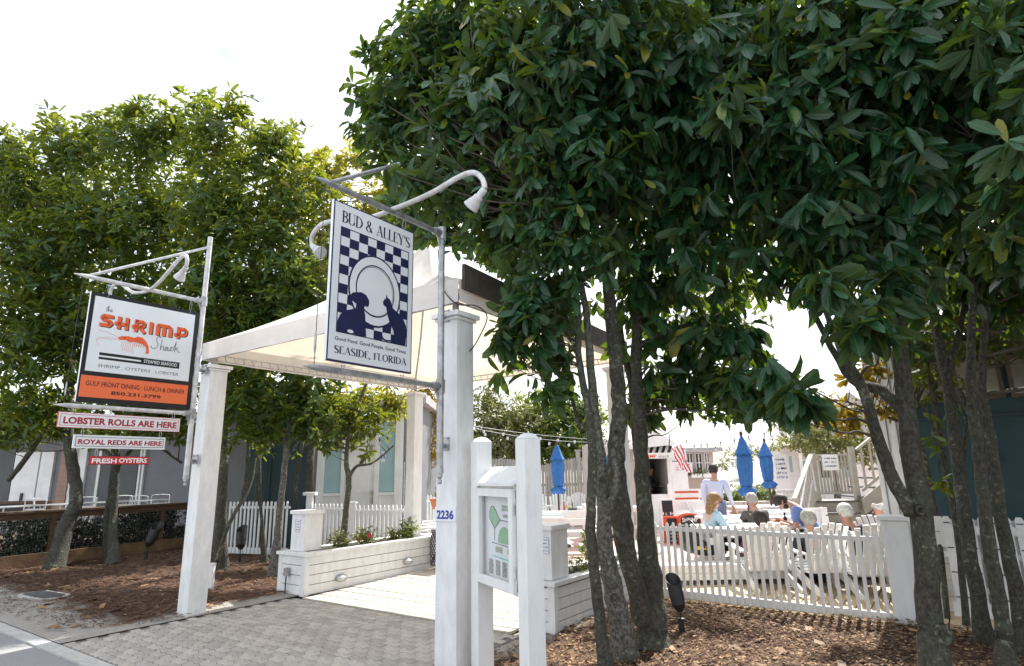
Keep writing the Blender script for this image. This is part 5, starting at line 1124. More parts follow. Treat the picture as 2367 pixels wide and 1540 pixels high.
umbrella(1781, 14.6, 1022, 1128, 'smaller closed blue umbrella, the right one of the pair', 3)
umbrella(1420, 15.5, 1036, 1120, 'blue umbrella seen as a sliver between the magnolia trunks', 4)
def dining_table(w=1.7, d=.85, h=.74):
    t = thing('dining_table', '', 'table', (0, 0, 0), 0, 'white dining tables in the courtyard')
    for k in range(5): q = MB(); q.box(-w / 2, w / 2, -d / 2 + k * d / 5 + .006, -d / 2 + (k + 1) * d / 5 - .006, h - .035, h); q.build('tabletop_plank', MT['white_plain'], t, bevel=.004)
    q = MB(); q.box(-w / 2 + .1, w / 2 - .1, -d / 2 + .08, -d / 2 + .1, h - .12, h - .036); q.box(-w / 2 + .1, w / 2 - .1, d / 2 - .1, d / 2 - .08, h - .12, h - .036); q.build('apron', MT['white_plain'], t)
    for sx in (-1, 1):
        for sy in (-1, 1): q = MB(); q.box(sx * (w / 2 - .16) - .045, sx * (w / 2 - .16) + .045, sy * (d / 2 - .14) - .04, sy * (d / 2 - .14) + .04, 0, h - .036); q.build('leg', MT['white_plain'], t, bevel=.004)
    q = MB(); q.box(-w / 2 + .16, w / 2 - .16, -.04, .04, .2, .28); q.build('stretcher', MT['white_plain'], t)
    return t
T0 = dining_table()
tl = [(1292, 13.8, 0.05, 'white table under the umbrella left of the magnolia trunks'), (1200, 12.6, 0.05, 'white table mostly hidden behind the map case post'), (1728, 11.6, .1, 'white table under the larger right-hand umbrella'), (1738, 9.75, .03, 'white table between the blond woman and the man in the blue shirt'), (1781, 14.6, 0, 'white table under the smaller right-hand umbrella'), (1420, 15.5, .1, 'white table behind the magnolia trunks')]
for i, (px, Y, a, lb) in enumerate(tl):
    o = T0 if i == 0 else copy_tree(T0); o.location = lat(px, 1200, Y); o.rotation_euler.z = a; o['label'] = lb
def bench():
    t = thing('bench', '', 'bench', (0, 0, 0), 0, 'white benches beside the dining tables')
    for k in range(2): q = MB(); q.box(-.75, .75, -.15 + k * .155, -.005 + k * .155, .41, .44); q.build('seat_plank', MT['white_plain'], t, bevel=.004)
    for k in range(2): q = MB(); q.box(-.75, .75, .20 + k * .01, .225 + k * .01, .56 + k * .16, .69 + k * .16); q.build('back_slat', MT['white_plain'], t, bevel=.004)
    for sx in (-1, 1): q = MB(); q.box(sx * .6 - .04, sx * .6 + .04, -.13, .13, 0, .408); q.box(sx * .6 - .03, sx * .6 + .03, .15, .2, 0, .86); q.build('leg', MT['white_plain'], t, bevel=.004)
    return t
B0 = bench()
for i, (px, Y, a, lb) in enumerate([(1300, 12.7, 3.14, 'white slatted bench in front of the umbrella table'), (1380, 14.2, 1.6, 'white bench at the right end of the umbrella table'), (1850, 11.5, .2, 'white bench behind the man in the blue shirt')]):
    o = B0 if i == 0 else copy_tree(B0); o.location = lat(px, 1200, Y); o.rotation_euler.z = a; o['label'] = lb
def adirondack():
    t = thing('adirondack_chair', '', 'chair', (0, 0, 0), 0, 'white adirondack chairs')   # faces -y
    c = MT['white_far']
    for k in range(7):
        s = (k - 3) / 3.; hh = .72 - .13 * s * s; q = MB(); bx = s * .225; tx = s * .30; w2 = .036
        B = lambda x, z: (x, .22 + z * .36, .28 + z * .93)
        q.bar(B(bx, 0), B(tx, hh), .070, .016, up=(0, -1, .4)); q.build('back_slat', c, t)
    for k in range(5): q = MB(); q.bar((-.27, -.30 + k * .115, .38 - k * .022), (.27, -.30 + k * .115, .38 - k * .022), .1, .02); q.build('seat_slat', c, t)
    for sx in (-1, 1):
        q = MB(); q.add([(sx * .34 - .06, -.40, .56), (sx * .34 + .06, -.40, .56), (sx * .34 + .05, .30, .53), (sx * .34 - .03, .30, .53), (sx * .34 - .06, -.40, .585), (sx * .34 + .06, -.40, .585), (sx * .34 + .05, .30, .555), (sx * .34 - .03, .30, .555)], [(3, 2, 1, 0), (4, 5, 6, 7), (0, 1, 5, 4), (1, 2, 6, 5), (2, 3, 7, 6), (3, 0, 4, 7)]); q.build('armrest', c, t)
        q = MB(); q.bar((sx * .31, -.33, 0), (sx * .31, -.33, .558), .025, .1, up=(0, 1, 0)); q.build('leg', c, t)
        q = MB(); q.bar((sx * .285, -.36, .36), (sx * .285, .58, .03), .025, .11); q.build('side_rail', c, t)
    q = MB(); q.bar((-.32, .29, .50), (.32, .29, .50), .03, .07); q.build('back_brace', c, t)
    return t
A0 = adirondack()
# faces -y at 0; PI = back to the viewer
ad = [(1752, 8.75, 3.10, 'adirondack chair with its back to the picket panel, holding the dark-haired woman in maroon'), (1878, 8.45, 3.2, 'adirondack chair behind the pickets holding the person with a grey bob'), (1984, 8.2, 3.0, 'adirondack chair nearest the capped fence post, beside the white-haired man'), (2052, 9.4, 2.1, 'adirondack chair behind the capped post, holding the bald man'), (1858, 12.2, -1.4, 'empty white chair seen side on at the foot of the stairs'),
      (1250, 20, .2, 'white adirondack chair by the weathered fence, left of the umbrella'), (1292, 20, -.15, 'white adirondack chair by the weathered fence, behind the umbrella pole'), (1334, 19.6, -.3, 'white adirondack chair by the weathered fence, right of the umbrella'),
      (988, 12.4, 1.75, 'nearest white adirondack chair in the row left of the 2236 post'), (998, 13.3, 1.8, 'second white adirondack chair in the row left of the 2236 post'), (1008, 14.2, 1.8, 'farthest white adirondack chair in the row left of the 2236 post'), (1362, 17.5, -.9, 'white adirondack chair partly behind the thin left trunk'), (1640, 15.6, .6, 'white chair behind the walking man')]
for i, (px, Y, a, lb) in enumerate(ad):
    o = A0 if i == 0 else copy_tree(A0); o.location = lat(px, 1200, Y); o.rotation_euler.z = a; o['label'] = lb; o.scale = (.95,) * 3 if i < 4 else ((.78,) * 3 if i == 4 else (1,) * 3)
# low white plank bench wall beyond the pickets
t = thing('low_bench_wall', 'long low white plank bench beyond the picket panel', 'bench', lat(1520, 1300, 8.9), 0); Lx = lat(2040, 1300, 8.9).x - t.location.x
for k in range(2): q = MB(); q.box(0, Lx, -.02 + k * .0, .0 + k * .0, .10 + k * .09, .185 + k * .09); q.build('front_board', MT['white_far'], t)
for k in range(3): q = MB(); q.box(-.02, Lx, -.03 + k * .13, .09 + k * .13, .275, .3); q.build('top_board', MT['white_far'], t)
q = MB(); q.box(0, Lx, .3, .32, 0, .27); q.build('back_panel', MT['trim_brown'], t)
for k in range(9): q = MB(); q.box(Lx * k / 8.2, Lx * k / 8.2 + .09, .0, .09, 0, .098); q.build('foot', MT['trim_brown'], t)
# things on tables
def bottle(P, m, label, h=.2, grp='bottles and jars on the umbrella table', cat='bottle', r=.03):
    t = thing('sauce_bottle', label, cat, P, 0, grp); m_ = MB(); m_.lathe([(r, 0), (r, h * .6), (r * .4, h * .8), (r * .4, h)], 10); m_.build('bottle_body', MT[m], t, smooth=True); m_ = MB(); m_.lathe([(r * .45, h), (r * .45, h + .02)], 10); m_.build('cap', MT['black'], t)
tb = lat(1292, 1200, 13.8); bottle(tb + Vector((.12, -.1, .742)), 'frame_red', 'red sauce bottle on the umbrella table'); bottle(tb + Vector((-.42, -.2, .742)), 'black', 'dark bottle at the left of the umbrella table')
t = thing('condiment_caddy', 'black condiment caddy beside the red bottle on the umbrella table', 'caddy', tb + Vector((.3, -.1, .742))); q = MB(); q.box(-.09, .09, -.06, .06, 0, .08); q.tube([(0, 0, .08), (0, 0, .2)], .008, 6); q.build('tray', MT['black'], t); q = MB(); q.lathe([(.025, .08), (.025, .13)], 8, (-.05, 0, 0)); q.build('jar', MT['yellow'], t)
tb = lat(1738, 1200, 9.75); t = thing('paper_tray', 'white food tray with wrappers in front of the blond woman', 'tray', tb + Vector((-.25, .1, .742))); q = MB(); q.box(-.16, .16, -.11, .11, 0, .02); q.build('tray_base', MT['white_plain'], t)
for k in range(4): q = MB(); q.lathe([(.05, .02), (.07, .05), (.03, .09), (.01, .1)], 7, (rnd.uniform(-.1, .1), rnd.uniform(-.05, .05), 0)); q.build('wrapper', MT['paper'], t)
bottle(lat(1815, 1200, 9.75) + Vector((0, 0, .742)), 'black', 'dark glass bottle by the elbow of the man in the blue shirt', .16, cat='bottle', grp=None)
# infant seat beside the blond woman
t = thing('infant_seat', 'black infant car seat with a yellow tag beside the blond woman', 'car seat', lat(1622, 1200, 9.6) + Vector((0, 0, .40)), .2)
bm_prof = [(-.30, .02), (-.33, .12), (-.30, .30), (-.2, .34), (-.16, .22), (-.02, .12), (.16, .10), (.26, .16), (.30, .12), (.24, .0), (.0, -.06), (-.2, -.04)]
q = MB(); q.prism(bm_prof, -.2, .2); q.build('shell', MT['black'], t, bevel=.04); q = MB(); q.tube(curve([(-.1, -.21, .06), (-.18, -.2, .3), (-.2, 0, .44), (-.18, .2, .3), (-.1, .21, .06)]), .015, 8); q.build('carry_handle', MT['black'], t)
q = MB(); q.tube(curve([(-.33, -.16, .26), (-.42, -.1, .3), (-.44, .0, .27)]), .02, 6); q.build('hood_edge', MT['cloth_dark'], t); q = MB(); q.box(-.22, -.08, -.215, -.203, .04, .09); q.build('tag', MT['yellow'], t); q = MB(); q.box(-.06, .06, -.212, -.203, .10, .2); q.build('label_patch', MT['white_plain'], t)
for sx in (-.18, .18): q = MB(); q.tube([(sx, -.18, -.03), (sx * 1.4, -.2, -.4)], .014, 6); q.tube([(sx, .18, -.03), (sx * 1.4, .2, -.4)], .014, 6); q.build('stand_leg', MT['pipe_white'], t)

# ------------------------------------------------------------ people
def skin_mesh(name, nodes, edges, m, parent=None, loc=None, rz=0, root=0, sub=2):
    me = bpy.data.meshes.new(name); me.from_pydata([n[0] for n in nodes], edges, []); o = bpy.data.objects.new(name, me); col.objects.link(o); o.parent = parent
    if loc is not None: o.location = loc
    o.rotation_euler.z = rz; md = o.modifiers.new('skin', 'SKIN'); md.use_smooth_shade = True; md.use_x_symmetry = False
    sv_ = me.skin_vertices[0].data
    for i, n in enumerate(nodes):
        r = n[1]; sv_[i].radius = (r, r) if not hasattr(r, '__len__') else r; sv_[i].use_root = (i == root)
    s = o.modifiers.new('sub', 'SUBSURF'); s.levels = s.render_levels = sub; me.materials.append(MT[m]); return o
def person(label, loc, rz, J, skinm, hairm, shirt, trousers, sleeve='long', hair='short', scale=1., extra=None):
    # J: joints in metres, facing +y. keys: pel che nec hea(centre) ; shL shR elL elR wrL wrR hiL hiR knL knR anL anR
    V = {k: Vector(v) for k, v in J.items()}
    up = (V['nec'] - V['che']).normalized(); fd = Vector(J.get('face', (0, 1, 0))).normalized(); hd = V['hea']; hup = (hd - V['nec']).normalized()
    N_, E_ = [], []
    def nd(p, r): N_.append((tuple(p), r)); return len(N_) - 1
    pel = nd(V['pel'], (.135, .10)); wa = nd(V['pel'].lerp(V['che'], .5), (.12, .09)); E_.append((pel, wa)); ch = nd(V['che'], (.15, .11)); E_.append((wa, ch)); ne = nd(V['nec'], .06); E_.append((ch, ne))
    h0 = nd(hd - hup * .075 + fd * .01, .062); h1 = nd(hd + hup * .0, .083); h2 = nd(hd + hup * .065, .078); E_ += [(ne, h0), (h0, h1), (h1, h2)]
    for s in 'LR':
        sh = nd(V['sh' + s], .058); el = nd(V['el' + s], .04); wr = nd(V['wr' + s], .027); E_ += [(ch, sh), (sh, el), (el, wr)]
        hand = V.get('ha' + s, V['wr' + s] + (V['wr' + s] - V['el' + s]).normalized() * .09); pm = nd(hand, (.036, .02)); E_.append((wr, pm))
        d = (hand - V['wr' + s]).normalized(); sd = d.cross(Vector((0, 0, 1)));
        if sd.length < .2: sd = d.cross(Vector((0, 1, 0)))
        sd.normalize(); cu = sd.cross(d)
        for k, (off, ln) in enumerate(((-.030, .058), (-.010, .07), (.010, .066), (.029, .05))):
            f1 = nd(hand + d * (.035 + ln * .45) + sd * off * 1.1, .0095); f2 = nd(hand + d * (.035 + ln * .85) + sd * off * 1.15 + cu * -.02, .008); E_ += [(pm, f1), (f1, f2)]
        t1 = nd(hand + sd * -.048 + d * .02, .010); t2 = nd(hand + sd * -.055 + d * .052, .009); E_ += [(wr, t1), (t1, t2)]
        hi = nd(V['hi' + s], .085); kn = nd(V['kn' + s], .055); an = nd(V['an' + s], .037); toe = nd(V['an' + s] + Vector(J.get('foot', (0, .14, -.045))), .035); E_ += [(pel, hi), (hi, kn), (kn, an), (an, toe)]
    b = skin_mesh('person', N_, E_, skinm, None, loc, rz); b.scale = (scale,) * 3; tag(b, label, 'person')
    def cloth(name, chain, m):
        n2, e2, idx = [], [], {}
        for a, c in chain:
            for q in (a, c):
                if q[0] not in idx: idx[q[0]] = len(n2); n2.append((tuple(q[1]), q[2]))
            e2.append((idx[a[0]], idx[c[0]]))
        skin_mesh(name, n2, e2, m, b)
    P_ = lambda k, r, p=None: (k, V[k] if p is None else p, r)
    arms = []
    for s in 'LR':
        arms += [(P_('che', (.172, .132)), P_('sh' + s, .075)), (P_('sh' + s, .075), P_('el' + s, .054))] if sleeve == 'long' else [(P_('che', (.172, .132)), P_('sh' + s, .075)), (P_('sh' + s, .075), ('m' + s, V['sh' + s].lerp(V['el' + s], .75), .058))]
        if sleeve == 'long': arms.append((P_('el' + s, .054), ('w' + s, V['el' + s].lerp(V['wr' + s], .93), .038)))
    cloth('shirt', [(('hem', V['pel'] + (V['che'] - V['pel']) * -.02, (.160, .125)), ('wst', V['pel'].lerp(V['che'], .5), (.150, .118))), (('wst', None, 0), P_('che', (.172, .132))), (P_('che', (.172, .132)), ('col', V['che'].lerp(V['nec'], .62), .078))] + arms, shirt) if False else \
    cloth('shirt', [(('hem', V['pel'] + (V['che'] - V['pel']) * .02, (.160, .125)), ('wst', V['pel'].lerp(V['che'], .5), (.150, .118))), (('wst', V['pel'].lerp(V['che'], .5), (.150, .118)), P_('che', (.172, .132))), (P_('che', (.172, .132)), ('col', V['che'].lerp(V['nec'], .60), .075))] + arms, shirt)
    lg = []
    for s in 'LR': lg += [(('pel', V['pel'] - Vector((0, 0, .01)), (.155, .12)), P_('hi' + s, .10)), (P_('hi' + s, .10), P_('kn' + s, .073)), (P_('kn' + s, .073), ('a' + s, V['kn' + s].lerp(V['an' + s], .93), .062))]
    cloth('trousers', lg, trousers)
    for s in 'LR':
        q = MB(); f = Vector(J.get('foot', (0, .14, -.045))); a = V['an' + s] + Vector((0, 0, -.05)); q.tube([a - f * .3, a + f * .3, a + f * 1.2], [.045, .05, .04], 10); q.build('shoe', MT['cloth_dark'] if trousers != 'cloth_maroon' else MT['white_plain'], b, smooth=True)
    # hair: a cap shell round the back and top of the skull
    q = MB(); side = fd.cross(hup).normalized(); fwd = hup.cross(side) * -1 if hup.cross(side).dot(fd) < 0 else hup.cross(side); n, k_ = 20, 9; vs = []; fs = []; base = {'bald': -.5, 'short': -.72, 'bob': -1.0, 'longhair': -1.0}[hair]
    for i in range(k_ + 1):
        th = i / k_
        for j in range(n):
            a = 2 * math.pi * j / n; ca, sa = math.cos(a), math.sin(a); front = max(0, ca)       # ca>0 is forward
            low = base * (1 - front ** .7) + .45 * front ** .7; ph = math.asin(max(-1, min(1, 1 - th * (1 - low)))); r0 = .101 * (1 + .04 * math.sin(7 * a + i * 2)); r0 *= 1.0 + (.06 if hair in ('bob', 'longhair') else 0)
            vs.append(hd + hup * .022 + hup * (math.sin(ph) * r0 * 1.12) + fwd * (math.cos(ph) * ca * r0 * 1.05 - .012) + side * (math.cos(ph) * sa * r0 * .88))
    for i in range(k_):
        for j in range(n): fs.append((i * n + j, i * n + (j + 1) % n, (i + 1) * n + (j + 1) % n, (i + 1) * n + j))
    if hair == 'bald':
        vs = vs[3 * n:]; fs = [(i * n + j, i * n + (j + 1) % n, (i + 1) * n + (j + 1) % n, (i + 1) * n + j) for i in range(k_ - 3) for j in range(n)]
    q.add(vs, fs); ho = q.build('hair', MT[hairm], b, smooth=True, fix=False); so_ = ho.modifiers.new('s', 'SOLIDIFY'); so_.thickness = .014; so_.offset = 0
    if hair == 'longhair':
        for k in range(7):
            a = -1.3 + k * .43; o_ = hd - fwd * (.07 * math.cos(a * .7)) + side * (.085 * math.sin(a)); q = MB(); q.tube(curve([o_ + hup * .03, o_ - hup * .08 - fwd * .01, o_ - hup * .17 - fwd * .01 + side * .01, o_ - hup * .24 + fwd * .02]), [.024] * 6 + [.026] * 6 + [.02] * 6 + [.006], 7); q.build('hair_lock', MT[hairm], b, smooth=True)
    # face
    for s in (-1, 1):
        q = MB(); q.lathe([(.004, -.006), (.011, 0), (.004, .006)], 8, (0, 0, 0)); q.v = [tuple(Vector(v_) * .9 + hd + fwd * .082 + side * (.03 * s) + hup * .012) for v_ in q.v]; q.build('eye', MT['black'], b)
        q = MB(); q.lathe([(.01, -.03), (.016, 0), (.012, .028)], 8); q.v = [tuple(Vector((v_[0] * .6, v_[1], v_[2])) + hd + side * (.088 * s) - fwd * .008) for v_ in q.v]; q.build('ear', MT[skinm], b, smooth=True)
    q = MB(); q.tube([hd + fwd * .078 + hup * .015, hd + fwd * .105 - hup * .018, hd + fwd * .085 - hup * .027], [.008, .014, .006], 8); q.build('nose', MT[skinm], b, smooth=True)
    q = MB(); q.tube([hd + fwd * .083 - hup * .052 - side * .022, hd + fwd * .092 - hup * .052, hd + fwd * .083 - hup * .052 + side * .022], [.003, .006, .003], 6); q.build('mouth', MT['pale_pink'], b, smooth=True)
    if extra: extra(b, hd, fwd, side, hup)
    return b
def seat_pose(lean=0., reach=(.12, .30), spread=.13, headdrop=0., hz=.78, arms='table', tw=0.):
    # seated, pelvis at z .12, facing +y
    L_ = math.sin(lean); C_ = math.cos(lean)
    def tr(x, y, z): return (x, y * C_ + z * L_, .12 + z * C_ - y * L_)
    J = dict(pel=(0, 0, .12), che=tr(0, 0, .36), nec=tr(0, .01, .54), hea=tr(0, .04 + headdrop, .665 - headdrop * .4), shL=tr(-.18, 0, .46), shR=tr(.18, 0, .46), hiL=(-.09, .05, .10), hiR=(.09, .05, .10), knL=(-spread, .46, .16), knR=(spread, .46, .16), anL=(-spread, .50, -.26), anR=(spread, .50, -.26))
    if arms == 'table': J.update(elL=tr(-.24, .13, .22), elR=tr(.24, .13, .22), wrL=tuple(Vector(tr(-.10, .36, .20))), wrR=tuple(Vector(tr(.10, .36, .22))))
    elif arms == 'rest': J.update(elL=tr(-.29, .02, .20), elR=tr(.29, .02, .20), wrL=(-.30, .26, .26), wrR=(.30, .26, .26))
    elif arms == 'mouth': J.update(elL=tr(-.24, .18, .25), elR=tr(.24, .18, .25), wrL=tuple(Vector(tr(-.05, .30, .42))), wrR=tuple(Vector(tr(.06, .28, .44))))
    return J
def seated(label, px, ytop, Y, rz, pose, *a, **k):
    P = lat(px, 1200, Y); hx_ = Matrix.Rotation(rz, 3, 'Z') @ Vector(pose['hea']); P.x -= hx_.x; P.y -= hx_.y; zt = at(px, ytop, Y).z; top = pose['hea'][2] + .105; P.z = zt - top; return person(label, P, rz, pose, *a, **k)
def beard(b, hd, f, s, u):
    q = MB(); q.lathe([(.02, -.05), (.058, -.03), (.07, .0), (.068, .03)], 14); q.v = [tuple(hd + f * (v_[1] * .9 + .022) + s * v_[0] * .95 + u * (v_[2] - .062)) for v_ in q.v]; q.build('beard', MT['hair_dark'], b, smooth=True)
def shades(b, hd, f, s, u):
    q = MB(); q.tube([hd + f * .096 - s * .06 + u * .012, hd + f * .104 + u * .012, hd + f * .096 + s * .06 + u * .012], .014, 6); q.tube([hd + f * .096 + s * .06 + u * .012, hd + s * .088], .004, 5); q.tube([hd + f * .096 - s * .06 + u * .012, hd - s * .088], .004, 5); q.build('sunglasses', MT['black'], b)
def scarf(b, hd, f, s, u):
    shades(b, hd, f, s, u); q = MB(); q.lathe([(.075, -.03), (.09, 0), (.07, .04)], 14); q.v = [tuple(hd + f * v_[1] + s * v_[0] + u * (v_[2] - .155)) for v_ in q.v]; q.build('scarf', MT['white_plain'], b, smooth=True)
D90 = R(90)
seated('blond woman in a pale blue sweater and sunglasses reaching across the table', 1655, 1143, 9.95, R(-80), seat_pose(.08, arms='table'), 'skin_pale', 'hair_blond', 'cloth_lightblue', 'cloth_dark', hair='longhair', extra=scarf)
seated('grey-haired man in a dark grey vest seen from behind at the table', 1742, 1143, 10.5, R(8), seat_pose(.12, arms='table'), 'skin', 'hair_grey', 'cloth_vest', 'cloth_dark')
seated('bearded man in a blue polo shirt leaning over his food', 1812, 1145, 9.6, R(68), seat_pose(.62, headdrop=.05, arms='mouth'), 'skin', 'hair_dark', 'cloth_blue', 'cloth_dark', sleeve='short', extra=beard)
seated('dark-haired woman in maroon in a chair behind the pickets', 1757, 1183, 9.0, R(-4), seat_pose(-.14, arms='rest'), 'skin', 'hair_dark', 'cloth_maroon', 'cloth_maroon', hair='bob')
seated('person with a short grey bob in a chair behind the pickets', 1868, 1183, 8.8, R(10), seat_pose(-.10, arms='rest'), 'skin', 'hair_grey', 'cloth_dark', 'cloth_dark', hair='bob')
seated('white-haired man in a navy jacket behind the pickets', 1955, 1168, 8.7, R(20), seat_pose(.02, arms='rest'), 'skin', 'hair_white', 'cloth_navy', 'cloth_dark')
seated('bald man facing left behind the capped fence post', 2036, 1163, 9.5, R(75), seat_pose(0, arms='rest'), 'skin', 'hair_white', 'white_plain', 'denim', hair='bald')
stand = dict(pel=(0, 0, .96), che=(0, .0, 1.25), nec=(0, .02, 1.45), hea=(.0, .045, 1.575), face=(.45, 1, 0), shL=(-.19, 0, 1.38), shR=(.19, 0, 1.38), elL=(-.235, -.05, 1.10), elR=(.25, .0, 1.10), wrL=(-.19, .05, .87), wrR=(.30, .10, .87), hiL=(-.09, 0, .9), hiR=(.09, 0, .9), knL=(-.10, -.05, .5), knR=(.09, .16, .5), anL=(-.10, -.26, .12), anR=(.08, .24, .09))
P = lat(1660, 1200, 12.4); person('man in a lavender sweatshirt and jeans walking away across the courtyard', P, R(-22), stand, 'skin', 'hair_dark', 'cloth_lavender', 'denim', scale=1.0)
cook = dict(stand); cook.update(elL=(-.27, .08, 1.12), elR=(.27, .08, 1.12), wrL=(-.16, .3, 1.06), wrR=(.14, .32, 1.08), knR=(.1, .0, .5), anR=(.1, 0, .09), knL=(-.1, 0, .5), anL=(-.1, 0, .09), face=(0, 1, 0))
P = lat(1508, 1200, 18.6); P.z = .05; person('cook in dark clothes standing in the kiosk opening', P, R(-110), cook, 'skin', 'hair_dark', 'cloth_dark', 'cloth_dark')

# ------------------------------------------------------------ string lights
def lights(label, P, Q, sag, n):
    t = thing('string_lights', label, 'string lights', P, 0, 'string lights over the courtyard'); D = Q - P; pts = [D * (i / 24) - Vector((0, 0, sag * 4 * (i / 24) * (1 - i / 24))) for i in range(25)]
    m_ = MB(); m_.tube(pts, .005, 5); m_.build('cable', MT['galv'], t); src = None
    for i in range(n):
        s = (i + .5) / n; p = D * s - Vector((0, 0, sag * 4 * s * (1 - s)))
        if src is None: m_ = MB(); m_.lathe([(.014, 0), (.018, -.04), (.02, -.05)], 8); src = m_.build('socket', MT['black'], t, loc=p); m_ = MB(); m_.lathe([(.018, -.05), (.03, -.085), (.022, -.115), (.004, -.125)], 8); bulb0 = m_.build('bulb', MT['lens'], src, smooth=True)
        else: c = inst(src, t, p); inst(bulb0, c)
    return t
lights('string of bulbs from the slim post across to the right trees', at(1095, 985, 13), at(1420, 1018, 15), .05, 8)
lights('second string of bulbs just below, left of the magnolia trunks', at(1095, 990, 13.2), at(1420, 1022, 15.3), .1, 7)
lights('string of bulbs crossing the open sky above the kiosk roof', at(1590, 1030, 16), at(1900, 960, 13), .1, 9)
lights('low string of bulbs above the window wing', at(1570, 1012, 17), at(1800, 1022, 17), .22, 7)
# ------------------------------------------------------------ uplights
def uplight(label, px, py, yb, m='black', s=1., tilt=.12, rz=0.):
    P = gp(px, yb); t = thing('path_uplight', label, 'uplight', P, rz, 'black bullet uplights in the mulch')
    m_ = MB(); m_.lathe([(.03, 0), (.03, .13 * s), (.036, .135 * s), (.012, .14 * s)], 12); m_.build('stake', MT[m], t)
    m_ = MB(); m_.tube([(0, 0, .13 * s), (0, 0, .2 * s)], .010, 8); m_.build('swivel', MT['dark_metal'], t)
    rt = Matrix.Rotation(-tilt, 3, 'Y') @ Matrix.Rotation(-.25, 3, 'X')
    m_ = MB(); m_.lathe([(.02, 0), (.052, .05), (.058, .12), (.060, .2)], 16)
    n = 16; k = len(m_.v) - n
    for j in range(n): v = m_.v[k + j]; m_.v[k + j] = (v[0], v[1], v[2] + .045 + .055 * (v[1] / .06))
    m_.f = m_.f[:-1]; m_.m = m_.m[:-1]
    m_.v = [tuple(rt @ (Vector(v_) * s) + Vector((0, 0, .18 * s))) for v_ in m_.v]; o = m_.build('hood', MT[m], t, smooth=False); so_ = o.modifiers.new('s', 'SOLIDIFY'); so_.thickness = .005
    m_ = MB(); m_.lathe([(.048, .16), (.03, .165)], 12); m_.v = [tuple(rt @ (Vector(v_) * s) + Vector((0, 0, .18 * s))) for v_ in m_.v]; m_.build('lens', MT['glass_dark'], o)
uplight('black bullet uplight in the sunny mulch right of the magnolia cluster', 1577, 1400, 1472, s=1.25, tilt=.1)
uplight('black uplight tilted left in front of the timber railing', 336, 1250, 1302, s=1.7, tilt=-.25)
uplight('black uplight among the shaded trunks behind the left post', 553, 1270, 1308, s=1.6)

# ------------------------------------------------------------ trees
def norm(a): return a / (np.linalg.norm(a, axis=1, keepdims=True) + 1e-9)
def cluster_leaves(cent, outw, nl, ln, rng, droop, spread=.55, up=.45):
    """rosettes: cent (K,3), outw (K,3) -> leaf bases, directions, normals, lengths, twig ids"""
    K = len(cent); tw = norm(outw * .55 + np.array([0, 0, up]) + rng.normal(0, .45, (K, 3)))
    a = norm(np.cross(tw, np.array([.3, .2, .93]) + rng.normal(0, .01, (K, 3)))); b = np.cross(tw, a)
    B, D, Nn, Ln, Id = [], [], [], [], []
    for i in range(nl):
        ph = rng.uniform(0, 6.283, K); th = rng.uniform(.75, 1.5, K)
        rad = a * np.cos(ph)[:, None] + b * np.sin(ph)[:, None]
        d = norm(tw * np.cos(th)[:, None] + rad * np.sin(th)[:, None] + np.array([0, 0, -1.]) * (droop * rng.uniform(.4, 1.4, K))[:, None])
        n = norm(tw - d * np.sum(tw * d, 1)[:, None] + rng.normal(0, .22, (K, 3))); n = norm(n - d * np.sum(n * d, 1)[:, None])
        back = rng.uniform(0, .10, K)[:, None]
        B.append(cent - tw * back + rad * .008); D.append(d); Nn.append(n); Ln.append(ln * rng.uniform(.42, 1.22, K)); Id.append(np.arange(K))
    return np.concatenate(B), np.concatenate(D), np.concatenate(Nn), np.concatenate(Ln), tw
TPL = np.array([[0, 0, 0], [-.10, .24, .03], [0, .24, -.012], [.10, .24, .03], [-.165, .58, .02], [0, .58, -.04], [.165, .58, .02], [-.13, .86, -.05], [0, .86, -.085], [.13, .86, -.05], [0, 1., -.13]])
TF = [(0, 3, 2), (0, 2, 1), (1, 2, 5, 4), (2, 3, 6, 5), (4, 5, 8, 7), (5, 6, 9, 8), (7, 8, 10), (8, 9, 10)]
_lt = np.array([len(f) for f in TF]); _fl = np.array([i for f in TF for i in f])
def leaves_mesh(name, B, D, Nn, Ln, m, parent, rng):
    n = len(B); S_ = np.cross(D, Nn); cv = rng.uniform(-.2, 2.6, n); wd = rng.uniform(.75, 1.15, n)
    T = TPL; V = (B[:, None, :] + S_[:, None, :] * (T[None, :, 0] * wd[:, None] * Ln[:, None])[..., None] + D[:, None, :] * (T[None, :, 1] * Ln[:, None])[..., None] + Nn[:, None, :] * (T[None, :, 2] * cv[:, None] * Ln[:, None])[..., None]).reshape(-1, 3)
    me = bpy.data.meshes.new(name); me.vertices.add(len(V)); me.vertices.foreach_set('co', V.astype(np.float32).ravel())
    lv = (_fl[None, :] + (np.arange(n) * 11)[:, None]).ravel(); me.loops.add(len(lv)); me.loops.foreach_set('vertex_index', lv.astype(np.int32))
    lt = np.tile(_lt, n); me.polygons.add(len(lt)); st = np.concatenate([[0], np.cumsum(lt)[:-1]]); me.polygons.foreach_set('loop_start', st.astype(np.int32)); me.polygons.foreach_set('loop_total', lt.astype(np.int32))
    me.polygons.foreach_set('use_smooth', np.ones(len(lt), dtype=bool)); me.update(calc_edges=True); me.materials.append(MT[m]); uvl = me.uv_layers.new(name='UVMap'); uvl.data.foreach_set('uv', np.tile(TPL[_fl][:, :2], (n, 1)).astype(np.float32).ravel())
    o = bpy.data.objects.new(name, me); col.objects.link(o); o.parent = parent; return o
_leafsrc = {}
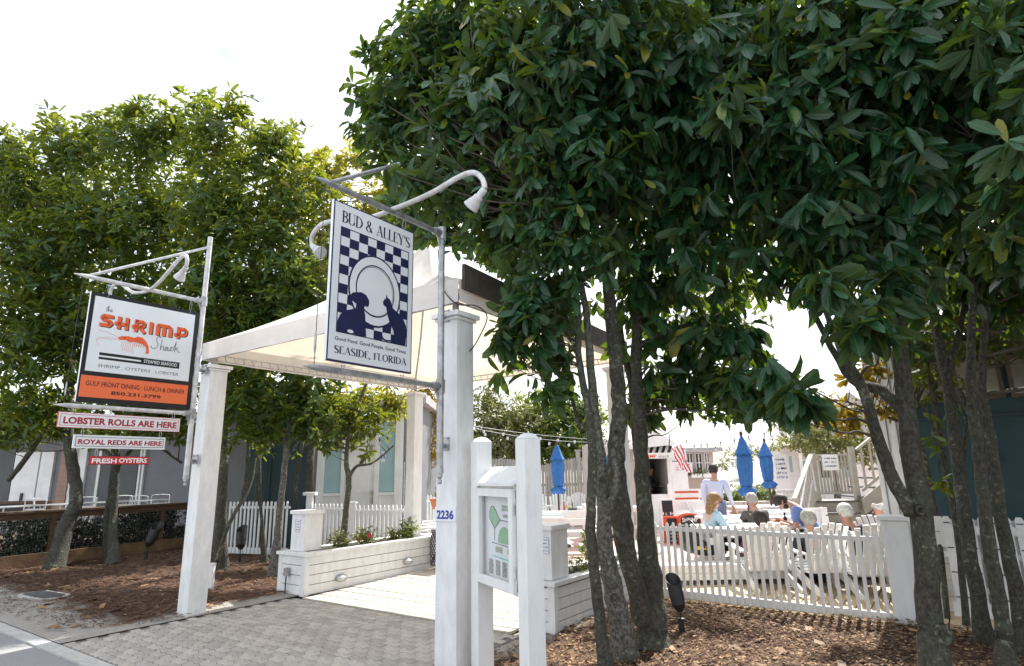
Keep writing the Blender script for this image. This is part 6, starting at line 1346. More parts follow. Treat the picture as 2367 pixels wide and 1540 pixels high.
def single_leaves(B, D, Nn, Ln, m, parent, idx):
    for q, i in enumerate(idx):
        key = (m, q % 5)
        if key not in _leafsrc:
            v = TPL.copy(); v[:, 2] *= (.3, .7, 1.1, 1.5, 2.)[q % 5]; v[:, 0] *= (1., .85, 1.1, .95, .8)[q % 5]
            me = bpy.data.meshes.new('leaf'); me.from_pydata(v.tolist(), [], TF); me.materials.append(MT[m]); me.polygons.foreach_set('use_smooth', [True] * len(TF)); me.uv_layers.new(name='UVMap').data.foreach_set('uv', TPL[_fl][:, :2].astype(np.float32).ravel()); _leafsrc[key] = me
        o = bpy.data.objects.new('leaf', _leafsrc[key]); col.objects.link(o); o.parent = parent
        s = np.cross(D[i], Nn[i]); l_ = float(Ln[i])
        M = Matrix(((s[0] * l_, D[i][0] * l_, Nn[i][0] * l_, B[i][0]), (s[1] * l_, D[i][1] * l_, Nn[i][1] * l_, B[i][1]), (s[2] * l_, D[i][2] * l_, Nn[i][2] * l_, B[i][2]), (0, 0, 0, 1)))
        o.matrix_local = M
def vproj(P):
    y = P[:, 1]; z = P[:, 2] - EYE; dep = y * _f[1] + z * _f[2]; yy = y * _u[1] + z * _u[2]; a = P[:, 0] / dep; b = yy / dep
    return IW / 2 + (a * _c - b * _s) * FPX, IH / 2 - (a * _s + b * _c) * FPX, dep
# open spaces branches were cut back from: around the two signs, the canopy and the view over the pickets
def keep_clear(P):
    k = np.ones(len(P), bool)
    A = (P[:, 0] - O2[0]) * U2[0] + (P[:, 1] - O2[1]) * U2[1]; Bv = (P[:, 0] - O2[0]) * V2[0] + (P[:, 1] - O2[1]) * V2[1]
    k &= ~((A > -.25) & (A < 4.5) & (Bv > -.3) & (Bv < 4.0) & (P[:, 2] < 3.5 + 1.5 * (1 - np.maximum(np.abs(A - 2.1) / 2.2, np.abs(Bv - 1.85) / 2))))
    k &= np.linalg.norm(P - np.array([0, 0, EYE]), axis=1) > 1.9
    k &= P[:, 2] > .05; k &= ~((P[:, 1] < 3.0) & (P[:, 2] < 2.7))
    return k
TRUNKS = []
def crown_clusters(blobs, dens, rng, leaf_r=.1):
    C, Oo = [], []
    for bl in blobs:
        px, py, Y, rp = bl[:4]; fy = bl[4] if len(bl) > 4 else 1.; fz = bl[5] if len(bl) > 5 else 1.; dm = bl[6] if len(bl) > 6 else 1.
        if isinstance(px, Vector): c = np.array(px); r = rp; px = 1.
        else: c = np.array(at(px, py, Y)); r = rp * Y / FPX
        n = max(3, int(dens * dm * (4.19 * r * r * r * fy * fz) ** .80))
        d = norm(rng.normal(0, 1, (n, 3))); rr = rng.uniform(0, 1, n) ** .45; far_ = rng.uniform(0, 1, n) < .07; rr = np.where(far_, rng.uniform(1., 1.28, n), rr)
        off = d * rr[:, None] * np.array([r, r * fy, r * fz]); off *= (1 + .18 * np.sin(d[:, :1] * 7 + d[:, 2:] * 9 + px))
        C.append(c + off); Oo.append(d)
    return np.concatenate(C), np.concatenate(Oo)
def tree(name, label, group, stems, blobs, dens, leafm, ln, nl=7, droop=.35, seed=1, singles=0, barkm='bark', twigs=26, cat='tree', base_flare=1.35, up=.45, clip=None, min_px=20):
    rng = np.random.default_rng(seed); r_ = random.Random(seed); P0 = Vector(stems[0][0][0]); t = thing(name, label, cat, (P0.x, P0.y, 0), 0, group); off = Vector((P0.x, P0.y, 0))
    C, Oo = crown_clusters(blobs, dens, rng)
    k = keep_clear(C)
    if clip is not None: u_, v_, d_ = vproj(C); k &= clip(u_, v_, d_)
    C, Oo = C[k], Oo[k]; B, D, Nn, Ln, tw = cluster_leaves(C, Oo, nl, ln, rng, droop, up=up)
    mid = B + D * (Ln * .6)[:, None]; k = keep_clear(mid) & keep_clear(B + D * Ln[:, None])
    if clip is not None: u_, v_, d_ = vproj(mid); k &= clip(u_, v_, d_)
    B, D, Nn, Ln = B[k], D[k], Nn[k], Ln[k]
    # trunk and limbs: one bark mesh
    m_ = MB(); tips = []
    for si, st in enumerate(stems):
        pts = [Vector(p) - off for p, _ in st]; rad = [r for _, r in st]; cp = curve(pts, 7); rr = []
        for i in range(len(cp)):
            s = i / 7; j = min(int(s), len(rad) - 2); f = s - j; rr.append(rad[j] * (1 - f) + rad[j + 1] * f)
        if si == 0 or (pts[0].z < .1):
            for i in range(len(rr)): rr[i] *= 1 + (base_flare - 1) * math.exp(-max(0, cp[i].z) / .16)
        cp = [p + Vector((r_.uniform(-1, 1), r_.uniform(-1, 1), 0)) * min(.012, rr[i] * .12) for i, p in enumerate(cp)]
        m_.tube(cp, rr, 14, jit=.05); tips += [(p, rr[i]) for i, p in enumerate(cp) if p.z > 1.6 and i > len(cp) * .35]
    tr = m_.build('trunk', MT[barkm], t, smooth=True)
    if len(C) and tips:
        m_ = MB(); sel = rng.choice(len(C), min(twigs, len(C)), replace=False); T_ = np.array([tuple(p) for p, _ in tips]); nodes = [(np.array(p), .0) for p, _ in tips]
        for i in sel:
            c = C[i] - np.array(off); dd = np.linalg.norm(T_ - c, axis=1) + np.maximum(0, T_[:, 2] - c[2] + .2) * 1.5; j = int(np.argmin(dd)); a = Vector(T_[j]); b = Vector(c); L_ = (b - a).length
            if L_ < .15 or L_ > 4.5: continue
            r0 = min(tips[j][1] * .6, .006 + .007 * L_); md = a.lerp(b, .5) + Vector((r_.uniform(-.12, .12), r_.uniform(-.12, .12), -.06)) * L_
            m_.tube(curve([a, a.lerp(md, .5) + Vector((0, 0, .03)) * L_, md, b], 3), [r0 * (1 - .08 * q) for q in range(10)], 6)
        if m_.v: tag(m_.build('branches', MT['twig'], t, smooth=True), kind='stuff')
    idx = []
    if singles:
        u_, v_, dp = vproj(B + D * (Ln * .5)[:, None]); sz = Ln * FPX / np.maximum(dp, .1) * np.abs(np.linalg.norm(np.cross(D, np.array([0, 1, 0])), axis=1))
        ok = (dp > .3) & (u_ > -20) & (u_ < IW + 20) & (v_ > -20) & (v_ < IH) & (sz > min_px); order = np.argsort(dp); seen = {}
        for i in order:
            if not ok[i]: continue
            key = (int(u_[i] / 24), int(v_[i] / 24))
            if seen.get(key, 0) >= 1: continue
            seen[key] = 1; idx.append(int(i))
            if len(idx) >= singles: break
    rest = np.ones(len(B), bool); rest[idx] = False; offn = np.array(off)
    tag(leaves_mesh('crown', B[rest] - offn, D[rest], Nn[rest], Ln[rest], leafm, t, rng), kind='stuff')
    single_leaves(B - offn, D, Nn, Ln, leafm, t, idx)
    print(name, 'rosettes', len(C), 'leaves', len(B), 'singles', len(idx)); return t
def S(*p):      # stem points: (px, py, Y, radius in pixels of the photograph's scale)
    return [(at(a, b, Y), rp * (.60 if a > 1100 else .44) * Y / FPX) for a, b, Y, rp in p]
def G0(px, py, rp, dz=-.03):
    p = gp(px, py); return ((p.x, p.y, dz), rp * (.56 if px > 1100 else .5) * p.y / FPX)
GM = 'magnolia trees on the right'
# cluster in the middle right
def clip_mid(u, v, d):     # the gap over the courtyard and the lane beside the post stay open
    k = ~((u > 1500) & (u < 1790) & (v > 1005)); k &= ~((u > 1795) & (u < 1895) & (v > 745) & (v < 830)); k &= ~((u > 1780) & (u < 2090) & (v > 965))
    k &= ~((u > 1090) & (u < 1500) & (v > 985)); k &= ~((u < 1128) & (v > 610)); k &= ~((v > 640) & (v < 730) & (u < 1135)); k &= ~((u > 1335) & (u < 1480) & (v > 660 ) & (d < 5.9))
    k &= ~((u > 1520) & (u < 1790) & (v > 905 + 100 * np.abs(u - 1650) / 140) & (v > 975)); return k
def clip_left_edge(u, v, d):
    return clip_mid(u, v, d) & ~((u < 960) & (v > 585)) & ~((u < 865) & (v > 400)) & ~((u < 780) & (d < 9))
s3 = [[G0(1509, 1512, 62)] + S((1508, 1380, 5.95, 44), (1490, 1185, 5.98, 30), (1480, 990, 6.0, 25), (1470, 800, 5.95, 20), (1500, 560, 5.8, 15), (1560, 300, 5.6, 9)),
      S((1492, 1440, 5.9, 42), (1462, 1330, 5.8, 32), (1436, 1200, 5.7, 40), (1424, 1060, 5.65, 33), (1432, 950, 5.65, 29), (1420, 800, 5.6, 27), (1402, 620, 5.5, 22), (1390, 420, 5.4, 15), (1330, 180, 5.2, 8)),
      S((1492, 1180, 5.98, 18), (1472, 1020, 6.1, 17), (1462, 900, 6.2, 15), (1440, 700, 6.2, 12), (1600, 450, 6.0, 7)),
      S((1402, 620, 5.5, 16), (1300, 500, 5.6, 14), (1180, 420, 5.8, 10), (1040, 300, 6.1, 7)), S((1478, 800, 5.95, 14), (1560, 760, 5.9, 10), (1700, 720, 5.8, 6))]
tree('magnolia_tree', 'thick forked magnolia trunk, rightmost of the middle cluster, with a black uplight beside it', GM, s3,
     [(1330, 150, 5.4, 260, 1.1), (1360, 430, 5.5, 190, 1.1, 1, .75), (1560, 250, 5.5, 240, 1.1), (1600, 520, 5.7, 200, 1, 1, .6), (1480, 680, 5.9, 130, .9, 1, .5), (1620, 760, 5.9, 120, .8, 1, .7), (1560, 850, 6.1, 90, .7, 1, .6), (1665, 890, 5.9, 80, .6), (1720, 800, 5.6, 75, .6), (1760, 900, 5.5, 50, .6), (1700, 950, 5.5, 45, .5), (1490, 930, 6.5, 80, .5), (1600, 930, 6.2, 70, .5, .6), (1450, -150, 5.5, 300, 1.2, 1, .4), (1700, 60, 5.3, 200, 1), (1770, 850, 5.9, 55, .7), (1725, 880, 6.0, 60, .7), (1640, 960, 6.3, 50, .6)], 165, 'leaf_near', .24, droop=1.15, seed=31, singles=300, twigs=130, clip=clip_mid)
s2 = [[G0(1447, 1535, 52)] + S((1425, 1400, 5.5, 36), (1400, 1270, 5.45, 30), (1396, 1150, 5.45, 27), (1385, 1040, 5.4, 22), (1374, 950, 5.4, 18), (1364, 830, 5.35, 16), (1350, 690, 5.3, 13), (1300, 500, 5.2, 9)), S((1398, 1200, 5.45, 16), (1425, 1120, 5.3, 14), (1416, 1040, 5.4, 10))]
tree('magnolia_tree', 'pale barked magnolia stem, middle one of the cluster beside the white planter', GM, s2,
     [(1180, 330, 5.9, 200, 1), (1010, 180, 6.5, 150, .9), (940, 260, 6.7, 120, .8), (870, 225, 6.9, 70, .7), (900, 120, 6.8, 85, .7, 1, .8), (860, 300, 6.9, 55, .7, .8, .9), (985, 60, 6.5, 100, .8), (1060, 420, 6.3, 110, .7), (980, 400, 6.5, 70, .6), (900, 350, 6.8, 60, .6), (1180, 520, 5.9, 110, .8), (1120, 60, 6.2, 150, 1), (1100, 560, 6.1, 55, .6), (960, 470, 6.6, 60, .5), (1020, 520, 6.5, 60, .5), (1050, 250, 5.6, 90, .7), (1180, 140, 5.2, 130, .8), (905, 385, 4.75, 26, .6), (960, 420, 5.6, 60, .6), (1030, 470, 5.7, 55, .6), (925, 450, 6.9, 60, .6), (980, 520, 6.8, 60, .6), (1050, 560, 6.6, 60, .6), (1110, 590, 6.3, 50, .6)], 165, 'leaf_near', .23, droop=.75, seed=32, singles=300, twigs=150, barkm='bark_pale', clip=clip_left_edge)
s1 = [[G0(1405, 1575, 32)] + S((1385, 1420, 5.2, 20), (1366, 1230, 5.2, 19), (1370, 1080, 5.2, 17), (1362, 960, 5.2, 15), (1338, 830, 5.2, 13), (1334, 700, 5.2, 11), (1290, 560, 5.1, 7)), S((1345, 1000, 5.3, 9), (1325, 930, 5.5, 7), (1310, 850, 5.6, 5))]
tree('magnolia_tree', 'slim knotty magnolia stem, leftmost of the cluster next to the planter', GM, s1,
     [(1270, 520, 5.2, 130, .8), (1260, 680, 5.2, 95, .8), (1200, 760, 5.2, 62, .7), (1180, 840, 5.2, 45, .6), (1280, 800, 5.3, 75, .7), (1245, 880, 5.25, 52, .6), (1310, 900, 5.4, 48, .6), (1180, 640, 5.5, 60, .6), (1370, 600, 5.0, 90, .7), (1250, 360, 5.0, 110, .8), (1300, 720, 5.9, 60, .5), (1215, 700, 5.12, 55, .7, 1, 2), (1165, 775, 5.1, 35, .7, 1, 2), (1240, 760, 5.1, 60, .6, 1, 1.5)], 165, 'leaf_near', .21, droop=1.05, seed=33, singles=300, twigs=50, clip=clip_mid)
# the four on the right
def clip_r(u, v, d):
    k = ~((u > 1795) & (u < 1895) & (v > 745) & (v < 830)); k &= ~((u > 1780) & (u < 1990) & (v > 985)); k &= ~((u < 1800) & (v > 960)); k &= ~((u > 1990) & (u < 2150) & (v > 880)); k &= ~((u > 2150) & (v > 760) & (d < 5.5)); k &= ~((u > 2150) & (v > 1000)); return k
s4 = [[G0(2168, 1600, 60)] + S((2150, 1440, 4.95, 40), (2130, 1200, 5.0, 38), (2102, 1020, 5.05, 34), (2085, 850, 5.05, 29), (2065, 650, 5.0, 26), (2030, 420, 4.9, 17), (2000, 150, 4.7, 9)),
      S((2108, 1190, 5.0, 26), (2060, 1100, 5.0, 24), (2025, 1000, 5.05, 21), (1990, 890, 5.1, 18), (1940, 800, 5.15, 13), (1880, 640, 5.2, 8)), S((2095, 960, 5.05, 20), (2040, 905, 5.2, 22), (1975, 880, 5.4, 18), (1920, 800, 5.5, 12), (1800, 560, 5.5, 8)),
      S((2065, 650, 5, 15), (2150, 500, 4.8, 11), (2250, 320, 4.2, 7))]
tree('magnolia_tree', 'big forked magnolia trunk with a round knot at its foot on the right', GM, s4,
     [(1850, 240, 4.8, 240, 1), (1930, 480, 4.9, 180, 1, 1, .65), (2080, 380, 4.6, 230, 1, 1, .75), (1830, 620, 5.2, 100, .8, 1, .6), (2040, 640, 4.6, 95, .8, 1, .7), (1990, 730, 4.5, 75, .7), (1840, 905, 4.3, 38, .8, .8, 9), (1765, 935, 4.7, 28, .8, .7, 8), (1700, 870, 4.9, 30, .8, .8, 8), (1905, 640, 4.0, 50, .8, .8, 4), (2010, 745, 3.9, 48, .8, .8, 4), (1770, 860, 4.6, 50, .6), (2100, 90, 4.2, 200, 1), (1900, 90, 4.6, 200, 1), (2110, 640, 4.5, 60, .7), (1750, 420, 5.2, 120, .8, 1, .6), (1800, 890, 4.9, 45, .7), (1700, 240, 4.3, 60, .8)], 165, 'leaf_near', .25, droop=1.1, seed=34, singles=300, twigs=110, clip=clip_r)
s5 = [[G0(2280, 1500, 34)] + S((2262, 1400, 5.8, 25), (2225, 1160, 5.85, 22), (2205, 1000, 5.9, 20), (2185, 860, 5.9, 18), (2150, 700, 5.9, 13), (2100, 500, 5.8, 8)), S((2185, 860, 5.9, 13), (2215, 780, 5.9, 12), (2235, 660, 5.9, 8))]
tree('magnolia_tree', 'dark slim trunk just right of the big forked magnolia', GM, s5, [(2150, 560, 5.9, 120, .8, 1, .7), (2340, 640, 5.9, 60, .8, .8), (2230, 660, 5.9, 60, .8, .8), (2190, 720, 6.1, 90, .8, .8, .6), (2260, 560, 5.7, 130, .8), (2110, 760, 6.6, 70, .6, .8, .7)], 150, 'leaf_near', .21, droop=.9, seed=35, singles=160, twigs=40, clip=clip_r)
s6 = [[G0(2330, 1570, 36)] + S((2318, 1440, 5.2, 24), (2285, 1240, 5.25, 22), (2262, 1050, 5.3, 20), (2245, 900, 5.3, 18), (2250, 700, 5.3, 13), (2290, 450, 5.2, 8)), S((2255, 980, 5.3, 12), (2215, 900, 5.4, 9))]
tree('magnolia_tree', 'slim trunk second from the right picture edge', GM, s6, [(2300, 560, 5.2, 130, .8), (2240, 240, 4.4, 200, 1), (2340, 700, 5.6, 70, .7, .8, .6), (2330, 100, 4, 200, 1), (Vector((8.2, 7.2, 4.6)), 0, 0, 2.)], 150, 'leaf_near', .23, droop=1., seed=36, singles=200, twigs=40, clip=clip_r)  # the Vector cluster lies out of view, added to shade the right side
s7 = [[G0(2372, 1530, 34)] + S((2355, 1400, 5.5, 24), (2315, 1200, 5.5, 22), (2290, 1020, 5.5, 19), (2270, 860, 5.5, 14), (2300, 600, 5.3, 9), (2360, 400, 4.0, 7), (2390, 260, 3.2, 5))]
tree('magnolia_tree', 'slim trunk nearest the right picture edge, its big leaves hanging close to the viewer', GM, s7, [(2350, 330, 3.0, 60, .7), (2310, 470, 3.6, 70, .7), (2400, 150, 3.4, 120, .8), (2360, 560, 4.4, 90, .8), (2420, 450, 3.6, 100, .8), (2290, 60, 3.6, 110, .8), (Vector((5.6, 4.2, 4.4)), 0, 0, 1.6), (Vector((7.4, 4.6, 4.4)), 0, 0, 2.), (Vector((6.2, 1.6, 4.4)), 0, 0, 1.8)], 150, 'leaf_near', .24, droop=.9, seed=37, singles=200, twigs=30, clip=clip_r)  # the Vector clusters hang out of view, added to keep off sky light
# gold backlit sprays behind the fork
tree('magnolia_sapling', 'thin young magnolia with gold backlit leaves behind the big forked trunk', GM, [[tuple((gp(2190, 1440) + Vector((0, 0, -.02)), .03))] + S((2165, 1200, 7.2, 8), (2120, 1010, 7.2, 7), (2040, 960, 7.2, 5), (1960, 930, 7.2, 3))], [(1950, 960, 7.2, 55, .7, .8, .8), (1905, 930, 7.2, 40, .7), (2060, 940, 7.2, 40, .7, 1, .7), (2000, 860, 7.2, 50, .7, 1, .8), (2190, 700, 7.4, 110, .7, .6, .6), (2010, 760, 7.6, 80, .6, .6, .6)], 300, 'leaf_backlit', .15, droop=.5, seed=38, twigs=30, base_flare=1.)

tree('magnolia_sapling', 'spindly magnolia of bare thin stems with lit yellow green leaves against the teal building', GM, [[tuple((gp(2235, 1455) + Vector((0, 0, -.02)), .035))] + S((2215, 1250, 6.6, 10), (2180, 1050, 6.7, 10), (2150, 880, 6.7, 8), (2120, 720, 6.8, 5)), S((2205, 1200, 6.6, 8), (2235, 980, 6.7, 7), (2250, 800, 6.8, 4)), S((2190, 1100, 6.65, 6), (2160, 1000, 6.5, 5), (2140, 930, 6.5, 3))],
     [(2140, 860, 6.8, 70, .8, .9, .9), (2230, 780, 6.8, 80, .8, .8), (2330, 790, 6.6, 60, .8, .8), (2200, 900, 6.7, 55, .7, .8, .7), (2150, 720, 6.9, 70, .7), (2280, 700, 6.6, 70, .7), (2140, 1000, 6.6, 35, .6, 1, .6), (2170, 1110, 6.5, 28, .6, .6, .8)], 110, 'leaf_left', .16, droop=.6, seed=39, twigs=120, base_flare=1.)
# a loose tree added beyond the gate to give backlit glimpses through the gaps of the dark crowns
tree('magnolia_tree', 'sunlit magnolia beyond the deck, its crown glimpsed through gaps in the dark crowns', GM, [[(W(3.08, 6.6, -.02), .07), (W(3.1, 6.6, 1.2), .055), (W(3.2, 6.6, 2.6), .05), (W(3.8, 6.4, 3.6), .04), (W(4.4, 6.2, 4.6), .02)], [(W(3.4, 6.55, 2.9), .035), (W(4.3, 6.4, 3.9), .025), (W(5.2, 6.3, 4.5), .02)]],
     [(W(5.2, 6.2, 4.6), 0, 0, .7), (W(4.4, 6.0, 4.9), 0, 0, .7)], 42, 'leaf_left', .18, droop=.5, seed=51, twigs=50, base_flare=1.1, clip=lambda u, v, d: ~((v > 905)) & ~((v > 750) & (u > 1700)))
# left row
GL_ = 'magnolia trees on the left'
def clip_l(u, v, d):
    k = ~((u < 420) & (v > 1045 + 0 * u)); k &= ~((u > 700) & (v > 1085)); return k
lt1 = [[G0(124, 1318, 34)] + S((150, 1225, 12, 40), (176, 1150, 12.05, 29), (162, 1040, 12, 27), (155, 950, 11.8, 26), (160, 820, 11.5, 22), (130, 640, 11.2, 15), (110, 440, 11, 8)), S((158, 900, 11.8, 14), (240, 780, 11.3, 10), (300, 600, 11, 6)), S((20, 1110, 12.5, 12), (60, 1060, 12.3, 13), (100, 1000, 12, 11))]
BLB = lambda *b: list(b)
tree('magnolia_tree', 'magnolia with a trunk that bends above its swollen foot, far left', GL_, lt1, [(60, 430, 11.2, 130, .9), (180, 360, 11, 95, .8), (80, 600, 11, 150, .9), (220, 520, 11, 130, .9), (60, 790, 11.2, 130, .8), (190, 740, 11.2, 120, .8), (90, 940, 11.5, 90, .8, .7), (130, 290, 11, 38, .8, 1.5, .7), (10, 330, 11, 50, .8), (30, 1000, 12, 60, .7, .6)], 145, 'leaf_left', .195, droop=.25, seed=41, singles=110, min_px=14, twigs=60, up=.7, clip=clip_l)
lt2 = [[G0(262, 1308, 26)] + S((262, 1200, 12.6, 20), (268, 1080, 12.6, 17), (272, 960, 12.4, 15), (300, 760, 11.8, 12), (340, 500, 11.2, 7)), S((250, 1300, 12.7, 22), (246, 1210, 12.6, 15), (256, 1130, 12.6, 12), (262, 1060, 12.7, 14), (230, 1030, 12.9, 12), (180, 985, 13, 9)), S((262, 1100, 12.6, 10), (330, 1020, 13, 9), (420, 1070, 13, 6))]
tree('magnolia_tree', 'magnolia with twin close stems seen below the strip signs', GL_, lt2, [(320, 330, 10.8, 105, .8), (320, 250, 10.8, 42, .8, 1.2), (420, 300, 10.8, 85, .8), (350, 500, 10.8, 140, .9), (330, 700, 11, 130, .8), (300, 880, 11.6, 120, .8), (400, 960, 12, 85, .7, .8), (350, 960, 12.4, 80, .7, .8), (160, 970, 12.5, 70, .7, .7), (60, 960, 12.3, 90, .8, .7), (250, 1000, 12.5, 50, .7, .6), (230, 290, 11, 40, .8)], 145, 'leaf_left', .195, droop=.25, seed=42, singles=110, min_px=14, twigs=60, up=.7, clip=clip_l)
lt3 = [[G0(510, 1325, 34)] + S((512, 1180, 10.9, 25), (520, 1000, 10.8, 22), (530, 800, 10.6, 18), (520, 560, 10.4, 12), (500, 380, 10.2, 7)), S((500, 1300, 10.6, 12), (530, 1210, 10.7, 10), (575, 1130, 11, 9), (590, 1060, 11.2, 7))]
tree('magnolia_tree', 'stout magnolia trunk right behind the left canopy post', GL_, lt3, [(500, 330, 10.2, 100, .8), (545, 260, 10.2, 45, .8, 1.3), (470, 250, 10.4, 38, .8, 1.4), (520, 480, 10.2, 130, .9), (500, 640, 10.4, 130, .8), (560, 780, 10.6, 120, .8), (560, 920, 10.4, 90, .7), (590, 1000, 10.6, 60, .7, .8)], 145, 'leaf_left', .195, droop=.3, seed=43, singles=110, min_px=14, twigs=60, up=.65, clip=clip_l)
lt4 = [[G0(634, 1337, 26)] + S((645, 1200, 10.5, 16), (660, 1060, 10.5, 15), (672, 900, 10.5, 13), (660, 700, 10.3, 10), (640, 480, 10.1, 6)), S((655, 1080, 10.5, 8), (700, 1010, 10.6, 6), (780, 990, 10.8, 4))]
tree('magnolia_tree', 'straight mottled magnolia stem just left of the planter end', GL_, lt4, [(630, 350, 10, 85, .8), (680, 440, 10, 100, .8), (640, 320, 10, 45, .8, 1.1), (650, 590, 10.1, 120, .8), (700, 720, 10.3, 110, .8), (720, 860, 10.4, 90, .7), (660, 950, 10.4, 70, .7), (W(-2., 2.6, 4.6), 0, 0, .95), (W(-3.5, 2.3, 4.8), 0, 0, 1.), (740, 960, 10.6, 60, .6)], 145, 'leaf_left', .195, droop=.3, seed=44, singles=110, min_px=14, twigs=60, barkm='bark_pale', up=.65, clip=clip_l)  # the two W clusters are added to block sun from road and kerb
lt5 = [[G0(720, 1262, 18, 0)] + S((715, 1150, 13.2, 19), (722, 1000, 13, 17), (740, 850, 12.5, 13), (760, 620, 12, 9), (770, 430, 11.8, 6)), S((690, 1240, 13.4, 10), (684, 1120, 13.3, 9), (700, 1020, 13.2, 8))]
tree('magnolia_tree', 'dark magnolia trunk behind the planter pedestal', GL_, lt5, [(770, 400, 11.8, 70, .8), (820, 370, 11.6, 45, .8), (760, 520, 11.6, 110, .8), (830, 520, 11.6, 70, .8), (900, 470, 12, 85, .8), (960, 530, 12, 80, .8), (880, 580, 12, 70, .8), (740, 660, 12, 90, .8), (830, 930, 12.6, 70, .7), (900, 930, 12.8, 60, .7), (720, 400, 11.8, 60, .8)], 120, 'leaf_left_lit', .19, droop=.25, seed=45, singles=60, min_px=14, twigs=50, up=.7, clip=clip_l)
for k, (px, py, lb, sd, sx) in enumerate([(612, 1306, 'thin twisting magnolia stem between the shaded trunks', 46, 600), (562, 1285, 'slim leaning trunk in front of the shaded picket fence', 47, 572), (600, 1270, 'dark straight trunk against the shaded picket fence', 48, 597), (672, 1262, 'dark trunk between the mottled stem and the planter end', 49, 690)]):
    b = gp(px, py); tree('magnolia_tree', lb, GL_, [[((b.x, b.y, -.02), .075)] + S((px - 6, py - 90, b.y, 8 if k == 0 else 12), (sx, py - 200, b.y, 8 if k == 0 else 11), (sx + 4, 960, b.y, 8), (sx + 20, 760, b.y - .5, 5))], [(sx + 10, 800, b.y - .6, 90, .7), (sx, 920, b.y - .2, 70, .7, .7)], 110, 'leaf_left', .16, droop=.35, seed=sd, singles=0, twigs=14, clip=clip_l)
# tree in the planter
pb = W(.02, 3.05, .45); pt = lambda px, py, rp: (onb(px, py, 3.05 + 0), rp * onb(px, py, 3.05).y / FPX)
tree('magnolia_tree', 'small dark stemmed magnolia growing out of the long planter', GL_, [[(at(792, 1262, pb.y), .07)] + S((800, 1180, pb.y, 14), (806, 1110, pb.y, 15), (800, 1060, pb.y, 11), (812, 980, pb.y, 9), (850, 880, pb.y, 6)), S((806, 1105, pb.y, 10), (825, 1078, pb.y, 8), (862, 1070, pb.y, 5), (910, 1030, pb.y, 4))],
     [(800, 960, pb.y, 95, .8, .8), (880, 960, pb.y + .2, 85, .8, .8), (900, 1020, pb.y, 60, .7, .6), (760, 1020, pb.y + .2, 45, .7, .6), (850, 1040, pb.y, 45, .7, .5), (700, 960, pb.y + .6, 70, .7)], 170, 'leaf_left', .155, droop=.5, seed=50, singles=100, min_px=16, twigs=45, base_flare=1., clip=lambda u, v, d: ~((u > 930)) & ~((v > 1085)) & (v > 870))

# ------------------------------------------------------------ far trees and plants
GF = 'trees beyond the courtyard'
def far(name, label, stems, blobs, dens, m, ln, seed, **k): return tree(name, label, GF, stems, blobs, dens, m, ln, seed=seed, nl=6, droop=.2, twigs=20, **k)
far('broadleaf_tree', 'gold backlit tree seen between the slim post and the 2236 post', [[(lat(985, 1100, 17), .12)] + S((985, 1080, 17, 8), (990, 960, 17, 6))], [(985, 960, 17, 55, .8), (1000, 1030, 17, 45, .8), (970, 1000, 17.5, 50, .8), (990, 890, 17, 55, .8)], 90, 'leaf_backlit', .18, 60)
far('broadleaf_tree', 'olive leaved tree left of the blue umbrella, beyond the map case', [[(lat(1150, 1100, 25), .16)] + S((1150, 1100, 25, 8), (1150, 1000, 25, 6))], [(1140, 980, 25, 70, .8), (1180, 1010, 24.5, 65, .8), (1120, 1040, 25, 50, .8), (1215, 980, 25, 50, .8), (1125, 920, 25, 32, .8, 1.2), (1180, 1060, 24, 35, .8, .7)], 85, 'leaf_far', .24, 61)
far('broadleaf_tree', 'darker round tree over the weathered fence behind the blue umbrella', [[(lat(1270, 1100, 26), .18)] + S((1270, 1100, 26, 8), (1270, 1000, 26, 6))], [(1250, 970, 26, 75, .8), (1310, 1000, 26, 75, .8), (1280, 1030, 25, 70, .8, .7), (1350, 960, 26, 60, .8), (1230, 1040, 25, 45, .8, .7), (1340, 1040, 25.5, 45, .8, .7)], 90, 'leaf_left', .24, 62)
far('broadleaf_tree', 'olive brown tree spreading over the stair landing', [[(lat(1932, 1150, 16), .12)] + S((1932, 1100, 16, 9), (1922, 1060, 16, 8), (1910, 990, 16, 5))], [(1890, 1010, 16, 75, .8, .6), (1960, 990, 16, 80, .8, .7), (1840, 1020, 16, 48, .8, .6), (1930, 1050, 15.6, 50, .8, .5), (1810, 975, 15.5, 40, .8, .8), (2010, 1040, 16, 55, .8, .8), (1850, 965, 15.5, 45, .8)], 160, 'leaf_far', .14, 63)
far('wind_bent_tree', 'low wind-shaped dune tree left of the larger umbrella', [[(lat(1745, 1100, 30), .12)] + S((1735, 1110, 30, 4), (1710, 1060, 30, 3))], [(1690, 1060, 30, 38, .8, .7), (1725, 1045, 30, 32, .8, .7), (1668, 1072, 30, 22, .8, .6)], 60, 'leaf_far', .15, 64)
far('wind_bent_tree', 'low wind-shaped dune tree between the two right-hand umbrellas', [[(lat(1775, 1110, 28), .14)] + S((1768, 1110, 28, 5), (1760, 1070, 28, 5), (1755, 1050, 28, 3))], [(1770, 1035, 28, 38, .8, .6), (1800, 1030, 28, 30, .8, .6), (1745, 1050, 28, 26, .8, .6)], 60, 'leaf_far', .15, 65)
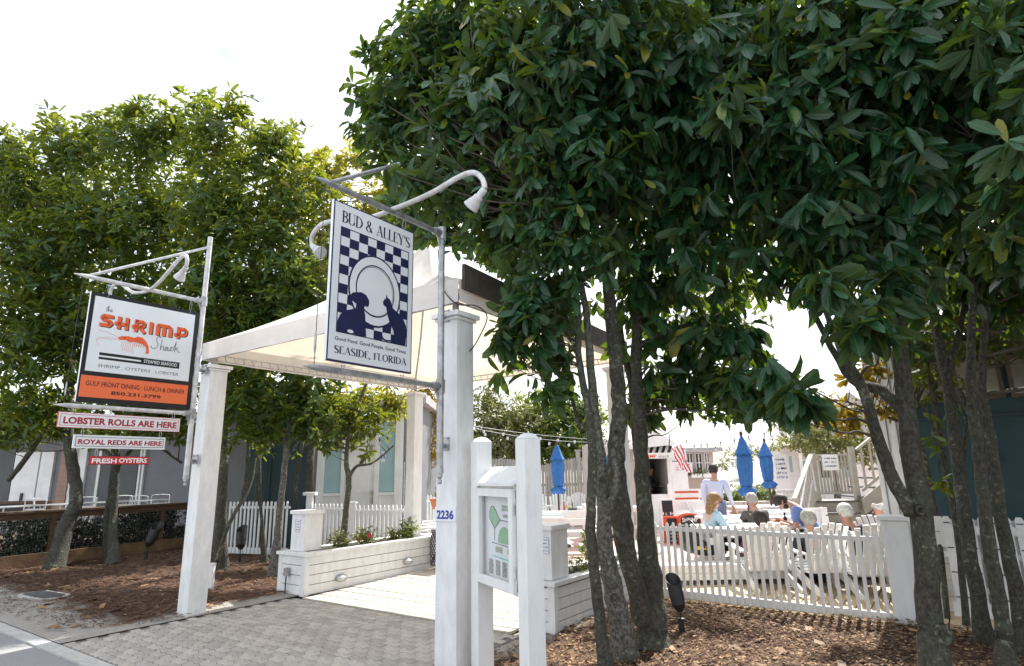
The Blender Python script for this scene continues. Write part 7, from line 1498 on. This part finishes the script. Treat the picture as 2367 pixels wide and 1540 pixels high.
def shrub(name, label, px, Y, z, w, h, n, m, ln, seed, group, P=None, cat='plant', stems=8, flowers=0):
    rng = np.random.default_rng(seed); p = P if P is not None else lat(px, 1200, Y); t = thing(name, label, cat, (p.x, p.y, z), 0, group)
    d = norm(rng.normal(0, 1, (n, 3))); C = d * (rng.uniform(0, 1, n) ** .5)[:, None] * np.array([w / 2, w / 2 * .8, h / 2]); C[:, 2] += h / 2
    B, D, Nn, Ln, _ = cluster_leaves(C, d, 5, ln, rng, .1, up=.8); k = B[:, 2] > .0
    tag(leaves_mesh('foliage', B[k], D[k], Nn[k], Ln[k], m, t, rng), kind='stuff')
    m_ = MB()
    for i in range(stems): a = rng.uniform(0, 6.28); q = C[rng.integers(len(C))]; m_.tube([(math.cos(a) * w * .08, math.sin(a) * w * .08, 0), tuple(q * .6), tuple(q)], [.008, .006, .003], 5)
    tag(m_.build('stems', MT['twig'], t), kind='stuff')
    for i in range(flowers):
        q = C[rng.integers(len(C))]; m_ = MB(); c = Vector(q) + Vector((.02, -.05, .04))
        for j in range(6): a = j * 1.05; m_.add([c, c + Vector((math.cos(a) * .03, -.012, math.sin(a) * .03)), c + Vector((math.cos(a + .5) * .04, -.015, math.sin(a + .5) * .04)), c + Vector((math.cos(a + 1) * .03, -.012, math.sin(a + 1) * .03))], [(0, 1, 2, 3)])
        m_.build('flower', MT['flower_red'], t, fix=False)
    return t
GP = 'plants in the planter boxes'
shrub('planter_shrub', 'silvery green plant at the near end of the long planter', 0, 0, .5, .55, .30, 60, 'leaf_far', .09, 70, GP, P=W(.08, 2.15))
shrub('planter_shrub', 'green plant with red flowers at the foot of the planter tree', 0, 0, .5, .45, .38, 60, 'leaf_shrub', .08, 71, GP, P=W(.1, 2.62), flowers=2)
shrub('planter_shrub', 'low green plant in the middle of the long planter', 0, 0, .5, .5, .28, 50, 'leaf_shrub', .08, 72, GP, P=W(.08, 3.25))
shrub('planter_shrub', 'leafy plant beside the slim post in the long planter', 0, 0, .5, .42, .42, 60, 'leaf_shrub', .09, 73, GP, P=W(.1, 3.52))
shrub('planter_shrub', 'upright bright green shrub in the planter behind the map case', 0, 0, .44, .34, .52, 110, 'leaf_shrub', .07, 74, GP, P=W(4.03, 2.75))
shrub('planter_shrub', 'low spreading green plant beside the upright shrub in the right planter', 0, 0, .42, .5, .26, 70, 'leaf_shrub', .06, 75, GP, P=W(4.03, 2.3))
shrub('window_plant', 'green plant in the left window box of the cream wing', 1603, 19.2, at(1603, 1095, 19.2).z - .05, .5, .3, 40, 'leaf_shrub', .08, 76, 'plants in the window boxes')
shrub('window_plant', 'green plant in the right window box of the cream wing', 1630, 19.2, at(1630, 1095, 19.2).z - .05, .45, .25, 40, 'leaf_shrub', .08, 77, 'plants in the window boxes')
GD = 'dune bushes behind the stone wall'
for k, (px, w, h, lb) in enumerate([(1672, 1.4, .7, 'bright green dune bush right of the walking man'), (1706, 1.6, .8, 'bright green dune bush left of the larger umbrella'), (1748, 1.6, .9, 'bright green dune bush between the umbrellas'), (1798, 1.5, .8, 'dune bush behind the smaller umbrella')]):
    shrub('dune_bush', lb, px, 21, .25, w, h, 160, 'leaf_shrub', .16, 80 + k, GD)
shrub('flower', 'small red plant in the terracotta pot', 1010, 12.6, at(1010, 1150, 12.6).z, .2, .16, 20, 'leaf_shrub', .06, 88, None, flowers=3)
# ivy on the wire railing, one part of it
def ivy():
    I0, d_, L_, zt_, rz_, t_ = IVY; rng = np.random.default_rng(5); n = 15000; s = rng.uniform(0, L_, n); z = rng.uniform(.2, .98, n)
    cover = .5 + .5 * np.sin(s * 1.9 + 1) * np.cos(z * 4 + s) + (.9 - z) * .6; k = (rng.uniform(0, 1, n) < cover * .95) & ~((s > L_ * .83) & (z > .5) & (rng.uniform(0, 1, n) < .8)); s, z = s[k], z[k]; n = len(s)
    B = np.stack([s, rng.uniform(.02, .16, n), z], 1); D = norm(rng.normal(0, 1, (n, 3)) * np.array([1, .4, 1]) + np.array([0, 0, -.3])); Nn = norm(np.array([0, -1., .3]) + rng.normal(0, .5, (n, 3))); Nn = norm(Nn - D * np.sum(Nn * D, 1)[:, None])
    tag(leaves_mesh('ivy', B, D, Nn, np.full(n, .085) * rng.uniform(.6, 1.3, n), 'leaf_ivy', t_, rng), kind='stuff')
ivy()
# knot at the foot of the big right trunk
def knot(t, P, r_, m='bark'):
    c = Vector(P) - t.location; d = (Vector((0, 0, EYE)) - Vector(P)); d.z = 0; d.normalize(); q = d.to_track_quat('Z', 'Y').to_matrix(); q_ = MB(); q_.lathe([(r_ * 1.35, -.05), (r_ * 1.15, .0), (r_ * .95, .02), (r_ * .62, .012), (r_ * .4, -.02)], 14)
    q_.v = [tuple(q @ Vector((v_[0] * rnd.uniform(.93, 1.07), v_[1] * 1.15, v_[2])) + c) for v_ in q_.v]; q_.build('knot', MT[m], t, smooth=True)
TR = [o for o in bpy.data.objects if o.get('group') == GM]
big = [o for o in TR if 'big forked' in o['label']][0]; cl3 = [o for o in TR if 'thick forked' in o['label']][0]; cl2 = [o for o in TR if 'pale barked' in o['label']][0]
knot(big, at(2178, 1470, 4.83), .055); knot(big, at(2128, 1180, 4.9), .03); knot(cl3, at(1424, 1000, 5.57), .022); knot(cl3, at(1510, 1330, 5.88), .03); knot(cl2, at(1392, 1110, 5.38), .022); knot(cl2, at(1420, 1380, 5.42), .026)
# far hedge line behind the left buildings so the horizon is closed
def belt(name, label, x0, x1, Y, h, n, m, seed):
    rng = np.random.default_rng(seed); x = rng.uniform(x0, x1, n); z = rng.uniform(0, 1, n) ** .7 * (h * (.75 + .25 * np.sin(x * .35 + seed))); C = np.stack([x, Y + rng.uniform(-2.5, 2.5, n), z], 1)
    B, D, Nn, Ln, _ = cluster_leaves(C, norm(rng.normal(0, 1, (n, 3))), 5, .5, rng, .1, up=.6); mb = leaves_mesh(name, B, D, Nn, Ln, m, None, rng); tag(mb, kind='stuff')
belt('far_woods', '', -75, -3, 42, 6, 3500, 'leaf_far', 91)
belt('far_woods', '', 26, 80, 46, 5, 2200, 'leaf_far', 92)

# lettering becomes plain mesh so that each piece is an object of its own
bpy.context.view_layer.update(); dg = bpy.context.evaluated_depsgraph_get()
for o in [x for x in bpy.data.objects if x.type == 'FONT']:
    me = bpy.data.meshes.new_from_object(o.evaluated_get(dg)); n = bpy.data.objects.new('lettering', me); col.objects.link(n); n.parent = o.parent; n.location = o.location; n.rotation_euler = o.rotation_euler; n.scale = o.scale
    bpy.data.objects.remove(o)
